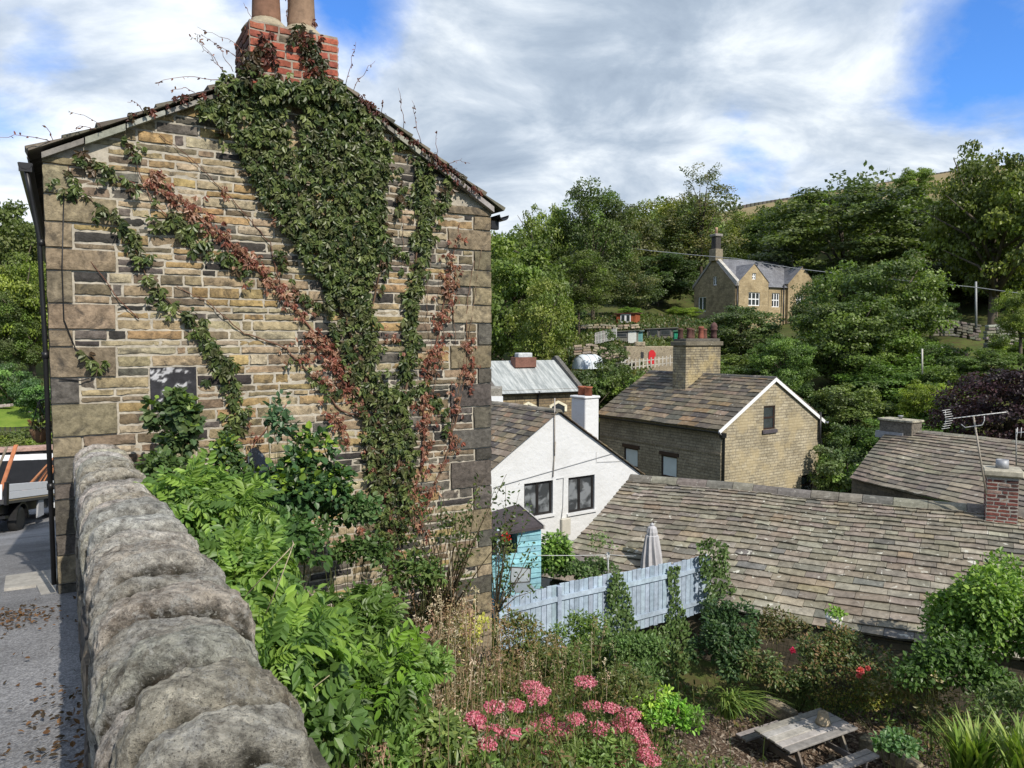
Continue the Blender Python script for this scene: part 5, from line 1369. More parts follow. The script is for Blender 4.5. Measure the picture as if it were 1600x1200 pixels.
mb.prism([fpg(WGb + .05, ZB - 2, 0), fpg(WGb + 3.4, ZB - 2, 0), fpg(WGb + 3.4, zt - .5, 0), fpg(WGb + .05, zt, 0)], g3 * 3, (.2, .18, .14)); build('wall', mb, M['stone'], lean)
mb = MB(); mb.prism([fpg(WGb + .02, zt + .02, .25), fpg(WGb + 3.7, zt - .58, .25), fpg(WGb + 3.7, zt - .44, .25), fpg(WGb + .02, zt + .16, .25)], g3 * 3.4, (.1, .1, .1)); build('roof', mb, M['soot_stone'], lean)
# ------------------------------------------------------------------ trees
def crown_mesh(nclump, nleaf, leaf, cols, shape='dome', clump_r=(.13, .24), hollow=.35, flat=.75, sparse=0.0, seed=0, stretch=1.0):
    """unit crown: radius 1 in x,y, from z=0 to z=2*stretch; leaf faces on many small clumps"""
    r_ = np.random.default_rng(seed)
    pts = []
    while len(pts) < nclump:
        q = r_.uniform(-1, 1, 3); rr_ = np.linalg.norm(q)
        if rr_ > 1 or rr_ < hollow: continue
        if shape == 'dome' and q[2] < -.75: continue
        if shape == 'cone' and np.hypot(q[0], q[1]) > .95 * (1 - (q[2] + 1) / 2) + .12: continue
        if shape == 'column' and np.hypot(q[0], q[1]) > .8: continue
        n_ = noise.noise(V(q * 1.9) + V((seed * 3.1, 0, 0)))
        if rr_ > .82 + .32 * n_: continue
        pts.append(q)
    pts = np.array(pts); lb = LB()
    cr = r_.uniform(*clump_r, nclump)
    cc = np.asarray(cols, float)
    base = cc[r_.integers(0, len(cc), nclump)] * r_.uniform(.72, 1.28, (nclump, 1))
    k = r_.choice(nclump, nleaf, p=cr ** 2 / (cr ** 2).sum())
    d = r_.normal(size=(nleaf, 3)); d[:, 2] = d[:, 2] * .9 + .25; d = unit(d)
    out = unit(pts[k] + np.array([0, 0, .25]))
    rad = cr[k] * r_.uniform(.5, 1.0, nleaf)
    p = pts[k] + d * rad[:, None] * np.array([1.15, 1.15, flat])
    nrm = unit(d * .8 + out * .5 + np.array([0, 0, .45]) + r_.normal(0, .42, (nleaf, 3)))
    dirs = r_.normal(size=(nleaf, 3)) + np.array([0, 0, -.35])
    p[:, 2] = (p[:, 2] + 1) * stretch
    lb.quads(p, dirs, nrm, leaf * r_.uniform(.7, 1.4, nleaf), leaf * r_.uniform(.55, 1.0, nleaf), base[k] * r_.uniform(.8, 1.2, (nleaf, 1)))
    return np_mesh('crown', np.concatenate(lb.v), np.concatenate(lb.f), np.concatenate(lb.c)), pts
def trunk_mesh(pts, stretch=1.0, depth=.8, seed=0, r0=.06, nlimb=14):
    """unit trunk and limbs, in the crown's unit space; foot at z=-depth"""
    rd = random.Random(seed); mb = MB()
    top = V((rd.uniform(-.1, .1), rd.uniform(-.1, .1), 1.3 * stretch))
    tr = [V((0, 0, -depth)), V((rd.uniform(-.03, .03), 0, -depth * .4)), V((0, rd.uniform(-.05, .05), .25 * stretch)), V((top.x * .6, top.y * .6, .8 * stretch)), top]
    mb.tube(tr, [r0 * 1.25, r0, r0 * .85, r0 * .5, r0 * .15], 7, (.11, .09, .065))
    idx = np.random.default_rng(seed).choice(len(pts), min(nlimb, len(pts)), replace=False)
    for i in idx:
        e = V(pts[i]); e.z = (e.z + 1) * stretch
        s = tr[2].lerp(tr[3], rd.uniform(-.2, 1.0)); s.z = min(s.z, max(.1, e.z - .1))
        m = s.lerp(e, .5) + V((rd.uniform(-.08, .08), rd.uniform(-.08, .08), rd.uniform(0, .12)))
        mb.tube([s, m, e], [r0 * .45, r0 * .28, r0 * .07], 5, (.12, .10, .075))
    me = bpy.data.meshes.new('trunk'); me.from_pydata([tuple(v) for v in mb.v], [], mb.f)
    at = me.color_attributes.new('col', 'FLOAT_COLOR', 'POINT'); c = np.ones((len(mb.v), 4), np.float32); c[:, :3] = mb.c; at.data.foreach_set('color', c.ravel())
    me.polygons.foreach_set('use_smooth', [True] * len(me.polygons)); return me
DK = [(0.0963, 0.1336, 0.0403), (0.077, 0.1114, 0.0366), (0.1203, 0.1579, 0.0475), (0.1084, 0.1316, 0.0549)]
MD = [(0.132, 0.1982, 0.0435), (0.1056, 0.1605, 0.0367), (0.165, 0.2266, 0.0535), (0.121, 0.1699, 0.0502)]
YL = [(0.1733, 0.2168, 0.0446), (0.1473, 0.1908, 0.0386), (0.2079, 0.2428, 0.0564), (0.1213, 0.1735, 0.0372)]
OL = [(0.145, 0.1704, 0.0538), (0.1109, 0.1434, 0.046), (0.1791, 0.1792, 0.0614), (0.0938, 0.1254, 0.043)]
BR = [(0.1812, 0.2887, 0.0475), (0.145, 0.2342, 0.0416), (0.2265, 0.3278, 0.0594), (0.1178, 0.1874, 0.0386)]
PU = [(0.045, 0.021, 0.027), (0.033, 0.018, 0.024), (0.063, 0.03, 0.036), (0.027, 0.018, 0.021)]
PROTO = {}
for nm, (cols, kw) in {
    'dark_broadleaf': (DK, dict(nclump=150, nleaf=18000, leaf=.052, hollow=.3, flat=.62, clump_r=(.11, .2), seed=1)),
    'mid_broadleaf': (MD, dict(nclump=150, nleaf=18000, leaf=.052, hollow=.3, flat=.65, clump_r=(.11, .2), seed=2)),
    'tall_broadleaf': (DK + MD[:1], dict(nclump=150, nleaf=18000, leaf=.05, hollow=.25, flat=.7, clump_r=(.11, .2), seed=3, stretch=1.7)),
    'sparse_tall': (OL, dict(nclump=110, nleaf=6000, leaf=.045, hollow=.1, clump_r=(.08, .16), flat=.7, seed=4, stretch=1.5)),
    'olive_broadleaf': (OL, dict(nclump=130, nleaf=12000, leaf=.052, hollow=.3, flat=.65, seed=5, stretch=1.2)),
    'yellow_broadleaf': (YL, dict(nclump=130, nleaf=12000, leaf=.052, hollow=.3, flat=.65, seed=6, stretch=1.1)),
    'big_spreading': (DK + [(.055, .075, .035)], dict(nclump=300, nleaf=34000, leaf=.036, hollow=.45, clump_r=(.08, .16), flat=.6, seed=7, stretch=.8)),
    'bright_broadleaf': (BR, dict(nclump=190, nleaf=22000, leaf=.044, hollow=.3, clump_r=(.10, .2), flat=.55, seed=8, stretch=1.0)),
    'purple_beech': (PU, dict(nclump=170, nleaf=16000, leaf=.045, hollow=.3, flat=.5, seed=9, stretch=.75)),
    'round_shrub': (MD + DK, dict(nclump=70, nleaf=6500, leaf=.075, hollow=.25, seed=10, stretch=.8)),
    'conifer': (DK, dict(nclump=140, nleaf=9000, leaf=.055, shape='cone', hollow=.0, clump_r=(.08, .16), flat=.5, seed=12, stretch=1.5)),
}.items():
    me, pts = crown_mesh(cols=cols, **kw)
    PROTO[nm] = (me, trunk_mesh(pts, kw.get('stretch', 1.0), seed=kw['seed'], r0=.05), kw.get('stretch', 1.0))
    me.materials.append(M['leaf']); PROTO[nm][1].materials.append(M['bark'])
def tree(kind, px, ytop, dist, wpx, label, ybot=None, name='tree', cat='tree', group=None, tint=(1, 1, 1), depth_k=1.0, sunk=.0, zb=None):
    """crown top at (px, ytop) seen at forward distance dist; ybot = where its crown ends, else ground"""
    me, tm, st = PROTO[kind]
    top = P(px, ytop, dist); R = wpx / 2 * dist / F_PX * 1.13
    zg = hz(top.x, top.y) if zb is None else zb
    zl = P(px, ybot, dist).z if ybot else zg + .15 * (top.z - zg)
    zl = max(zl, zg + .1) if zb is None else zl
    hs = (top.z - zl) / (2 * st) * 1.07
    o = thing(name, label, cat, (top.x, top.y, zl), random.uniform(0, 6.28), group)
    o.scale = (R, R * depth_k, hs)
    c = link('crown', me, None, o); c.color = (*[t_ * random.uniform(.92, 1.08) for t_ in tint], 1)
    k = bpy.data.objects.new('trunk', tm); COL.objects.link(k); k.parent = o
    need = max(.2, (zl - zg + .4) / hs)
    k.scale = (min(1.6, max(.6, hs / R)), min(1.6, max(.6, hs / R)), 1)
    if need > .8: k.location.z = 0; 
    # foot: stretch below the crown by a short stub so the trunk reaches the ground
    if need > .8:
        mb = MB(); mb.tube([V((0, 0, -need)), V((0, 0, -.7))], [.075, .06], 7, (.11, .09, .065)); b = build('trunk', mb, M['bark'], o, local=True); b.scale = k.scale
    return o
tree('mid_broadleaf', 800, 362, 62, 185, 'mid-green broadleaf tree right beside the cottage gable, behind the grey roof', 600, depth_k=1)
tree('yellow_broadleaf', 845, 430, 55, 105, 'yellow-green bushy tree in front of the dark tall tree, right of the cottage', 590)
tree('mid_broadleaf', 848, 322, 82, 95, 'pale green tree with a lighter top showing left of the tall dark tree', 500, tint=(1.3, 1.15, 1.1))
tree('tall_broadleaf', 928, 276, 80, 125, 'tall dark green tree with an open top, highest left of the gothic house', 510, tint=(.9, .95, .9))
tree('tall_broadleaf', 905, 390, 70, 110, 'dark green tree lower in front of the tall open-topped tree', 500)
tree('dark_broadleaf', 985, 325, 98, 110, 'dark tree with a brownish top between the tall tree and the golden one', 500, tint=(1.2, 1.0, .9))
tree('yellow_broadleaf', 1025, 308, 112, 105, 'golden-olive tree crown left of the sparse tall tree', 470, tint=(1.15, .95, .8))
tree('sparse_tall', 1098, 255, 104, 120, 'tall thin-leaved tree with sky showing through, above the gothic house chimney', 400)
tree('olive_broadleaf', 1080, 330, 108, 150, 'olive-green dense tree below the sparse tall tree', 500)
tree('olive_broadleaf', 985, 400, 84, 95, 'greyish tree with bare pale limbs right of the dark tree', 520, tint=(.9, .95, 1))
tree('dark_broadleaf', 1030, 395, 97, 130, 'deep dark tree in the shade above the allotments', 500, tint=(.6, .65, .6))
tree('yellow_broadleaf', 1162, 330, 118, 80, 'small olive tree behind the gothic house roof', 460, tint=(.9, .9, .8))
tree('mid_broadleaf', 1225, 312, 112, 120, 'mid-green tree behind the right end of the gothic house', 470)
tree('mid_broadleaf', 1305, 302, 125, 130, 'light green tree on the skyline above the big spreading tree', 440, tint=(1.15, 1.15, 1))
tree('mid_broadleaf', 1428, 262, 150, 62, 'small round tree on the moor edge at the skyline', 330, tint=(1.3, 1.2, 1))
tree('bright_broadleaf', 1400, 306, 118, 170, 'yellow-green tree crowns below the moor edge', 450, tint=(.85, .75, .9))
tree('big_spreading', 1325, 303, 96, 300, 'big dark spreading tree with tiered foliage right of the gothic house', 455, tint=(1, 1, 1))
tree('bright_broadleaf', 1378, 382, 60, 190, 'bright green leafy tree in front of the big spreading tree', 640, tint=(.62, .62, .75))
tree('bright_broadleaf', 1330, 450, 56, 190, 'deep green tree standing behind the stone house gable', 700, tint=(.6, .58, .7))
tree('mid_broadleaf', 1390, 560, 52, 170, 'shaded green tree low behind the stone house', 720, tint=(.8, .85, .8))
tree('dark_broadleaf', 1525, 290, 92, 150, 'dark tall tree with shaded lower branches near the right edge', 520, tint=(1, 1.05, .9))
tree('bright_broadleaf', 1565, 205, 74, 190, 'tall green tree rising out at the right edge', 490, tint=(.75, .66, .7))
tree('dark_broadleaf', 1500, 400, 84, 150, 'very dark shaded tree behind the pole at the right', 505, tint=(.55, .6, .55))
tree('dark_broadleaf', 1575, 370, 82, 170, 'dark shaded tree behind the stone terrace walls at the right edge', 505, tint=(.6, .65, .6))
tree('bright_broadleaf', 1598, 440, 50, 70, 'bright yellow-green tree cut by the right edge', 540, tint=(1.1, 1.0, 1))
tree('mid_broadleaf', 1545, 545, 48, 110, 'mid-green shrub below the stone terrace wall', 600, 'shrub', 'shrub', tint=(.9, .95, .9))
tree('bright_broadleaf', 1450, 588, 44, 80, 'yellow-topped bright shrub left of the purple beech', 680, 'shrub', 'shrub', tint=(1.35, 1.15, .8))
tree('conifer', 1480, 610, 42, 80, 'dark feathery shrub beside the purple beech', 690, 'shrub', 'shrub', tint=(1.1, 1.3, 1.3))
tree('purple_beech', 1580, 572, 36, 190, 'dark purple-leaved beech at the right edge above the slate roof', 720)
tree('dark_broadleaf', 1160, 478, 66, 130, 'dark green shrubby tree in front of the gothic house gable', 620, tint=(1.05, 1.1, 1))
tree('olive_broadleaf', 1275, 432, 68, 80, 'grey-green tree hiding the right half of the gothic house', 600, tint=(.8, .9, .9))
tree('mid_broadleaf', 1165, 555, 58, 150, 'dark leafy tree just right of the tall multi-pot chimney', 680, tint=(.8, .8, .8))
tree('bright_broadleaf', 1225, 515, 54, 100, 'fresh green branches above the stone house ridge', 620, tint=(.75, .8, .9))
tree('conifer', 955, 520, 52, 95, 'dark pointed bush beside the polytunnel', 645, 'shrub', 'shrub', tint=(1, 1.05, 1))
tree('round_shrub', 915, 575, 50, 80, 'round dark shrub between the grey roof and the stone house', 660, 'shrub', 'shrub', tint=(.75, .8, .75))
tree('round_shrub', 975, 570, 51, 90, 'broad dark shrub above the left end of the stone house roof', 650, 'shrub', 'shrub', tint=(.85, .9, .8))
tree('round_shrub', 1325, 695, 41, 110, 'feathery grey-green shrub right of the stone house downpipe', 800, 'shrub', 'shrub', tint=(1.15, 1.25, 1.3))
tree('round_shrub', 892, 478, 75, 45, 'grey-green bush at the top left of the allotments', 540, 'shrub', 'shrub', tint=(1.1, 1.1, 1.3))
tree('bright_broadleaf', 985, 478, 80, 40, 'small bright bush above the orange shed', 505, 'shrub', 'shrub')
tree('bright_broadleaf', 1068, 478, 84, 55, 'bright bush beside the gothic house lean-to', 510, 'shrub', 'shrub', tint=(1.2, 1.1, .9))
for k, (px, yt, d, w_, yb, kd, tn, lab) in enumerate([
    (1340, 600, 47, 150, 740, 'mid_broadleaf', (.85, .9, .85), 'dense shaded green shrub right of the stone house gable'),
    (1420, 640, 43, 150, 740, 'bright_broadleaf', (.6, .62, .7), 'leafy green shrub above the squat lead-skirted chimney'),
    (1395, 510, 56, 150, 640, 'bright_broadleaf', (.7, .7, .8), 'light green middle branches of a tree left of the thin pale post'),
    (1475, 540, 52, 90, 620, 'round_shrub', (1.0, 1.0, .8), 'rough green scrub below the mossy retaining wall'),
    (1490, 575, 47, 120, 680, 'mid_broadleaf', (.8, .85, .8), 'dark green scrub left of the purple beech top'),
    (1585, 520, 53, 80, 570, 'round_shrub', (1.2, 1.1, .8), 'yellowish scrub at the right edge below the pale retaining wall'),
    (1340, 660, 44, 90, 770, 'round_shrub', (.8, .9, .8), 'shaded scrub behind the feathery grey-green shrub'),
    (1240, 590, 50, 100, 700, 'mid_broadleaf', (.6, .65, .6), 'deep green shrub directly behind the stone house gable peak'),
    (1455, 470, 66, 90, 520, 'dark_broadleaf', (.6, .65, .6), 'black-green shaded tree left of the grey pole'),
    (1110, 560, 56, 90, 640, 'mid_broadleaf', (.75, .8, .75), 'dark green shrub between the tall chimney and the stone house ridge'),
]):
    tree(kd, px, yt, d, w_, lab, yb, 'shrub' if kd == 'round_shrub' or 'shrub' in lab else 'tree', 'shrub' if kd == 'round_shrub' or 'shrub' in lab else 'tree', tint=tn)
# left of the cottage, beyond the lane
tree('dark_broadleaf', 5, 318, 62, 150, 'dark rounded tree on the skyline at the left edge', 520, tint=(1.2, 1.15, 1))
tree('bright_broadleaf', 45, 388, 52, 130, 'sunlit yellow-green tree left of the cottage', 590, tint=(1.0, .92, .8))
tree('tall_broadleaf', 10, 450, 50, 90, 'deep green tree below the dark rounded tree at the left edge', 600, tint=(.9, 1, .9))
tree('dark_broadleaf', 60, 470, 60, 90, 'shaded tree just left of the cottage corner', 610, tint=(.7, .75, .7))
tree('round_shrub', 20, 565, 45, 70, 'blue-green shrub above the lawn at the left', 660, 'shrub', 'shrub', tint=(1, 1.15, 1.3))
tree('round_shrub', 62, 590, 43, 70, 'dark shrub above the lawn beside the cottage', 665, 'shrub', 'shrub', tint=(.75, .95, 1))
tree('round_shrub', 30, 668, 33, 90, 'olive shrub below the lawn behind the truck', 730, 'shrub', 'shrub', tint=(1.3, 1.1, .9))
# far wooded hillside that reads as one mass
lb = LB()
n = 420
qx = rng.uniform(-130, 330, n); qy = rng.uniform(118, 300, n)
keep = np.ones(n, bool)
qz = h_all(qx, qy); keep &= qz < 40
ratio = qx / qy
keep &= (ratio < .33) | (qy < 190)
keep &= ~((ratio > .30) & (qz > 30))
qx, qy, qz = qx[keep], qy[keep], qz[keep]
for x, y, z in zip(qx, qy, qz):
    R = random.uniform(3.5, 6); m = 260
    d = rng.normal(size=(m, 3)); d[:, 2] = np.abs(d[:, 2]); d = unit(d)
    bump_ = 1 + .25 * np.sin(d[:, :1] * 7 + x) * np.cos(d[:, 1:2] * 6 + y)
    p = np.array([x, y, z]) + d * bump_ * np.array([R, R, R * 1.3])
    c = pal(DK + MD + OL[:1], 1, .2)[0]
    lb.quads(p, rdir(m), d + rng.normal(0, .4, (m, 3)), rng.uniform(.7, 1.4, m), .8, np.tile(c, (m, 1)) * rng.uniform(.8, 1.2, (m, 1)))
tag(lb.build('woodland', M['leaf']), 'far wooded hillside reading as one mass of trees', kind='stuff')

# ------------------------------------------------------------------ hillside allotments
def gz(px, py, d): q = P(px, py, d); return q
def hut(name, label, cat, px, pyb, d, wpx, hpx, rot, col, roofcol, deep=2.2, roofrise=.25, win_=(), wincol=(.6, .62, .64), door=None):
    q = P(px, pyb, d); s = d / F_PX; wdt = wpx * s; hgt = hpx * s
    u = V((cos(rot), sin(rot), 0)); n_ = V((u.y, -u.x, 0)); o = V((q.x, q.y, 0)); fp = lambda a, b, c_: o + u * a + n_ * c_ + V((0, 0, b))
    t_ = thing(name, label, cat, q)
    z0, z1 = q.z, q.z + hgt
    mb = MB(); mb.prism([fp(-wdt / 2, z0 - .8, 0), fp(wdt / 2, z0 - .8, 0), fp(wdt / 2, z1, 0), fp(-wdt / 2, z1 - roofrise * .4, 0)], -n_ * deep, col); 
    m = int(wdt / .2)
    for k in range(m):
        a = -wdt / 2 + wdt * (k + .5) / m; mb.box(fp(a, (z0 + z1) / 2 - .05, .012), u * (wdt / m * .44), n_ * .012, V((0, 0, hgt / 2 - .1)), vary(col, .12))
    build('wall', mb, M['wood'], t_)
    mb = MB(); mb.prism([fp(-wdt / 2 - .15, z1 - roofrise * .4 + .01, .2), fp(wdt / 2 + .15, z1 + .02, .2), fp(wdt / 2 + .15, z1 + .1, .2), fp(-wdt / 2 - .15, z1 - roofrise * .4 + .09, .2)], -n_ * (deep + .4), roofcol); build('roof', mb, M['wood'], t_)
    for (a, b, w_, h_) in win_:
        c_ = fp(-wdt / 2 + wdt * a, z0 + hgt * b, .05); mb = MB(); mb.box(c_, u * w_, n_ * .03, V((0, 0, h_)), wincol, .01); w2 = build('window', mb, M['attr'], t_)
        mb = MB(); mb.box(c_ + n_ * .035, u * (w_ - .1), n_ * .004, V((0, 0, h_ - .1)), (.03, .035, .04)); build('pane', mb, M['glass'], w2)
    if door:
        a, w_, h_, dc = door; mb = MB(); mb.box(fp(-wdt / 2 + wdt * a, z0 + h_ / 2, .04), u * (w_ / 2), n_ * .03, V((0, 0, h_ / 2)), dc, .01); build('door', mb, M['attr'], t_)
    return t_
hut('garden_shed', 'small rust-orange shed with two white-framed windows, highest on the allotments', 'shed', 978, 505, 76, 30, 15, -.35, (.30, .085, .035), (.12, .05, .04), 2.5, .2, ((.35, .5, .26, .42), (.62, .5, .26, .42)), (.75, .75, .75))
hut('garden_shed', 'grey allotment shed with a pale door and turquoise side, beside the paling fence', 'shed', 980, 536, 68, 34, 19, -.2, (.22, .21, .18), (.14, .135, .12), 2.4, .3, ((.25, .65, .5, .2),), (.1, .1, .1), (.72, .75, 1.05, (.62, .62, .58)))
hut('turquoise_panel', 'turquoise boarded panel beside the grey allotment shed', 'panel', 1000, 533, 68, 8, 15, -.2, (.16, .36, .33), (.2, .3, .3), .2, .05)
hut('garden_shed', 'long low dark-windowed shed with felt roof below the gothic house', 'shed', 1034, 530, 72, 46, 17, -.15, (.20, .19, .165), (.15, .145, .13), 2.8, .3, ((.22, .6, .45, .32), (.62, .62, .5, .3)), (.08, .08, .08))
hut('water_butt_stand', 'bright green barrel-sided box right of the long low shed', 'barrel', 1057, 528, 70, 7, 10, 0, (.03, .28, .16), (.05, .2, .12), .5, .02)
hut('tool_store', 'dark open-fronted lean-to on the lower terrace by the pale railing', 'shed', 975, 583, 57, 30, 14, -.1, (.06, .055, .05), (.09, .085, .075), 2, .1)
# stone hut with a red door
q = P(1018, 566, 58); t_ = thing('stone_hut', 'tan stone wall-front with a bright red door on the allotment terrace', 'hut', q)
mb = MB(); mb.abox(q.x - 2.0, q.x + 2.6, q.y, q.y + 1.2, q.z - 1.5, q.z + 1.25, (.36, .30, .21), .05)
mb.abox(q.x - 1.3, q.x - .5, q.y - .03, q.y + .5, q.z + 1.25, q.z + 1.6, (.36, .30, .21), .05); build('wall', mb, M['stone'], t_)
mb = MB(); dd = [(-.27, 0), (.3, 0), (.3, .85), (.15, 1.08), (-.05, 1.12), (-.22, .95)]; mb.prism([V((q.x + a, q.y - .06, q.z - .15 + b)) for a, b in dd], V((0, .05, 0)), (.55, .015, .02)); build('door', mb, M['attr'], t_)
mb = MB(); mb.abox(q.x - .85, q.x - .62, q.y - .012, q.y + .02, q.z + .3, q.z + .8, (.03, .03, .03)); build('niche', mb, M['attr'], t_)
# polytunnel
q = P(912, 570, 55); t_ = thing('polytunnel', 'bluish white plastic polytunnel on the allotment slope', 'polytunnel', q); mb = MB()
pr = [(cos(pi * k / 12) * .78, sin(pi * k / 12) * 1.05) for k in range(13)]
ax = V((.8, .6, 0)); sd = V((.6, -.8, 0))
rings = [[q + ax * (1.9 * k / 6 - .5) + sd * (x * (1 if k not in (0, 6) else .9)) + V((0, 0, y * (1 if k not in (0, 6) else .88) - .3 + .03 * (k % 2))) for x, y in pr] for k in range(7)]
vs = [p for r_ in rings for p in r_]; fs = [(i * 13 + j, i * 13 + j + 1, (i + 1) * 13 + j + 1, (i + 1) * 13 + j) for i in range(6) for j in range(12)] + [tuple(range(13)), tuple(range(78, 91))]
mb.add(vs, fs, (.55, .60, .64), smooth=True); build('cover', mb, M['attr'], t_)
mb = MB()
for k in (0, 2, 4, 6):
    mb.tube([p + (p - q) * .015 for p in rings[k]], .025, 5, (.35, .37, .38))
build('hoop', mb, M['attr'], t_)
def palings(name, label, a, b, n, h, col, post_every=8, w_=.045, rails=2):
    a, b = V(a), V(b); u = (b - a); L = u.length; u.normalize(); t_ = thing(name, label, 'fence', a); mb = MB(); n2 = V((u.y, -u.x, 0)).normalized()
    for k in range(n):
        c_ = a + u * (L * (k + .5) / n) + V((0, 0, h / 2)); mb.box(c_, u * w_, n2 * .015, V((0, 0, h / 2 * random.uniform(.92, 1.05))), vary(col, .12))
    build('palings', mb, M['wood'], t_); mb = MB()
    for k in range(rails):
        mb = MB(); mb.box((a + b) / 2 + V((0, 0, h * (.25 + .5 * k))) - n2 * .03, (b - a) / 2, n2 * .02, V((0, 0, .035)), col); build('rail', mb, M['wood'], t_)
    return t_
palings('paling_fence', 'pale grey upright paling fence left of the grey allotment shed', P(929, 538, 64), P(964, 530, 66), 15, 1.0, (.40, .40, .38), w_=.06)
palings('railing', 'pale wooden railing in front of the stone hut with the red door', P(984, 578, 54), P(1056, 570, 55), 12, .75, (.46, .43, .37), w_=.05)
palings('handrail', 'sloping pale handrail on the lower allotment steps', P(962, 586, 54), P(985, 570, 55), 4, .7, (.5, .47, .42), w_=.05)
# terraces of rough ground with pale debris
def bank(name, label, pts, d, col, th_=1.0, kind=None):
    t_ = thing(name, label, 'wall', P(*pts[0], d)); mb = MB(); top = [P(x, y, d + k * .15) for k, (x, y) in enumerate(pts)]
    for a, b in zip(top[:-1], top[1:]):
        L = (b - a).length; n_ = max(2, int(L / .55))
        for k in range(n_):
            c_ = a.lerp(b, (k + .5) / n_)
            for r_ in range(max(1, int(th_ / .22))): mb.box(c_ - V((random.uniform(-.15, .15), random.uniform(-.06, .06), .11 + .22 * r_)), V(((b.x - a.x) / n_ * .5, (b.y - a.y) / n_ * .5, (b.z - a.z) / n_ * .3)) * random.uniform(.7, 1), V((0, .25, 0)), V((0, 0, random.uniform(.09, .115))), vary(col, .3), .04)
    build('stones', mb, M['stone'], t_); return t_
bank('terrace_wall', 'rough pale stone bank under the orange shed', [(905, 508), (935, 506), (965, 508), (1000, 506)], 73, (.36, .31, .23), .6)
bank('terrace_wall', 'low stone bank beside the paling fence', [(897, 540), (925, 536), (960, 548), (985, 546)], 63, (.34, .28, .22), .9)
bank('terrace_wall', 'tan stone bank above the polytunnel', [(930, 560), (955, 552), (990, 548)], 60, (.33, .28, .2), .6)
bank('retaining_wall', 'dark mossy stone retaining wall at the right below the shaded trees', [(1455, 500), (1490, 500), (1530, 508)], 60, (.15, .14, .115), 1.5)
bank('retaining_wall', 'pale grey stone retaining wall at the right edge under the pole', [(1540, 508), (1570, 506), (1610, 510)], 55, (.30, .29, .25), 2.2)
bank('retaining_wall', 'broken rubble bank half hidden by shrubs left of the pale retaining wall', [(1440, 545), (1475, 540), (1510, 548)], 54, (.21, .18, .14), 1.2)
# vegetable beds and rough herbs: uncountable
lb = LB(); n = 15000
px = rng.uniform(880, 1090, n); d = rng.uniform(52, 86, n); x = (px - 800) / F_PX * d; z = h_all(x, d)
k = rng.uniform(0, 1, n); hgt = .08 + .4 * (np.sin(x * 1.3) * np.cos(d * .9) * .5 + .5)
p = np.stack([x, d, z + k * hgt], -1); patch = (np.sin(x * .9 + 1) + np.cos(d * .55) > .3)
c = np.where(patch[:, None], pal([(.11, .14, .035), (.14, .155, .05), (.075, .115, .03)], n), pal([(.05, .085, .025), (.07, .10, .03), (.16, .14, .07)], n))
lb.quads(p, rng.normal(size=(n, 3)) + np.array([0, 0, .8]), rng.normal(size=(n, 3)) + np.array([.2, -.4, .9]), rng.uniform(.2, .42, n), .2, c)
tag(lb.build('allotment_growth', M['leaf']), 'vegetable beds and rough herbs covering the allotment slope', kind='stuff')
# pole and cable across the right-hand trees
t_ = thing('utility_pole', 'thin grey pole carrying a cable in front of the dark right-hand trees', 'pole', P(1525, 506, 58)); mb = MB(); mb.tube([P(1525, 512, 58), P(1525, 440, 58)], [.09, .07], 8, (.30, .31, .31)); build('post', mb, M['attr'], t_)
mb = MB(); pts = [(970, 386, 78), (1020, 392, 76), (1080, 398, 74), (1150, 404, 70), (1240, 419, 66), (1330, 430, 63), (1430, 440, 60), (1525, 449, 57.9), (1575, 456, 56), (1640, 464, 54)]
mb.tube([P(*q) for q in pts], .03, 5, (.36, .37, .38)); tag(build('overhead_cable', mb, M['attr']), 'thin overhead cable crossing the hillside trees to the grey pole', 'cable')
t_ = thing('garden_post', 'short pale post among the shrubs right of the stone house', 'post', P(1441, 580, 43)); mb = MB(); mb.tube([P(1441, 584, 43), P(1441, 545, 43)], .05, 6, (.5, .48, .42)); build('post', mb, M['attr'], t_)
# moor wall on the skyline
mb = MB(); pr = []
for k in range(60):
    px = 1140 + k * 6.2; x = (px - 800) / F_PX * 302; z = hz(x, 302); mb.box((x, 302, z + .5), (.95, 0, .1), (0, .35, 0), (0, 0, .8), vary((.13, .12, .10), .2))
tag(build('drystone_wall', mb, M['stone']), 'distant drystone wall along the moor skyline', 'wall')
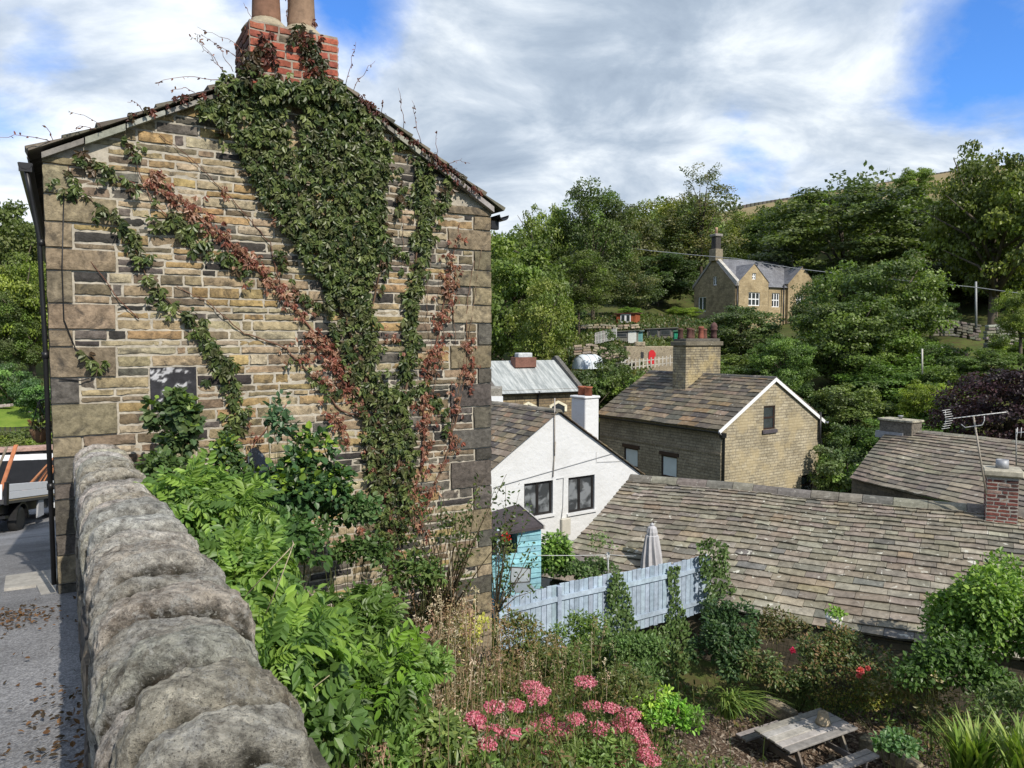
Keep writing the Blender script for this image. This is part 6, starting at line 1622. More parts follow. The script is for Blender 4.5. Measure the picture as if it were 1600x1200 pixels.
# ------------------------------------------------------------------ garden plants
def ell(n, c, r, inner=.55, up=.1, front=True):
    d = rng.normal(size=(n, 3)); d[:, 2] = d[:, 2] * .9 + up; d = unit(d)
    rad = rng.uniform(inner, 1.0, n) ** .6
    n_ = np.array([.82 + .36 * noise.noise(V(q * 2.2) + V(c)) for q in d])
    return np.array(c) + d * (rad * n_)[:, None] * np.array(r), d
def stems_to(mb, base, tips, r=.006, col=(.07, .08, .03)):
    for q in tips:
        q = V(q); m = V(base).lerp(q, .5) + V((random.uniform(-.05, .05), random.uniform(-.05, .05), random.uniform(0, .08))); mb.tube([V(base) + V((random.uniform(-.05, .05), random.uniform(-.05, .05), 0)), m, q], [r, r * .7, r * .3], 4, col)
def pinnate(lb, p, d, nrm, L, cols, pairs=5, leaf=.42, wid=.42, sag=.35):
    """compound leaves: leaflets in pairs along a drooping rachis"""
    n = len(p); d = unit(d); nrm = unit(nrm - d * (nrm * d).sum(-1, keepdims=True)); sd = np.cross(d, nrm); L = np.broadcast_to(L, (n,))
    for k in range(pairs + 1):
        t_ = .22 + .78 * k / pairs
        pos = p + d * (L * t_)[:, None] - nrm * (L * sag * t_ * t_)[:, None]
        dd = unit(d - nrm * (2 * sag * t_))
        sz = L * leaf * (1 - .25 * abs(t_ - .6))
        if k == pairs: lb.leaves(pos, dd, nrm + rng.normal(0, .15, (n, 3)), sz, sz * wid, cols * rng.uniform(.9, 1.1, (n, 1)), .2, .2); continue
        for s in (-1, 1):
            lb.leaves(pos, dd * .55 + sd * s - nrm * .22 + rng.normal(0, .12, (n, 3)), nrm + rng.normal(0, .2, (n, 3)), sz, sz * wid, cols * rng.uniform(.88, 1.12, (n, 1)), .22, .22)
def bush(name, label, cat, c, r, base, n, size, cols, ratio=.5, pairs=0, mat='leaf', inner=.55, dir_up=.2, col_tip=None, nst=10, group=None, droop=.15, lobes=11, gain=1.95):
    """leafy shrub: leaves over several uneven lobes, stems down to base"""
    c = V(c); o = thing(name, label, cat, base, 0, group); lb = LB()
    r_ = np.array(r); cs = [np.array(c)]; rs = [r_ * .62]
    for k in range(lobes):
        d = rng.normal(size=3); d /= np.linalg.norm(d); d[2] = abs(d[2]) * 1.1 - .35
        cs.append(np.array(c) + d * r_ * rng.uniform(.5, 1.0)); rs.append(r_ * rng.uniform(.26, .52))
    wt_ = np.array([1.6] + [1.0 * (q[0] / r_[0]) for q in rs[1:]]); wt_[1:] *= 1.3; wt_ /= wt_.sum(); ks = rng.choice(len(cs), n, p=wt_)
    P_, D_ = [], []
    for k in range(len(cs)):
        m = int((ks == k).sum())
        if m: p, d = ell(m, tuple(cs[k]), tuple(rs[k]), inner, dir_up); P_.append(p); D_.append(d)
    p = np.concatenate(P_); d = np.concatenate(D_)
    nrm = d * .6 + np.array([.1, -.25, .75]) + rng.normal(0, .35, (n, 3)); dirs = d * .8 + rng.normal(0, .6, (n, 3)) + np.array([0, 0, -.1])
    col = pal(cols, n, .25) * gain
    if col_tip is not None:
        m = (d[:, 2] > .25) & (rng.uniform(0, 1, n) < .55); col[m] = pal(col_tip, int(m.sum()), .2) * (1 + (gain - 1) * .4)
    L = rng.uniform(size * .6, size * 1.3, n)
    if pairs: pinnate(lb, p, dirs, nrm, L, col, pairs)
    else: lb.leaves(p, dirs, nrm, L, L * ratio, col, .2, droop)
    lb.build('leaves', M[mat], o)
    mb = MB(); stems_to(mb, base, p[rng.choice(n, min(n, nst), replace=False)], .0055); build('stems', mb, M['bark'], o); return o
gr = lambda q, dz=0: V((q.x, q.y, hz(q.x, q.y) + dz))
# bright compound-leaved climber spilling over the garden side of the wall
for (px, py, d, r, n, lab) in [(318, 785, 4.6, (.34, .5, .26), 190, 'bright green ferny-leaved shrub leaning on the wall nearest the cottage'), (385, 905, 3.7, (.34, .46, .28), 210, 'lush light green compound-leaved shrub beside the middle of the wall'), (575, 995, 4.3, (.36, .42, .29), 210, 'mid-green bushy shrub with sunlit yellow tips in front of the cottage gable'), (560, 1090, 3.6, (.34, .38, .27), 210, 'dark green compound-leaved shrub low beside the near end of the wall'), (450, 1010, 3.0, (.22, .34, .26), 120, 'pale green leafy spray just over the wall coping')]:
    c = P(px, py, d); b = gr(c); tips = BRIGHT if px < 500 else [(.085, .155, .03), (.105, .18, .036), (.068, .12, .026), (.13, .205, .04)]
    bush('wisteria_shrub', lab, 'shrub', c, tuple(x * .9 for x in r), b, int(n * 2.1), .14 if px < 500 else .125, tips, pairs=5, inner=.35, dir_up=.25, nst=6, lobes=7, gain=1.0, col_tip=[(.17, .30, .035), (.13, .25, .03)] if px in (560,) else None)
# sprig lying over the coping
o = thing('leafy_sprig', 'short lime-green sprig lying across the top of the coping', 'plant', P(300, 925, 2.9)); lb = LB(); mb = MB()
pts = [P(380, 975, 2.75), P(340, 950, 2.75), P(300, 925, 2.8), P(262, 918, 2.85)]; mb.tube(pts, [.004, .004, .003, .002], 5, (.12, .15, .05)); build('stem', mb, M['bark'], o)
pp = np.array([pts[0], pts[1], pts[2], pts[3], pts[2].lerp(pts[3], .5)]); pinnate(lb, pp + np.array([0, 0, .02]), np.array([[-.5, -.6, .3], [.3, -.8, .3], [-.4, -.7, .4], [-.8, -.5, .1], [.2, .7, .4]]), np.tile([.1, -.3, .9], (5, 1)), np.full(5, .11), pal([(.22, .33, .04), (.28, .38, .06)], 5), 3, .5, .5); lb.build('leaves', M['leaf'], o)
# thin bare stalks by the coping
o = thing('dry_stalks', 'cluster of thin pale bare stalks beside the coping', 'plant', gr(P(430, 1050, 2.9))); mb = MB()
for a, b in [((400, 960), (398, 1010)), ((412, 965), (412, 1040)), ((425, 985), (420, 1045)), ((440, 1000), (428, 1060)), ((452, 998), (438, 1070)), ((470, 1010), (448, 1085)), ((460, 1100), (515, 1055)), ((485, 1045), (455, 1100)), ((380, 935), (460, 850)), ((415, 960), (455, 860)), ((455, 860), (457, 845)), ((700, 860), (705, 940))]:
    pa, pb = P(*a, 2.9), P(*b, 2.95); mb.tube([pa, pa.lerp(pb, .5) + V((.006, 0, .008)), pb], .0022, 4, (.42, .36, .24))
build('stems', mb, M['bark'], o)
# dark evergreen and ivy shrubs against the gable
bush('evergreen_shrub', 'dark glossy evergreen shrub with yellow-green tips against the gable beside the dish', 'shrub', P(465, 760, 7.1), (.58, .35, .55), gr(P(465, 900, 7.1)), 2400, .075, [(.022, .05, .016), (.03, .062, .02), (.018, .04, .014)], .7, mat='leaf_gloss', inner=.4, col_tip=[(.16, .24, .03), (.10, .16, .025), (.05, .09, .02), (.03, .06, .02)])
bush('evergreen_shrub', 'dark ivy-like shrub on the gable left of the dish, above the ferny shrub', 'shrub', P(275, 672, 6.8), (.27, .12, .58), gr(P(280, 800, 6.6)), 900, .08, [(.04, .062, .024), (.028, .05, .02), (.055, .075, .03)], .8, mat='leaf_gloss', inner=.4, col_tip=[(.06, .10, .025), (.12, .18, .03), (.045, .07, .025)])
bush('evergreen_shrub', 'small dark leafy shrub immediately left of the dish', 'shrub', P(352, 720, 6.8), (.22, .2, .30), gr(P(350, 850, 6.6)), 700, .06, [(.025, .048, .016), (.035, .06, .02)], .65, mat='leaf_gloss', inner=.4, col_tip=[(.14, .2, .03), (.05, .085, .02)])
bush('evergreen_shrub', 'dark branching evergreen with pale-edged leaves climbing right across the gable foot', 'shrub', P(535, 800, 7.5), (.50, .22, .30), gr(P(535, 930, 7.3)), 1000, .07, [(.03, .065, .02), (.04, .075, .025), (.06, .09, .035)], .6, mat='leaf_gloss', inner=.3)
bush('evergreen_shrub', 'sparse blue-green sprigs on the gable above the dish', 'shrub', P(440, 670, 7.3), (.25, .12, .35), gr(P(440, 850, 7.2)), 190, .075, [(.03, .06, .03), (.04, .075, .035)], .65, mat='leaf_gloss', inner=.1)
bush('evergreen_shrub', 'dark leafy undergrowth at the foot of the gable', 'shrub', P(430, 850, 6.4), (.5, .4, .35), gr(P(430, 950, 6.4)), 1100, .08, [(.03, .06, .018), (.04, .08, .02)], .55, inner=.3)
# straggling bare-stemmed shrub by the right corner of the gable
o = thing('straggly_shrub', 'straggly half-bare shrub with thin leafy branches at the right corner of the gable', 'shrub', gr(P(690, 990, 8.0))); mb = MB(); lb = LB(); b = gr(P(690, 990, 8.0)); b = P(690, 975, 8.0)
for k in range(34):
    e = P(random.gauss(700, 45), random.uniform(740, 930), 8.0 + random.uniform(-.5, .5)); m = b.lerp(e, .5) + V((random.uniform(-.12, .12), random.uniform(-.1, .1), random.uniform(-.02, .15))); mb.tube([b, m, e], [.010, .006, .002], 4, (.09, .07, .04))
    n = random.randint(10, 30); t_ = rng.uniform(.35, 1, n)[:, None]; q = np.array(m) + (np.array(e) - np.array(m)) * t_ + rng.normal(0, .035, (n, 3)); lb.leaves(q, rdir(n), rdir(n) + np.array([0, -.3, .6]), rng.uniform(.035, .07, n), .028, pal([(.06, .10, .025), (.08, .12, .04), (.045, .075, .02), (.14, .16, .04)], n))
build('branches', mb, M['bark'], o); lb.build('leaves', M['leaf'], o)
o = thing('straggly_shrub', 'thin leafy branches crossing in front of the blue shed and white cottage', 'shrub', gr(P(780, 960, 10.2))); mb = MB(); lb = LB(); b = P(775, 960, 10.2)
for (ex, ey) in [(790, 760), (812, 765), (830, 790), (800, 800), (783, 820), (800, 850), (835, 845), (790, 880), (815, 900), (780, 840), (845, 920), (800, 930), (770, 800), (840, 870), (785, 905)]:
    e = P(ex, ey, 10.4); m = b.lerp(e, .55) + V((random.uniform(-.1, .1), random.uniform(-.1, .1), .05)); mb.tube([b, m, e], [.009, .006, .002], 4, (.10, .08, .05)); n = 34 if ex < 800 else 20; t_ = rng.uniform(.2, 1, n)[:, None]; q = np.array(m) + (np.array(e) - np.array(m)) * t_ + rng.normal(0, .05, (n, 3)); lb.leaves(q, rdir(n), rdir(n) + np.array([0, -.3, .5]), rng.uniform(.04, .08, n), .03, pal([(.06, .11, .03), (.045, .08, .022), (.09, .13, .04)], n))
build('branches', mb, M['bark'], o); lb.build('leaves', M['leaf'], o)
bush('golden_shrub', 'small yellow-leaved shrub at the right foot of the gable', 'shrub', P(735, 985, 8.6), (.26, .24, .36), gr(P(735, 1040, 8.6)), 850, .045, [(.26, .25, .05), (.20, .21, .045), (.32, .30, .09)], .55, inner=.3)
# dry seed-head weeds: tall fluffy stalks nobody could count
def weeds(name, label, regions, hcol, mat='leaf_dry', seeds=True):
    lb = LB()
    for (px, py, sx, sy, d, n, h) in regions:
        for k in range(n):
            e = P(random.gauss(px, sx), random.gauss(py, sy), d + random.uniform(-.6, .6)); H = h * random.uniform(.6, 1.15); lean = V((random.uniform(-.25, .25), random.uniform(-.2, .2), 0)) * H
            pts = [e - V((0, 0, H)) - lean * .3, e - V((0, 0, H * .5)), e - V((0, 0, H * .18)) + lean * .2, e + lean * .4]
            c = vary(random.choice(hcol), .25); lb.strip(np.array([tuple(q) for q in pts]), [.007, .006, .005, .002], c, (random.uniform(-1, 1), -1, .1))
            if seeds:
                m = 22; t_ = rng.uniform(.35, 1.0, m)[:, None]; q = np.array(pts[1]) + (np.array(pts[3]) - np.array(pts[1])) * t_ + rng.normal(0, .022, (m, 3)); lb.quads(q, rdir(m) + np.array([0, 0, .5]), rdir(m), rng.uniform(.02, .05, m), .012, pal([c], m, .25) * 1.15)
            m = 6; t_ = rng.uniform(.0, .6, m)[:, None]; q = np.array(pts[0]) + (np.array(pts[2]) - np.array(pts[0])) * t_; lb.leaves(q, rdir(m) + np.array([0, 0, -.3]), rdir(m), rng.uniform(.05, .12, m), .02, pal([(.10, .11, .035), (.17, .13, .06), (.08, .055, .03), (.06, .09, .025)], m))
    return tag(lb.build(name, M[mat]), label, kind='stuff')
STRAW = [(.42, .34, .23), (.32, .24, .16), (.48, .41, .30), (.28, .18, .12), (.22, .16, .09)]
weeds('dry_weeds', 'tall dry brown seed-head weeds on the slope between the wall and the pink flowers', [(695, 1010, 35, 40, 7.2, 70, .9), (640, 1140, 50, 40, 5.6, 40, .7), (710, 1080, 35, 45, 6.4, 60, .9), (560, 1185, 30, 25, 4.2, 25, .5), (760, 1030, 40, 30, 8.6, 40, .6), (790, 1090, 80, 40, 8.8, 30, .5), (700, 945, 30, 25, 7.9, 70, .7), (850, 1010, 50, 30, 10.2, 40, .6)], STRAW)
weeds('green_weeds', 'green grassy weeds under the dry seed heads', [(700, 1120, 70, 60, 6.2, 110, .7), (820, 1060, 70, 40, 9.2, 130, .6), (900, 1120, 90, 50, 8.2, 130, .5), (640, 1180, 60, 20, 4.8, 60, .5), (780, 1170, 70, 30, 6.5, 90, .5), (1000, 1180, 60, 20, 9, 50, .4)], [(.10, .15, .03), (.07, .11, .025), (.14, .17, .05)], 'leaf', False)
# low herbs carpeting the bed
lb = LB(); n = 26000; x = rng.uniform(-.6, 8.5, n); y = rng.uniform(3.2, 14.5, n); z = h_all(x, y); a_ = x * ST.x + y * ST.y; l_ = x * GU.x + y * GU.y
k = (l_ > .75) & ~((x > 2.7) & (x < 6.6) & (y > 10.9) & (y < 13.3)); x, y, z = x[k], y[k], z[k]; n = len(x); hh = .05 + .35 * np.abs(np.sin(x * 2.1 + y)) * rng.uniform(.2, 1, n)
lb.leaves(np.stack([x, y, z + hh], -1), rng.normal(size=(n, 3)) + np.array([0, 0, .4]), rng.normal(0, .5, (n, 3)) + np.array([.1, -.3, 1]), rng.uniform(.05, .14, n), rng.uniform(.02, .05, n), pal([(.06, .09, .025), (.045, .07, .02), (.10, .10, .035), (.14, .10, .05), (.08, .13, .035), (.11, .16, .04)], n, .25) * 1.5)
tag(lb.build('bed_herbs', M['leaf']), 'low mixed herbs carpeting the sloping garden bed', kind='stuff')
# tangle under the fence
for (px, py, d, r, n, cols, lab) in [(830, 1030, 11.2, (.75, .6, .45), 2300, [(.055, .075, .022), (.085, .085, .028), (.12, .085, .035), (.045, .065, .02)], 'brown-green bramble tangle under the left end of the blue fence'), (905, 985, 12.4, (.45, .4, .5), 1400, [(.07, .11, .028), (.05, .085, .022), (.09, .13, .03)], 'loose green scrub in front of the blue fence beside the second post'), (800, 985, 11.0, (.4, .35, .35), 900, [(.06, .085, .025), (.10, .08, .03)], 'reddish green scrub at the fence end nearest the cottage'), (965, 1075, 11.0, (.6, .5, .35), 1500, [(.05, .06, .02), (.075, .075, .025), (.06, .08, .022)], 'dull olive undergrowth between the pink flowers and the ivy bank')]:
    c = P(px, py, d); bush('scrub', lab, 'shrub', c, r, gr(c), n, .07, cols, .4, inner=.3)
for (px, py, d, r, n, cols, lab) in [
    (1190, 1045, 12.9, (.45, .4, .5), 1500, [(.05, .075, .025), (.085, .07, .03), (.06, .085, .025)], 'mixed brown-green shrub between the dark climber and the rose bush'),
    (1420, 1075, 12.0, (.55, .4, .45), 1500, [(.075, .07, .03), (.10, .10, .035), (.05, .07, .022), (.14, .10, .05)], 'brownish dying shrub right of the rose bush'),
    (1250, 1072, 13.7, (.6, .3, .32), 1500, [(.05, .075, .022), (.075, .095, .03), (.04, .06, .02)], 'low green shrub behind the picnic table'),
    (1210, 985, 14.2, (.6, .4, .45), 1500, [(.07, .06, .028), (.09, .075, .035), (.05, .07, .024)], 'reddish brown shrub against the lower edge of the slate roof'),
    (760, 1070, 9.4, (.5, .45, .35), 1300, [(.11, .09, .045), (.08, .09, .03), (.14, .10, .06)], 'rusty brown bramble right of the tall dry weeds'),
    (690, 960, 8.3, (.35, .3, .3), 800, [(.09, .06, .04), (.06, .06, .03), (.12, .085, .05)], 'brown withered shrub at the foot of the gable'),
    (650, 900, 7.9, (.3, .25, .3), 700, [(.05, .085, .024), (.07, .10, .03)], 'small green shrub low against the gable left of the straggly one'),
    (1590, 1110, 10.2, (.6, .5, .5), 1300, [(.045, .07, .02), (.06, .085, .025)], 'dark shrub behind the spiky clumps at the right edge'),
    (880, 1045, 10.9, (.55, .45, .4), 1500, [(.06, .09, .025), (.08, .10, .03), (.05, .07, .02)], 'leafy green scrub between the bramble and the ivy bank'),
    (1000, 1060, 12.2, (.5, .35, .3), 1200, [(.04, .07, .02), (.06, .095, .028)], 'low dark green plants at the foot of the ivy bank'),
]:
    c = P(px, py, d); bush('scrub', lab, 'shrub', c, r, gr(c), n, .075, cols, .45, inner=.3)
for (px, py, d, r, n, cols, lab) in [
    (590, 1175, 4.4, (.30, .35, .26), 1000, [(.075, .13, .03), (.10, .16, .04), (.06, .10, .025)], 'leafy green weeds at the bottom edge beside the near end of the wall'),
    (680, 1165, 5.6, (.38, .4, .26), 1000, [(.09, .13, .035), (.12, .15, .045), (.07, .10, .03)], 'grey-green weeds at the bottom edge left of the pink flowers'),
    (715, 1192, 6.0, (.3, .3, .2), 800, [(.08, .14, .035), (.11, .17, .045), (.06, .10, .025)], 'fresh green leafy plant at the bottom edge in front of the left pink flowers'),
    (930, 1185, 8.0, (.5, .4, .28), 1200, [(.09, .14, .04), (.12, .17, .05), (.07, .11, .03)], 'green leafy plant at the bottom edge between the pink clumps'),
    (640, 1040, 6.0, (.36, .36, .34), 1000, [(.07, .12, .03), (.095, .15, .035)], 'soft green shrub between the ferny shrubs and the dry weeds'),
]:
    c = P(px, py, d); bush('leafy_weed', lab, 'plant', c, r, gr(c), n, .075, cols, .42, inner=.3)
for (px, py, d, r, n, cols, lab) in [
    (470, 1110, 2.95, (.22, .32, .22), 900, [(.06, .11, .028), (.075, .13, .03), (.05, .09, .025)], 'low dark leaves filling the gap between the coping and the ferny shrubs'),
    (330, 860, 4.3, (.26, .5, .2), 800, [(.06, .11, .03), (.08, .14, .035)], 'low leaves under the ferny shrub nearest the cottage'),
    (250, 745, 6.2, (.32, .3, .22), 700, [(.05, .085, .025), (.065, .10, .03)], 'low dark greenery where the wall meets the gable'),
    (560, 865, 7.3, (.42, .18, .22), 650, [(.045, .08, .022), (.06, .10, .03)], 'thin leafy growth low on the gable right of the yellow-tipped evergreen'),
    (440, 830, 6.6, (.4, .3, .28), 1000, [(.045, .08, .022), (.06, .10, .028)], 'dark leafy skirt below the yellow-tipped evergreen by the dish'),
    (985, 1020, 13.2, (.75, .35, .38), 2600, [(.075, .13, .038), (.10, .16, .05), (.06, .10, .03)], 'mound of ivy-like leaves at the foot of the blue fence'),
]:
    c = P(px, py, d); bush('undergrowth', lab, 'shrub', c, r, gr(c), n, .06, cols, .6, inner=.3, nst=4, gain=1.5)
# pink sedums
SED = [((772, 1108), 5), ((805, 1105), 0), ((840, 1095), 1), ((852, 1125), 2), ((858, 1145), 3), ((832, 1140), 4), ((848, 1082), 6), ((865, 1160), 7), ((800, 1148), 8), ((846, 1180), 9), ((855, 1195), 10), ((915, 1068), 11), ((772, 1145), 12), ((745, 1135), 13), ((742, 1125), 14), ((955, 1108), 15), ((935, 1140), 16), ((975, 1130), 17), ((985, 1118), 18), ((992, 1140), 19), ((1002, 1155), 20), ((1008, 1180), 21), ((1020, 1190), 22), ((940, 1160), 23), ((915, 1168), 24), ((968, 1165), 25), ((1000, 1195), 26), ((760, 1165), 27), ((925, 1105), 28), ((830, 1075), 29), ((860, 1185), 30), ((965, 1140), 31), ((900, 1125), 32), ((1012, 1168), 33), ((880, 1142), 34), ((965, 1192), 35)]
cx_left = lambda hs: max(h[0] for h in hs) < 820
groups_ = [('pink sedum clump with dense flower heads at the left, nearest the dry weeds', lambda x: x < 815), ('pink sedum clump with tall stacked heads in the middle', lambda x: 815 <= x < 895), ('pink sedum clump with arching stems on the right beside the mulch', lambda x: x >= 895)]
for lab, cond in groups_:
    hs = [s[0] for s in SED if cond(s[0][0])]; d = 8.4
    d = 6.3 if cx_left(hs) else 8.4; cx = sum(h[0] for h in hs) / len(hs); base = P(cx, 1180, d); base.z = min(hz(base.x, base.y), base.z - .35)
    o = thing('sedum', lab, 'plant', base); ms = MB(); lv = LB()
    for (x, y) in hs:
        q = P(x, y, d + random.uniform(-.35, .35)); foot = V((base.x + (q.x - base.x) * .55 + random.uniform(-.05, .05), base.y + random.uniform(-.15, .15), base.z + .05)); mid = foot.lerp(q, .6) + V((random.uniform(-.03, .03), -.03, .02)); ms.tube([foot, mid, q], [.006, .005, .004], 5, (.16, .19, .07))
        n = 12; t_ = rng.uniform(.15, .85, n)[:, None]; lv.leaves(np.array(foot) + (np.array(q) - np.array(foot)) * t_, rdir(n) + np.array([0, 0, .2]), rng.normal(0, .4, (n, 3)) + np.array([0, 0, 1]), rng.uniform(.05, .09, n), .035, pal([(.10, .15, .05), (.08, .12, .04), (.12, .13, .05)], n))
        fl = LB(); m = 340; R = random.uniform(.09, .125) * d / 8.4; dd_ = rng.normal(size=(m, 3)); dd_[:, 2] = np.abs(dd_[:, 2]); dd_ = unit(dd_); p_ = np.array(q) + dd_ * np.array([R, R, R * .55]) * rng.uniform(.7, 1.1, (m, 1)); fl.quads(p_, rdir(m), dd_ + rng.normal(0, .3, (m, 3)), rng.uniform(.018, .032, m), .02, pal([(.60, .17, .26), (.66, .26, .34), (.50, .11, .19), (.70, .34, .40)], m, .2)); fl.build('flower_head', M['leaf'], o)
    lv.build('leaves', M['leaf'], o); build('stems', ms, M['bark'], o)
# chartreuse shrub, strap-leaved clump, rose bush and the rest
bush('lime_shrub', 'chartreuse leafy shrub beneath the ivy bank', 'shrub', P(1015, 1105, 11.8), (.55, .4, .34), gr(P(1015, 1140, 11.8)), 1500, .085, [(.17, .26, .04), (.13, .21, .035), (.22, .30, .05), (.09, .15, .03)], .55, inner=.4)
bush('lime_shrub', 'brighter low green shrub at the edge of the mulch', 'shrub', P(1060, 1120, 11.6), (.42, .35, .26), gr(P(1060, 1140, 11.6)), 1100, .08, [(.10, .20, .03), (.13, .25, .035), (.075, .15, .025)], .55, inner=.4)
def strap_clump(name, label, q, n, L, w, cols, spread=.8, arch=1.0, lean=(0, 0), mat='leaf'):
    o = thing(name, label, 'plant', q); lb = LB(); q = V(q)
    for k in range(n):
        an = random.uniform(0, 2 * pi); l = L * random.uniform(.6, 1.1); sp = spread * random.uniform(.2, 1); h = V((cos(an) * sp + lean[0], sin(an) * sp + lean[1], 0)); pts = []
        b = q + V((random.gauss(0, .08), random.gauss(0, .08), 0))
        for i in range(7):
            t_ = i / 6; pts.append(tuple(b + h * (l * t_ * (.35 + .65 * t_)) + V((0, 0, l * (t_ - arch * .62 * t_ ** 2.4)))))
        lb.strip(np.array(pts), np.array([.8, 1, 1, .95, .8, .5, .05]) * w, vary(random.choice(cols), .2), tuple(V((-h.y, h.x, 0)).normalized().cross(V((0, 0, 1))) + V((0, 0, .6))))
    return (lb.build('leaves', M[mat], o), o)[1]
strap_clump('daylily_clump', 'arching yellow-green strap-leaved clump under the dark climber', P(1140, 1118, 12.3), 170, .95, .028, [(.17, .25, .05), (.11, .18, .035), (.22, .30, .07), (.08, .13, .03)], .7, 1.05, (.25, -.2))
strap_clump('sword_leaved_clump', 'big spiky upright green clump in the bottom right corner', P(1520, 1205, 8.8) - V((0, 0, .15)), 190, .95, .045, [(.17, .25, .05), (.22, .30, .06), (.12, .19, .04), (.30, .37, .11)], .55, .35)
strap_clump('sword_leaved_clump', 'spiky upright clump cut off by the right edge, beside the bigger one', P(1600, 1200, 8.4) - V((0, 0, .25)), 150, .95, .045, [(.16, .24, .05), (.21, .29, .06), (.28, .35, .10)], .5, .35)
strap_clump('grass_tuft', 'dull green grassy tuft beside the strap-leaved clump', P(1085, 1130, 11.4), 60, .4, .014, [(.10, .16, .04), (.13, .18, .05)], .7, .9)
strap_clump('grass_tuft', 'thin arching grass tuft among the pink flowers', P(890, 1190, 7.8), 40, .6, .014, [(.16, .22, .06), (.20, .26, .08)], .6, .9)
rose = bush('rose_bush', 'sprawling rose bush with a few pink blooms below the big slate roof', 'shrub', P(1300, 1035, 13.0), (1.2, .65, .75), gr(P(1300, 1100, 13.0)), 4600, .06, [(.045, .065, .022), (.06, .08, .026), (.085, .085, .03), (.11, .07, .035), (.035, .055, .02)], .6, inner=.35, nst=30)
def bloom(px, py, d, R, cols, parent):
    q = P(px, py, d); fl = LB(); m = 60; dd_ = unit(rng.normal(size=(m, 3)) + np.array([0, -.6, .3])); fl.leaves(np.array(q) + dd_ * R * rng.uniform(.2, .9, (m, 1)), dd_ + rng.normal(0, .5, (m, 3)), dd_, R * .9, R * .8, pal(cols, m), .3, .3); fl.build('rose_bloom', M['leaf'], parent)
for a in [(1238, 1016, 12.3, .055), (1344, 1048, 12.3, .07), (1356, 1044, 12.3, .045), (1342, 1056, 12.3, .05)]: bloom(a[0], a[1], a[2], a[3] * .75, [(.60, .05, .16), (.70, .10, .22), (.52, .04, .12)] if a[0] < 1300 else [(.62, .12, .13), (.68, .2, .2)], rose)
bush('cotoneaster', 'small-leaved shrub turning yellow behind the picnic table', 'shrub', P(1365, 1090, 13.2), (.95, .4, .42), gr(P(1365, 1120, 13.2)), 3300, .05, [(.06, .085, .022), (.10, .12, .03), (.20, .19, .04), (.13, .10, .035), (.05, .07, .02)], .6, inner=.35, col_tip=[(.24, .22, .045), (.12, .14, .03), (.15, .10, .05)])
bush('cotoneaster', 'grey-green leafy ground plant right of the picnic table', 'shrub', P(1400, 1160, 10.6), (.38, .3, .22), gr(P(1400, 1190, 10.6)), 700, .07, [(.06, .11, .05), (.08, .13, .055), (.05, .10, .03)], .7, inner=.3)
big = bush('broadleaf_bush', 'large bright green bush growing against the right end of the slate roof', 'shrub', P(1565, 970, 12.0), (1.2, 1.0, 1.4), gr(P(1550, 1100, 12.2)), 13000, .085, [(.065, .115, .022), (.085, .14, .028), (.05, .092, .02), (.10, .155, .032)], .62, inner=.45, dir_up=.15, nst=24, col_tip=[(.15, .24, .04), (.12, .20, .035), (.18, .26, .05)])
bush('broadleaf_bush', 'darker shaded bush under the large bright bush at the right', 'shrub', P(1495, 1045, 11.4), (.95, .5, .62), gr(P(1500, 1120, 11.6)), 4200, .08, [(.04, .075, .018), (.05, .09, .02), (.03, .055, .015)], .6, inner=.4)
bush('pampas_head', 'pale fluffy dried flower head by the dark shrubs', 'plant', P(1455, 1055, 11.2), (.12, .1, .17), gr(P(1455, 1100, 11.2)), 320, .05, [(.40, .34, .22), (.32, .26, .16), (.46, .40, .28)], .35, mat='leaf_dry', inner=.1, nst=6)
# ivy over the fence bank, as one clinging plant per mass
FA = P(775, 940, 13.0); FB = P(1108, 864, 15.7); FU = (FB - FA); FU.z = 0; FLn = FU.length; FU.normalize(); FN = V((FU.y, -FU.x, 0)); ZF = (FA.z + FB.z) / 2
fpF = lambda u, v, d: V((FA.x, FA.y, 0)) + FU * u + FN * d + V((0, 0, v))
def fuvF(px, py, d=0.0):
    q = PPL(px, py, V((FA.x, FA.y, 0)) + FN * d, FN); return ((q - V((FA.x, FA.y, 0))).dot(FU), q.z)
def ivy(label, polys, dep, n, cols, size=.07):
    o = thing('ivy', label, 'climbing plant', fpF(*fuvF(*polys[0][0]), .1)); lb = LB()
    for poly, dp in zip(polys, dep):
        pl = [fuvF(*q, dp * .5) for q in poly]; us = [q[0] for q in pl]; vz = [q[1] for q in pl]; m = n; u = rng.uniform(min(us), max(us), m * 3); v = rng.uniform(min(vz), max(vz), m * 3); k = in_poly(u, v, pl); u, v = u[k][:m], v[k][:m]; m = len(u)
        bulge = np.array([.5 + .5 * noise.noise(V((a * 1.6, b * 1.6, 3))) for a, b in zip(u, v)])
        dd_ = dp * (.15 + .85 * bulge) * rng.uniform(.6, 1.05, m)
        base = np.array([FA.x, FA.y, 0]) + u[:, None] * np.array(FU) + v[:, None] * np.array([0, 0, 1.]) + dd_[:, None] * np.array(FN)
        drc = np.stack([rng.normal(0, .6, m)] * 3, -1) * np.array(FU) + np.array([0, 0, -1.]) + rng.normal(0, .25, (m, 3)); nr = np.array(FN) + np.array([0, 0, .45]) + rng.normal(0, .35, (m, 3)); sz = rng.uniform(size * .7, size * 1.3, m)
        lb.leaves(base, drc, nr, sz, sz * .95, pal(cols, m, .25), .2, .15, (.28, .6, .75))
    lb.build('leaves', M['leaf_gloss'], o); return o
IV = [(.075, .13, .038), (.10, .16, .05), (.06, .10, .03), (.14, .20, .075)]
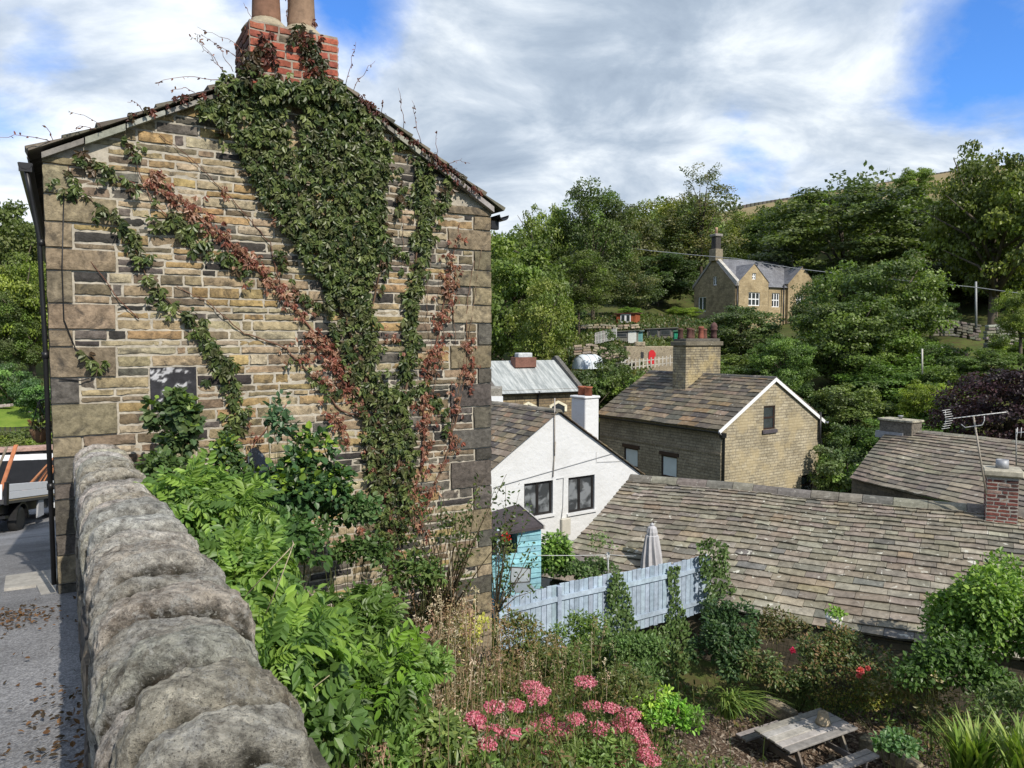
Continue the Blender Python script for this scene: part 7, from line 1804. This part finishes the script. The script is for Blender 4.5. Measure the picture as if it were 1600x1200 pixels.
ivy('dark ivy bank hanging below the middle of the blue fence', [[(890, 992), (945, 985), (1000, 985), (1070, 975), (1085, 1010), (1075, 1060), (1000, 1075), (930, 1075), (890, 1060), (870, 1020)]], [.55], 2300, IV)
ivy('narrow ivy column climbing the fence left of the closed parasol', [[(952, 900), (968, 888), (978, 910), (992, 960), (1000, 1000), (940, 1005), (950, 960)]], [.22], 650, IV)
ivy('thin ivy strand over the fence post right of the parasol', [[(1044, 885), (1060, 880), (1062, 930), (1080, 990), (1035, 1000), (1048, 940)]], [.18], 430, IV)
ivy('dense ivy-clad post with a climber at the right end of the blue fence', [[(1096, 850), (1112, 838), (1135, 850), (1140, 900), (1165, 960), (1180, 1020), (1110, 1010), (1100, 950), (1098, 900)]], [.45], 1500, IV + [(.06, .10, .03)], .075)
bush('dark_climber', 'tall very dark leafy shrub at the right end of the ivy bank', 'shrub', P(1138, 1010, 13.2), (.62, .5, .95), gr(P(1135, 1080, 13.2)), 4200, .085, [(.025, .05, .02), (.035, .065, .024), (.02, .04, .016), (.05, .08, .03)], .5, inner=.45, dir_up=0)
bush('climbing_plant', 'bright leafy climber heaped beside the blue shed', 'climbing plant', P(862, 872, 15.8), (.42, .4, .72), gr(P(862, 940, 15.8)), 1700, .09, [(.09, .15, .03), (.06, .11, .025), (.12, .19, .045), (.045, .08, .02)], .7, inner=.4)
bush('climbing_plant', 'dark leafy mound behind the blue fence left of the parasol', 'climbing plant', P(915, 890, 15.6), (.62, .5, .34), gr(P(915, 930, 15.6)), 1500, .08, [(.035, .06, .02), (.05, .085, .025), (.065, .10, .035)], .6, inner=.4)
bush('thin_shrub', 'thin pale-leaved twigs in front of the slate roof by the shed', 'shrub', P(935, 850, 15.4), (.45, .3, .35), gr(P(935, 930, 15.4)), 200, .06, [(.09, .13, .05), (.07, .10, .04)], .5, inner=.1)

# ------------------------------------------------------------------ blue fence
fence = thing('plank_fence', 'pale blue-grey painted plank fence with ivy growing over it', 'fence', fpF(FLn / 2, ZF - 1.5, 0)); BLUE = [(.36, .44, .53), (.385, .465, .555), (.32, .395, .48)]
pu = [fuvF(792, 950)[0], fuvF(872, 930)[0], fuvF(957, 910)[0], fuvF(1050, 890)[0], fuvF(1106, 880)[0]]; pitch_ = .112
tops = [(fuvF(783, 934)[1], fuvF(868, 914)[1]), (fuvF(874, 912)[1], fuvF(955, 896)[1]), (fuvF(960, 897)[1], fuvF(1046, 879)[1]), (fuvF(1053, 880)[1], fuvF(1104, 866)[1])]
edges = [fuvF(783, 940)[0]] + pu[1:]
for k in range(4):
    a, b = edges[k] + .03, edges[k + 1] - .03; n = max(3, int((b - a) / pitch_)); mb = MB(); t0, t1 = tops[k]
    for i in range(n):
        u0, u1 = a + (b - a) * i / n, a + (b - a) * (i + 1) / n; zt = t0 + (t1 - t0) * (i + .5) / n + random.uniform(-.012, .012); mb.box(fpF((u0 + u1) / 2, zt - .62, random.uniform(-.004, .004)), FU * ((u1 - u0) / 2 - .004), FN * .011, V((0, 0, .62)), vary(random.choice(BLUE), .10), .004)
    build('plank_panel', mb, M['wood'], fence); mb = MB()
    for off in (.26, .98):
        mb = MB(); mb.prism([fpF(a - .02, t0 - off - .045, .016), fpF(b + .02, t1 - off - .045, .016), fpF(b + .02, t1 - off + .045, .016), fpF(a - .02, t0 - off + .045, .016)], FN * .035, vary(BLUE[1], .05)); build('rail', mb, M['wood'], fence)
for k, u in enumerate([edges[0] - .03] + pu[1:]):
    zt = tops[min(k, 3)][0] - (.03 if k else .25); mb = MB(); mb.box(fpF(u, zt - .85, .012 if k else .02), FU * .045, FN * .05, V((0, 0, .85)), vary(BLUE[0], .08), .006); build('post', mb, M['wood'], fence)

# ------------------------------------------------------------------ closed parasol, clothes line, blue shed, chair
q = P(1018, 905, 17.0); zt = P(1018, 821, 17.0).z; z1 = P(1018, 840, 17).z; zb = q.z - .4
par = thing('parasol', 'closed grey garden parasol standing behind the blue fence', 'parasol', (q.x, q.y, zb - 1.0)); mb = MB(); nr_ = 20; H = zt - zb; vs = []; prof = [(0, .045), (.03, .10), (.09, .12), (.13, .115), (.14, .14), (.4, .19), (.7, .24), (1, .27)]
for (t_, R) in prof:
    for k in range(nr_):
        f = 1 + (.20 if k % 2 else -.14) * min(1, t_ * 2.5 + .15); an = 2 * pi * k / nr_ + .35 * t_; vs.append(V((q.x + cos(an) * R * f, q.y + sin(an) * R * f, zt - H * t_ - (.05 if k % 2 == 0 and t_ == 1 else 0))))
mb.add(vs, [(i * nr_ + k, i * nr_ + (k + 1) % nr_, (i + 1) * nr_ + (k + 1) % nr_, (i + 1) * nr_ + k) for i in range(len(prof) - 1) for k in range(nr_)] + [tuple(range(nr_))], (.42, .415, .43)); build('canopy', mb, M['attr'], par)
mb = MB(); mb.tube([(q.x, q.y, zt + .05), (q.x, q.y, zb - 1.2)], .022, 8, (.3, .3, .3)); mb.lathe((q.x, q.y, zt), [(.045, 0), (.05, .03), (.0, .07)], 10, (.4, .4, .42)); build('pole', mb, M['attr'], par)
mb = MB(); mb.tube([P(840, 868, 14.2), P(900, 868, 14.8), P(955, 867, 15.4), P(990, 869, 15.8)], .006, 4, (.55, .56, .56)); tag(build('washing_line', mb, M['attr']), 'thin washing line strung above the fence from the shed', 'line')
o = thing('line_prop', 'short pale post holding up the washing line behind the fence', 'post', P(950, 900, 15.35)); mb = MB(); mb.tube([P(950, 915, 15.35), P(950, 863, 15.35)], .02, 6, (.4, .42, .42)); mb.box(P(950, 867, 15.35), (.03, 0, 0), (0, .02, 0), (0, 0, .05), (.7, .7, .7)); build('post', mb, M['attr'], o)
sq = P(808, 865, 15.0); sg = V((cos(radians(20)), sin(radians(20)), 0)); sn = V((sg.y, -sg.x, 0)); S0 = V((sq.x, sq.y, 0)); fpS = lambda u, v, d: S0 + sg * u + sn * d + V((0, 0, v))
def suS(px, py): p_ = PPL(px, py, S0, sn); return ((p_ - S0).dot(sg), p_.z)
shed = thing('garden_shed', 'turquoise boarded garden shed with a dark sloping felt roof', 'shed', fpS(0, -6.6, -.8))
x0, x1 = suS(769, 880)[0], suS(845, 870)[0]; zb = suS(800, 915)[1] - .8; zL, zR = suS(808, 834)[1], suS(843, 826)[1]; ztl = zL - .02; xm = suS(808, 860)[0]; zmid = suS(780, 868)[1]
mb = MB(); n = int((zR - zb) / .11)
for k in range(n):
    za, zb_ = zb + (zR - zb) * k / n, zb + (zR - zb) * (k + 1) / n; c = vary((.27, .52, .60), .1)
    xa = x0 if zb_ <= zmid + .03 else xm
    mb.prism([fpS(xa, za, .0), fpS(x1, za, 0), fpS(x1, zb_ - .006, 0), fpS(xa, zb_ - .006, 0)], sn * -.02, c); mb.prism([fpS(xa, za, .006), fpS(x1, za, .006), fpS(x1, za + .09, .001), fpS(xa, za + .09, .001)], sn * .014, c)
mb.prism([fpS(x1 - .02, zb, -.02), fpS(x1 - .02, zb, -1.6), fpS(x1 - .02, zR, -1.6), fpS(x1 - .02, zR, -.02)], sg * .02, (.22, .44, .52)); mb.prism([fpS(x0, zb, -1.6), fpS(x1, zb, -1.6), fpS(x1, zR, -1.6), fpS(x0, zR, -1.6)], sn * .02, (.22, .44, .52)); build('wall', mb, M['wood'], shed)
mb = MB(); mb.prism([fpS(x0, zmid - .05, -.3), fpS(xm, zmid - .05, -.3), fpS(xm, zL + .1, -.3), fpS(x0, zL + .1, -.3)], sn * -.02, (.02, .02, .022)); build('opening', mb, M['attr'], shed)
mb = MB(); mb.box(fpS(suS(778, 850)[0], (zmid + zL) / 2 + .05, .0), sg * .03, sn * .03, V((0, 0, (zL - zmid) / 2 + .1)), (.42, .55, .62)); build('corner_post', mb, M['wood'], shed)
rt = [P(766, 800, 15.9), P(808, 788, 16.4), P(848, 822, 15.1), P(782, 834, 14.7), P(762, 836, 14.6)]
mb = MB(); mb.prism([rt[4], rt[2] + V((0, 0, .0)), rt[1], rt[0]], V((0, 0, -.06)), (.065, .055, .058)); build('roof', mb, M['soot_stone'], shed)
mb = MB(); mb.prism([rt[2] + V((.02, 0, -.07)), rt[1] + V((.02, 0, -.07)), rt[1] + V((.02, 0, .02)), rt[2] + V((.02, 0, .02))], V((.03, 0, 0)), (.48, .46, .44)); build('barge_board', mb, M['wood'], shed)
o = bush('red_flowering_plant', 'plant with a scarlet bloom in the dark opening of the turquoise shed', 'plant', P(795, 862, 14.6), (.16, .1, .2), P(795, 890, 14.6), 90, .06, [(.12, .13, .035), (.08, .10, .03)], .5, inner=.1, nst=6)
bloom(791, 839, 14.5, .075, [(.62, .03, .02), (.52, .02, .02)], o)
ch = thing('folding_chair', 'grey folding garden chair in front of the turquoise shed', 'chair', P(812, 935, 14.0)); cb_ = [P(797, 911, 14.0), P(828, 909, 14.1), P(829, 888, 14.2), P(799, 886, 14.1)]; mb = MB(); mb.prism(cb_, V((.01, .03, 0)), (.22, .25, .27)); build('backrest', mb, M['attr'], ch)
mb = MB()
for i in range(4): mb.tube([cb_[i], cb_[(i + 1) % 4]], .012, 6, (.06, .06, .06))
build('back_frame', mb, M['attr'], ch); mb = MB(); s0 = cb_[0] + V((0, 0, -.04)); s1 = cb_[1] + V((0, 0, -.04)); f = V((.1, -.4, -.02)); mb.prism([s0, s1, s1 + f, s0 + f], V((0, 0, .03)), (.2, .23, .25)); build('seat', mb, M['attr'], ch)
for a in (s0, s1, s0 + f, s1 + f):
    mb = MB(); mb.tube([a, a + V((random.uniform(-.05, .05), 0, -.45))], .011, 6, (.06, .06, .06)); build('leg', mb, M['attr'], ch)
# white pot at the foot of the roof
q = P(1303, 974, 13.35); pot = thing('planter', 'white glazed planter at the lower edge of the slate roof', 'plant pot', q + V((0, 0, -.1))); mb = MB(); mb.lathe(q - V((0, 0, .12)), [(.09, 0), (.11, .05), (.14, .2), (.15, .22), (.15, .25), (.125, .25), (.11, .18)], 16, (.72, .70, .68)); build('pot', mb, M['attr'], pot)
bush('pot_plant', 'small bright green plant growing in the white planter', 'plant', q + V((0, 0, .22)), (.16, .14, .14), q + V((0, 0, .1)), 180, .06, [(.12, .20, .04), (.10, .16, .03)], .6, inner=.1, nst=6)

# ------------------------------------------------------------------ picnic table and flowerpot
TZ_unused = hz(P(1262, 1150, 12).x, 12.0) + .05
tl, tr, br_, bl = P(1180, 1143, 12.35), P(1283, 1104, 13.1), P(1340, 1130, 12.3), P(1233, 1172, 11.55)
zt = sum(q.z for q in (tl, tr, br_, bl)) / 4
cen = (tl + tr + br_ + bl) / 4; ux = ((tr - tl) + (br_ - bl)); ux.z = 0; Lx = ux.length / 4; ux.normalize(); uy = V((-ux.y, ux.x, 0)); cen.z = 0
Wy = .40; zt = P(1262, 1138, cen.y).z
tp = lambda u, v, z: cen + ux * u + uy * v + V((0, 0, z)); GW = [(.33, .315, .30), (.38, .36, .335), (.29, .275, .26), (.42, .40, .38)]
tb = thing('picnic_table', 'weathered grey A-frame picnic table with attached benches on the bark chips', 'picnic table', tp(0, 0, zt - .74))
mb = MB()
for k in range(5):
    v = -Wy + 2 * Wy * (k + .5) / 5; mb.box(tp(random.uniform(-.01, .01), v, zt - .02), ux * Lx, uy * (Wy / 5 - .008), V((0, 0, .02)), vary(random.choice(GW), .1), .006)
build('tabletop', mb, M['wood'], tb)
for s in (-1, 1):
    mb = MB()
    for k in (0, 1): mb.box(tp(0, s * (.62 + .135 * k), zt - .30), ux * Lx, uy * .06, V((0, 0, .02)), vary(random.choice(GW), .1), .006)
    build('bench', mb, M['wood'], tb)
for e in (-1, 1):
    u = e * (Lx - .28)
    for s in (-1, 1):
        mb = MB(); a = tp(u, s * .22, zt - .05); b = tp(u, s * .62, zt - .80); d_ = (b - a).normalized(); sdv = d_.cross(ux).normalized(); mb.box((a + b) / 2, d_ * (b - a).length / 2, ux * .022, sdv * .05, vary((.17, .15, .13), .15), .004); build('leg', mb, M['wood'], tb)
    mb = MB(); mb.box(tp(u - e * .045, 0, zt - .37), uy * .82, ux * .02, V((0, 0, .05)), vary((.22, .2, .18), .1), .004); build('crossbeam', mb, M['wood'], tb)
    mb = MB(); a = tp(u - e * .05, 0, zt - .37); b = tp(0.05 * e, 0, zt - .06); d_ = (b - a).normalized(); mb.box((a + b) / 2, d_ * (b - a).length / 2, uy * .03, d_.cross(uy).normalized() * .02, (.26, .23, .19), .004); build('brace', mb, M['wood'], tb)
q = P(1286, 1127, cen.y + .15); q.z = zt; fp_ = thing('flowerpot', 'upturned cream flowerpot on the picnic table', 'flowerpot', q); mb = MB(); mb.lathe(q + V((0, 0, .002)), [(.125, 0), (.125, .045), (.11, .05), (.085, .2), (.08, .205), (.03, .205), (.03, .19), (.0, .19)], 22, (.42, .34, .235)); build('pot', mb, M['pot'], fp_)
# stone edging behind the table
o = thing('stone_edging', 'low line of stone edging round the back of the bark-chip yard', 'edging', P(1360, 1165, 11.5))
for k, (a, b) in enumerate([((1195, 1088), (1245, 1116)), ((1248, 1118), (1300, 1140)), ((1345, 1150), (1392, 1168)), ((1394, 1172), (1440, 1198)), ((1442, 1200), (1490, 1225))]):
    pa, pb = P(*a, 13.4 - .45 * k), P(*b, 13.0 - .45 * k); mb = MB(); d_ = (pb - pa); d_.z = 0; nn = V((-d_.y, d_.x, 0)).normalized(); mb.box((pa + pb) / 2 - V((0, 0, .1)), (pb - pa) / 2, nn * .1, V((0, 0, .13)), vary((.26, .22, .16), .15), .03); build('edging_stone', mb, M['stone'], o)

# ------------------------------------------------------------------ flatbed truck down the lane
q = P(30, 832, 20.0); tk = thing('flatbed_truck', 'white dropside flatbed truck with a black chassis parked down the lane', 'truck', (q.x, q.y, q.z)); hd = radians(105); tk.rotation_euler = (0, radians(9), hd)
# local axes: x forward, y away from camera, z up; origin under the near rear wheel
Wd_ = 2.05
def tb_(name, mb, mat, parent=None): return build(name, mb, mat, parent or tk, local=True)
mb = MB(); mb.abox(-1.0, 4.6, .15, .3, .55, .78, (.02, .02, .02)); mb.abox(-1.0, 4.6, Wd_ - .45, Wd_ - .3, .55, .78, (.02, .02, .02)); mb.abox(-.6, .6, .2, Wd_ - .3, .38, .5, (.02, .02, .02)); tb_('chassis', mb, M['black_metal'])
mb = MB(); mb.abox(-1.25, 2.7, -.1, Wd_, .83, .93, (.05, .05, .05)); mb.abox(-1.22, 2.7, -.105, -.095, .90, .945, (.35, .28, .18)); tb_('bed_floor', mb, M['attr'])
M['alu'] = mat_plain('white_aluminium', (.72, .74, .78), .4, .1, .05)
mb = MB(); mb.abox(-1.12, 2.62, -.12, -.08, .95, 1.14, (1, 1, 1), .006); mb.abox(-1.12, 2.62, -.12, -.08, 1.146, 1.34, (1, 1, 1), .006); mb.abox(-1.12, 2.62, Wd_ - .02, Wd_ + .02, .95, 1.34, (1, 1, 1), .006); mb.abox(-1.29, -1.25, -.02, Wd_ - .06, .95, 1.34, (1, 1, 1), .006); tb_('dropside', mb, M['alu'])
mb = MB(); mb.abox(-1.28, -1.12, -.13, -.06, .8, 1.40, (.03, .03, .03), .01); tb_('corner_post', mb, M['black_metal']); mb = MB(); mb.abox(-1.28, -1.12, Wd_ - .04, Wd_ + .03, .8, 1.4, (.03, .03, .03), .01); tb_('corner_post', mb, M['black_metal']); mb = MB(); mb.abox(2.62, 2.72, -.12, Wd_ + .02, .9, 2.0, (.04, .04, .04), .01); tb_('headboard', mb, M['black_metal'])
def wheel(x, y, s):
    mb = MB(); mb.lathe((x, y, .36), [(.20, -.11), (.33, -.11), (.36, -.07), (.36, .07), (.33, .11), (.20, .11)], 24, (.018, .018, .018), (0, 1, 0)); w_ = tb_('wheel', mb, M['attr']); mb = MB(); mb.lathe((x, y + s * .06, .36), [(.21, -.03), (.19, .0), (.15, .02), (.08, .02), (.07, .045), (.0, .045)] if s < 0 else [(.21, .03), (.0, .03)], 20, (.45, .45, .46), (0, -1, 0)); b = build('rim', mb, M['attr'], w_, local=True)
for x in (0, 3.6):
    wheel(x, .08, -1); wheel(x, Wd_ - .2, 1)
mb = MB(); arc = [(cos(pi * k / 10) * .47, sin(pi * k / 10) * .47 + .36) for k in range(11)]
mb.prism([(a, -.08, b) for a, b in arc] + [(a * .9, -.08, .36 + (b - .36) * .9) for a, b in arc[::-1]], (0, .3, 0), (.025, .025, .025)); mb.abox(-1.15, -.9, -.05, .3, .45, .52, (.02, .02, .02)); tb_('mudguard', mb, M['black_metal'])
mb = MB(); mb.abox(-1.27, -1.22, .05, .42, .52, .70, (.45, .01, .015), .01); tb_('tail_light', mb, M['attr']); mb = MB(); mb.abox(-1.27, -1.22, Wd_ - .5, Wd_ - .13, .52, .7, (.45, .01, .015), .01); tb_('tail_light', mb, M['attr'])
mb = MB(); mb.prism([(1.25, -.05, .30), (1.75, -.05, .36), (1.7, -.05, .83), (1.3, -.05, .83)], (0, .05, 0), (.30, .31, .33)); tb_('side_skirt', mb, M['attr'])
mb = MB(); cabp = [(2.75, .5), (4.9, .5), (4.95, 1.1), (4.55, 1.35), (4.1, 2.1), (3.9, 2.18), (2.8, 2.18)]; mb.prism([(a, -.02, b) for a, b in cabp], (0, Wd_ - .04, 0), (.72, .74, .77)); cab = tb_('cab', mb, M['attr']); mb = MB(); mb.prism([(3.1, -.03, 1.35), (4.3, -.03, 1.35), (4.0, -.03, 2.0), (3.1, -.03, 2.0)], (0, .005, 0)); build('side_window', mb, M['glass'], cab, local=True)
mb = MB(); mb.prism([(4.565, .1, 1.36), (4.565, Wd_ - .14, 1.36), (4.12, Wd_ - .14, 2.1), (4.12, .1, 2.1)], (.01, 0, .006)); build('windscreen', mb, M['glass'], cab, local=True)
# timber poles carried in the bed (a load of its own)
mx = tk.matrix_basis.copy() if False else Matrix.Translation(tk.location) @ tk.rotation_euler.to_matrix().to_4x4()
for k, (a, b, lab) in enumerate([((-.5, .35, .95), (.1, .15, 2.4), 'orange-brown timber plank standing steeply in the truck bed'), ((-.9, .5, .95), (-.1, .3, 2.35), 'thin grey-brown pole leaning beside the steep timber plank'), ((.2, .1, 1.0), (2.0, -.35, 2.2), 'long orange timber pole, lowest of the leaning bundle in the truck'), ((.6, .15, 1.0), (2.1, -.35, 2.25), 'second orange timber pole in the leaning bundle in the truck'), ((1.1, .1, 1.0), (1.8, -.2, 1.85), 'short orange timber pole leaning in the middle of the bundle'), ((1.6, .1, 1.0), (1.9, -.2, 1.8), 'short steep orange timber pole in the truck bundle'), ((2.0, .05, 1.0), (2.2, -.35, 2.25), 'steepest orange pole at the cab end of the bundle')]):
    A_, B_ = mx @ V(a), mx @ V(b); mb = MB(); d_ = (B_ - A_).normalized(); s_ = d_.cross(V((0, 1, 0))).normalized(); mb.box((A_ + B_) / 2, d_ * (B_ - A_).length / 2, s_ * (.05 if k == 0 else .028), V((0, .025, 0)), vary((.42, .17, .08) if k != 1 else (.25, .2, .15), .15), .006); tag(build('timber_pole', mb, M['wood']), lab, 'timber', 'timber poles on the truck')
mb = MB(); A_ = mx @ V((-1.1, .5, 1.35)); mb.box(A_, V((.12, 0, 0)), V((0, .2, 0)), V((0, 0, .18)), (.55, .22, .06), .02); tag(build('orange_crate', mb, M['attr']), 'small orange crate at the rear of the truck bed', 'crate')
# dark wall with a pinkish band, standing in for the truck's headboard and cab
a, b = P(-90, 712, 27.0), P(84, 708, 28.5); o = thing('boundary_wall', 'dark wall with a pale pink band behind the truck, standing in for its headboard and cab', 'wall', a); mb = MB(); d_ = (b - a); d_.z = 0; Lw = d_.length; d_.normalize(); n_ = V((d_.y, -d_.x, 0)); A0_ = V((a.x, a.y, 0)); fpB = lambda u, v, d: A0_ + d_ * u + n_ * d + V((0, 0, v))
coursed(mb, fpB, [(a.z - 3 + .2 * k, a.z - 3 + .2 * k + .2) for k in range(15)], lambda v: 0, lambda v: Lw + 6, lambda u, v: [(1, (.06, .058, .058)), (1, (.09, .085, .08)), (.4, (.13, .12, .11))], wr=(.3, .7), cell=.3); mb.box(fpB(Lw / 2 + 3, a.z - 1.6, -.2), d_ * (Lw / 2 + 3), n_ * .19, V((0, 0, 1.6)), (.1, .095, .09)); build('stones', mb, M['stone'], o)
mb = MB(); mb.box(fpB(Lw / 2 + 3, a.z + .08, -.15), d_ * (Lw / 2 + 3), n_ * .3, V((0, 0, .08)), (.42, .28, .23), .02); build('coping', mb, M['coping_far'], o)
# lawn mound, mesh fence, kerb rubble, hanging basket
t = NT('lawn'); tc = t.n('ShaderNodeTexCoord'); c = t.mix(t.ramp(t.noise(tc.outputs['Object'], 1.2, 5, .6), [(.4, 0), (.6, 1)]), (.12, .19, .03), (.17, .24, .04)); M['lawn'] = t.finish(c, .9, t.bump(t.noise(tc.outputs['Object'], 30, 4, .6), .5, .03), spec=.1)
LZ = P(0, 690, 40).z
def lawnf(a, b):
    x = -36 + 12.5 * a; y = 39 + 13 * b; top = P(0, 640, 46).z; r_ = math.hypot((a - .38) / .62, (b - .5) / .62); return (x, y, LZ - .6 + (top - LZ + .9) * max(0, 1 - r_ ** 2.2) + .1 * noise.noise(V((x * .3, y * .3, 0))))
sheet('lawn', lawnf, 30, 30, M['lawn'], 'bright mown lawn mound beyond the lane')
o = thing('mesh_fence', 'thin dark wire fence along the foot of the lawn', 'fence', P(30, 690, 36)); mb = MB()
for k in range(12):
    x = -8 + k * 8; mb.tube([P(x, 696, 36), P(x, 667, 36)], .025, 5, (.03, .04, .03))
build('posts', mb, M['black_metal'], o); mb = MB()
for y in (668, 675, 683, 690): mb.tube([P(-20, y, 36.05), P(84, y, 36.05)], .012, 4, (.04, .05, .04))
build('wires', mb, M['black_metal'], o)
for px, py, lab in [(8, 634, 'pale flat stone above the lawn at the left edge'), (38, 646, 'reddish white stone beside the lawn'), (62, 656, 'small pale slab at the lawn edge by the cottage')]:
    qq = P(px, py, 44); mb = MB(); mb.box(qq, V((.35, .1, .03)), V((0, .2, 0)), V((0, 0, .09)), (.42, .35, .33), .03); tag(build('stone', mb, M['stone']), lab, 'stone')
hb_ = gp(-.13, guv(75, 684)[1] * 1.1, -1.3); o = thing('hanging_basket', 'hanging wicker flower basket on the lane side of the cottage corner', 'hanging basket', hb_); mb = MB(); mb.lathe(hb_ - V((0, 0, .10)), [(.03, 0), (.08, .05), (.10, .12), (.105, .15), (.09, .15)], 14, (.15, .09, .05)); build('basket', mb, M['wood'], o); mb = MB()
for k in range(3): an = 2.1 * k; mb.tube([hb_ + V((cos(an) * .10, sin(an) * .10, .05)), hb_ + V((0, 0, .36))], .005, 4, (.03, .03, .03))
mb.tube([hb_ + V((0, 0, .36)), hb_ + V((.3 * GU.x, .3 * GU.y, .40))], .008, 4, (.03, .03, .03)); build('chains', mb, M['black_metal'], o)
lb = LB(); n = 90; p, d = ell(n, hb_ + V((0, 0, .07)), (.12, .12, .08), .2); lb.leaves(p, d, rdir(n), .06, .03, pal([(.10, .09, .04), (.14, .07, .04), (.06, .08, .03)], n)); lb.build('trailing_plants', M['leaf'], o)
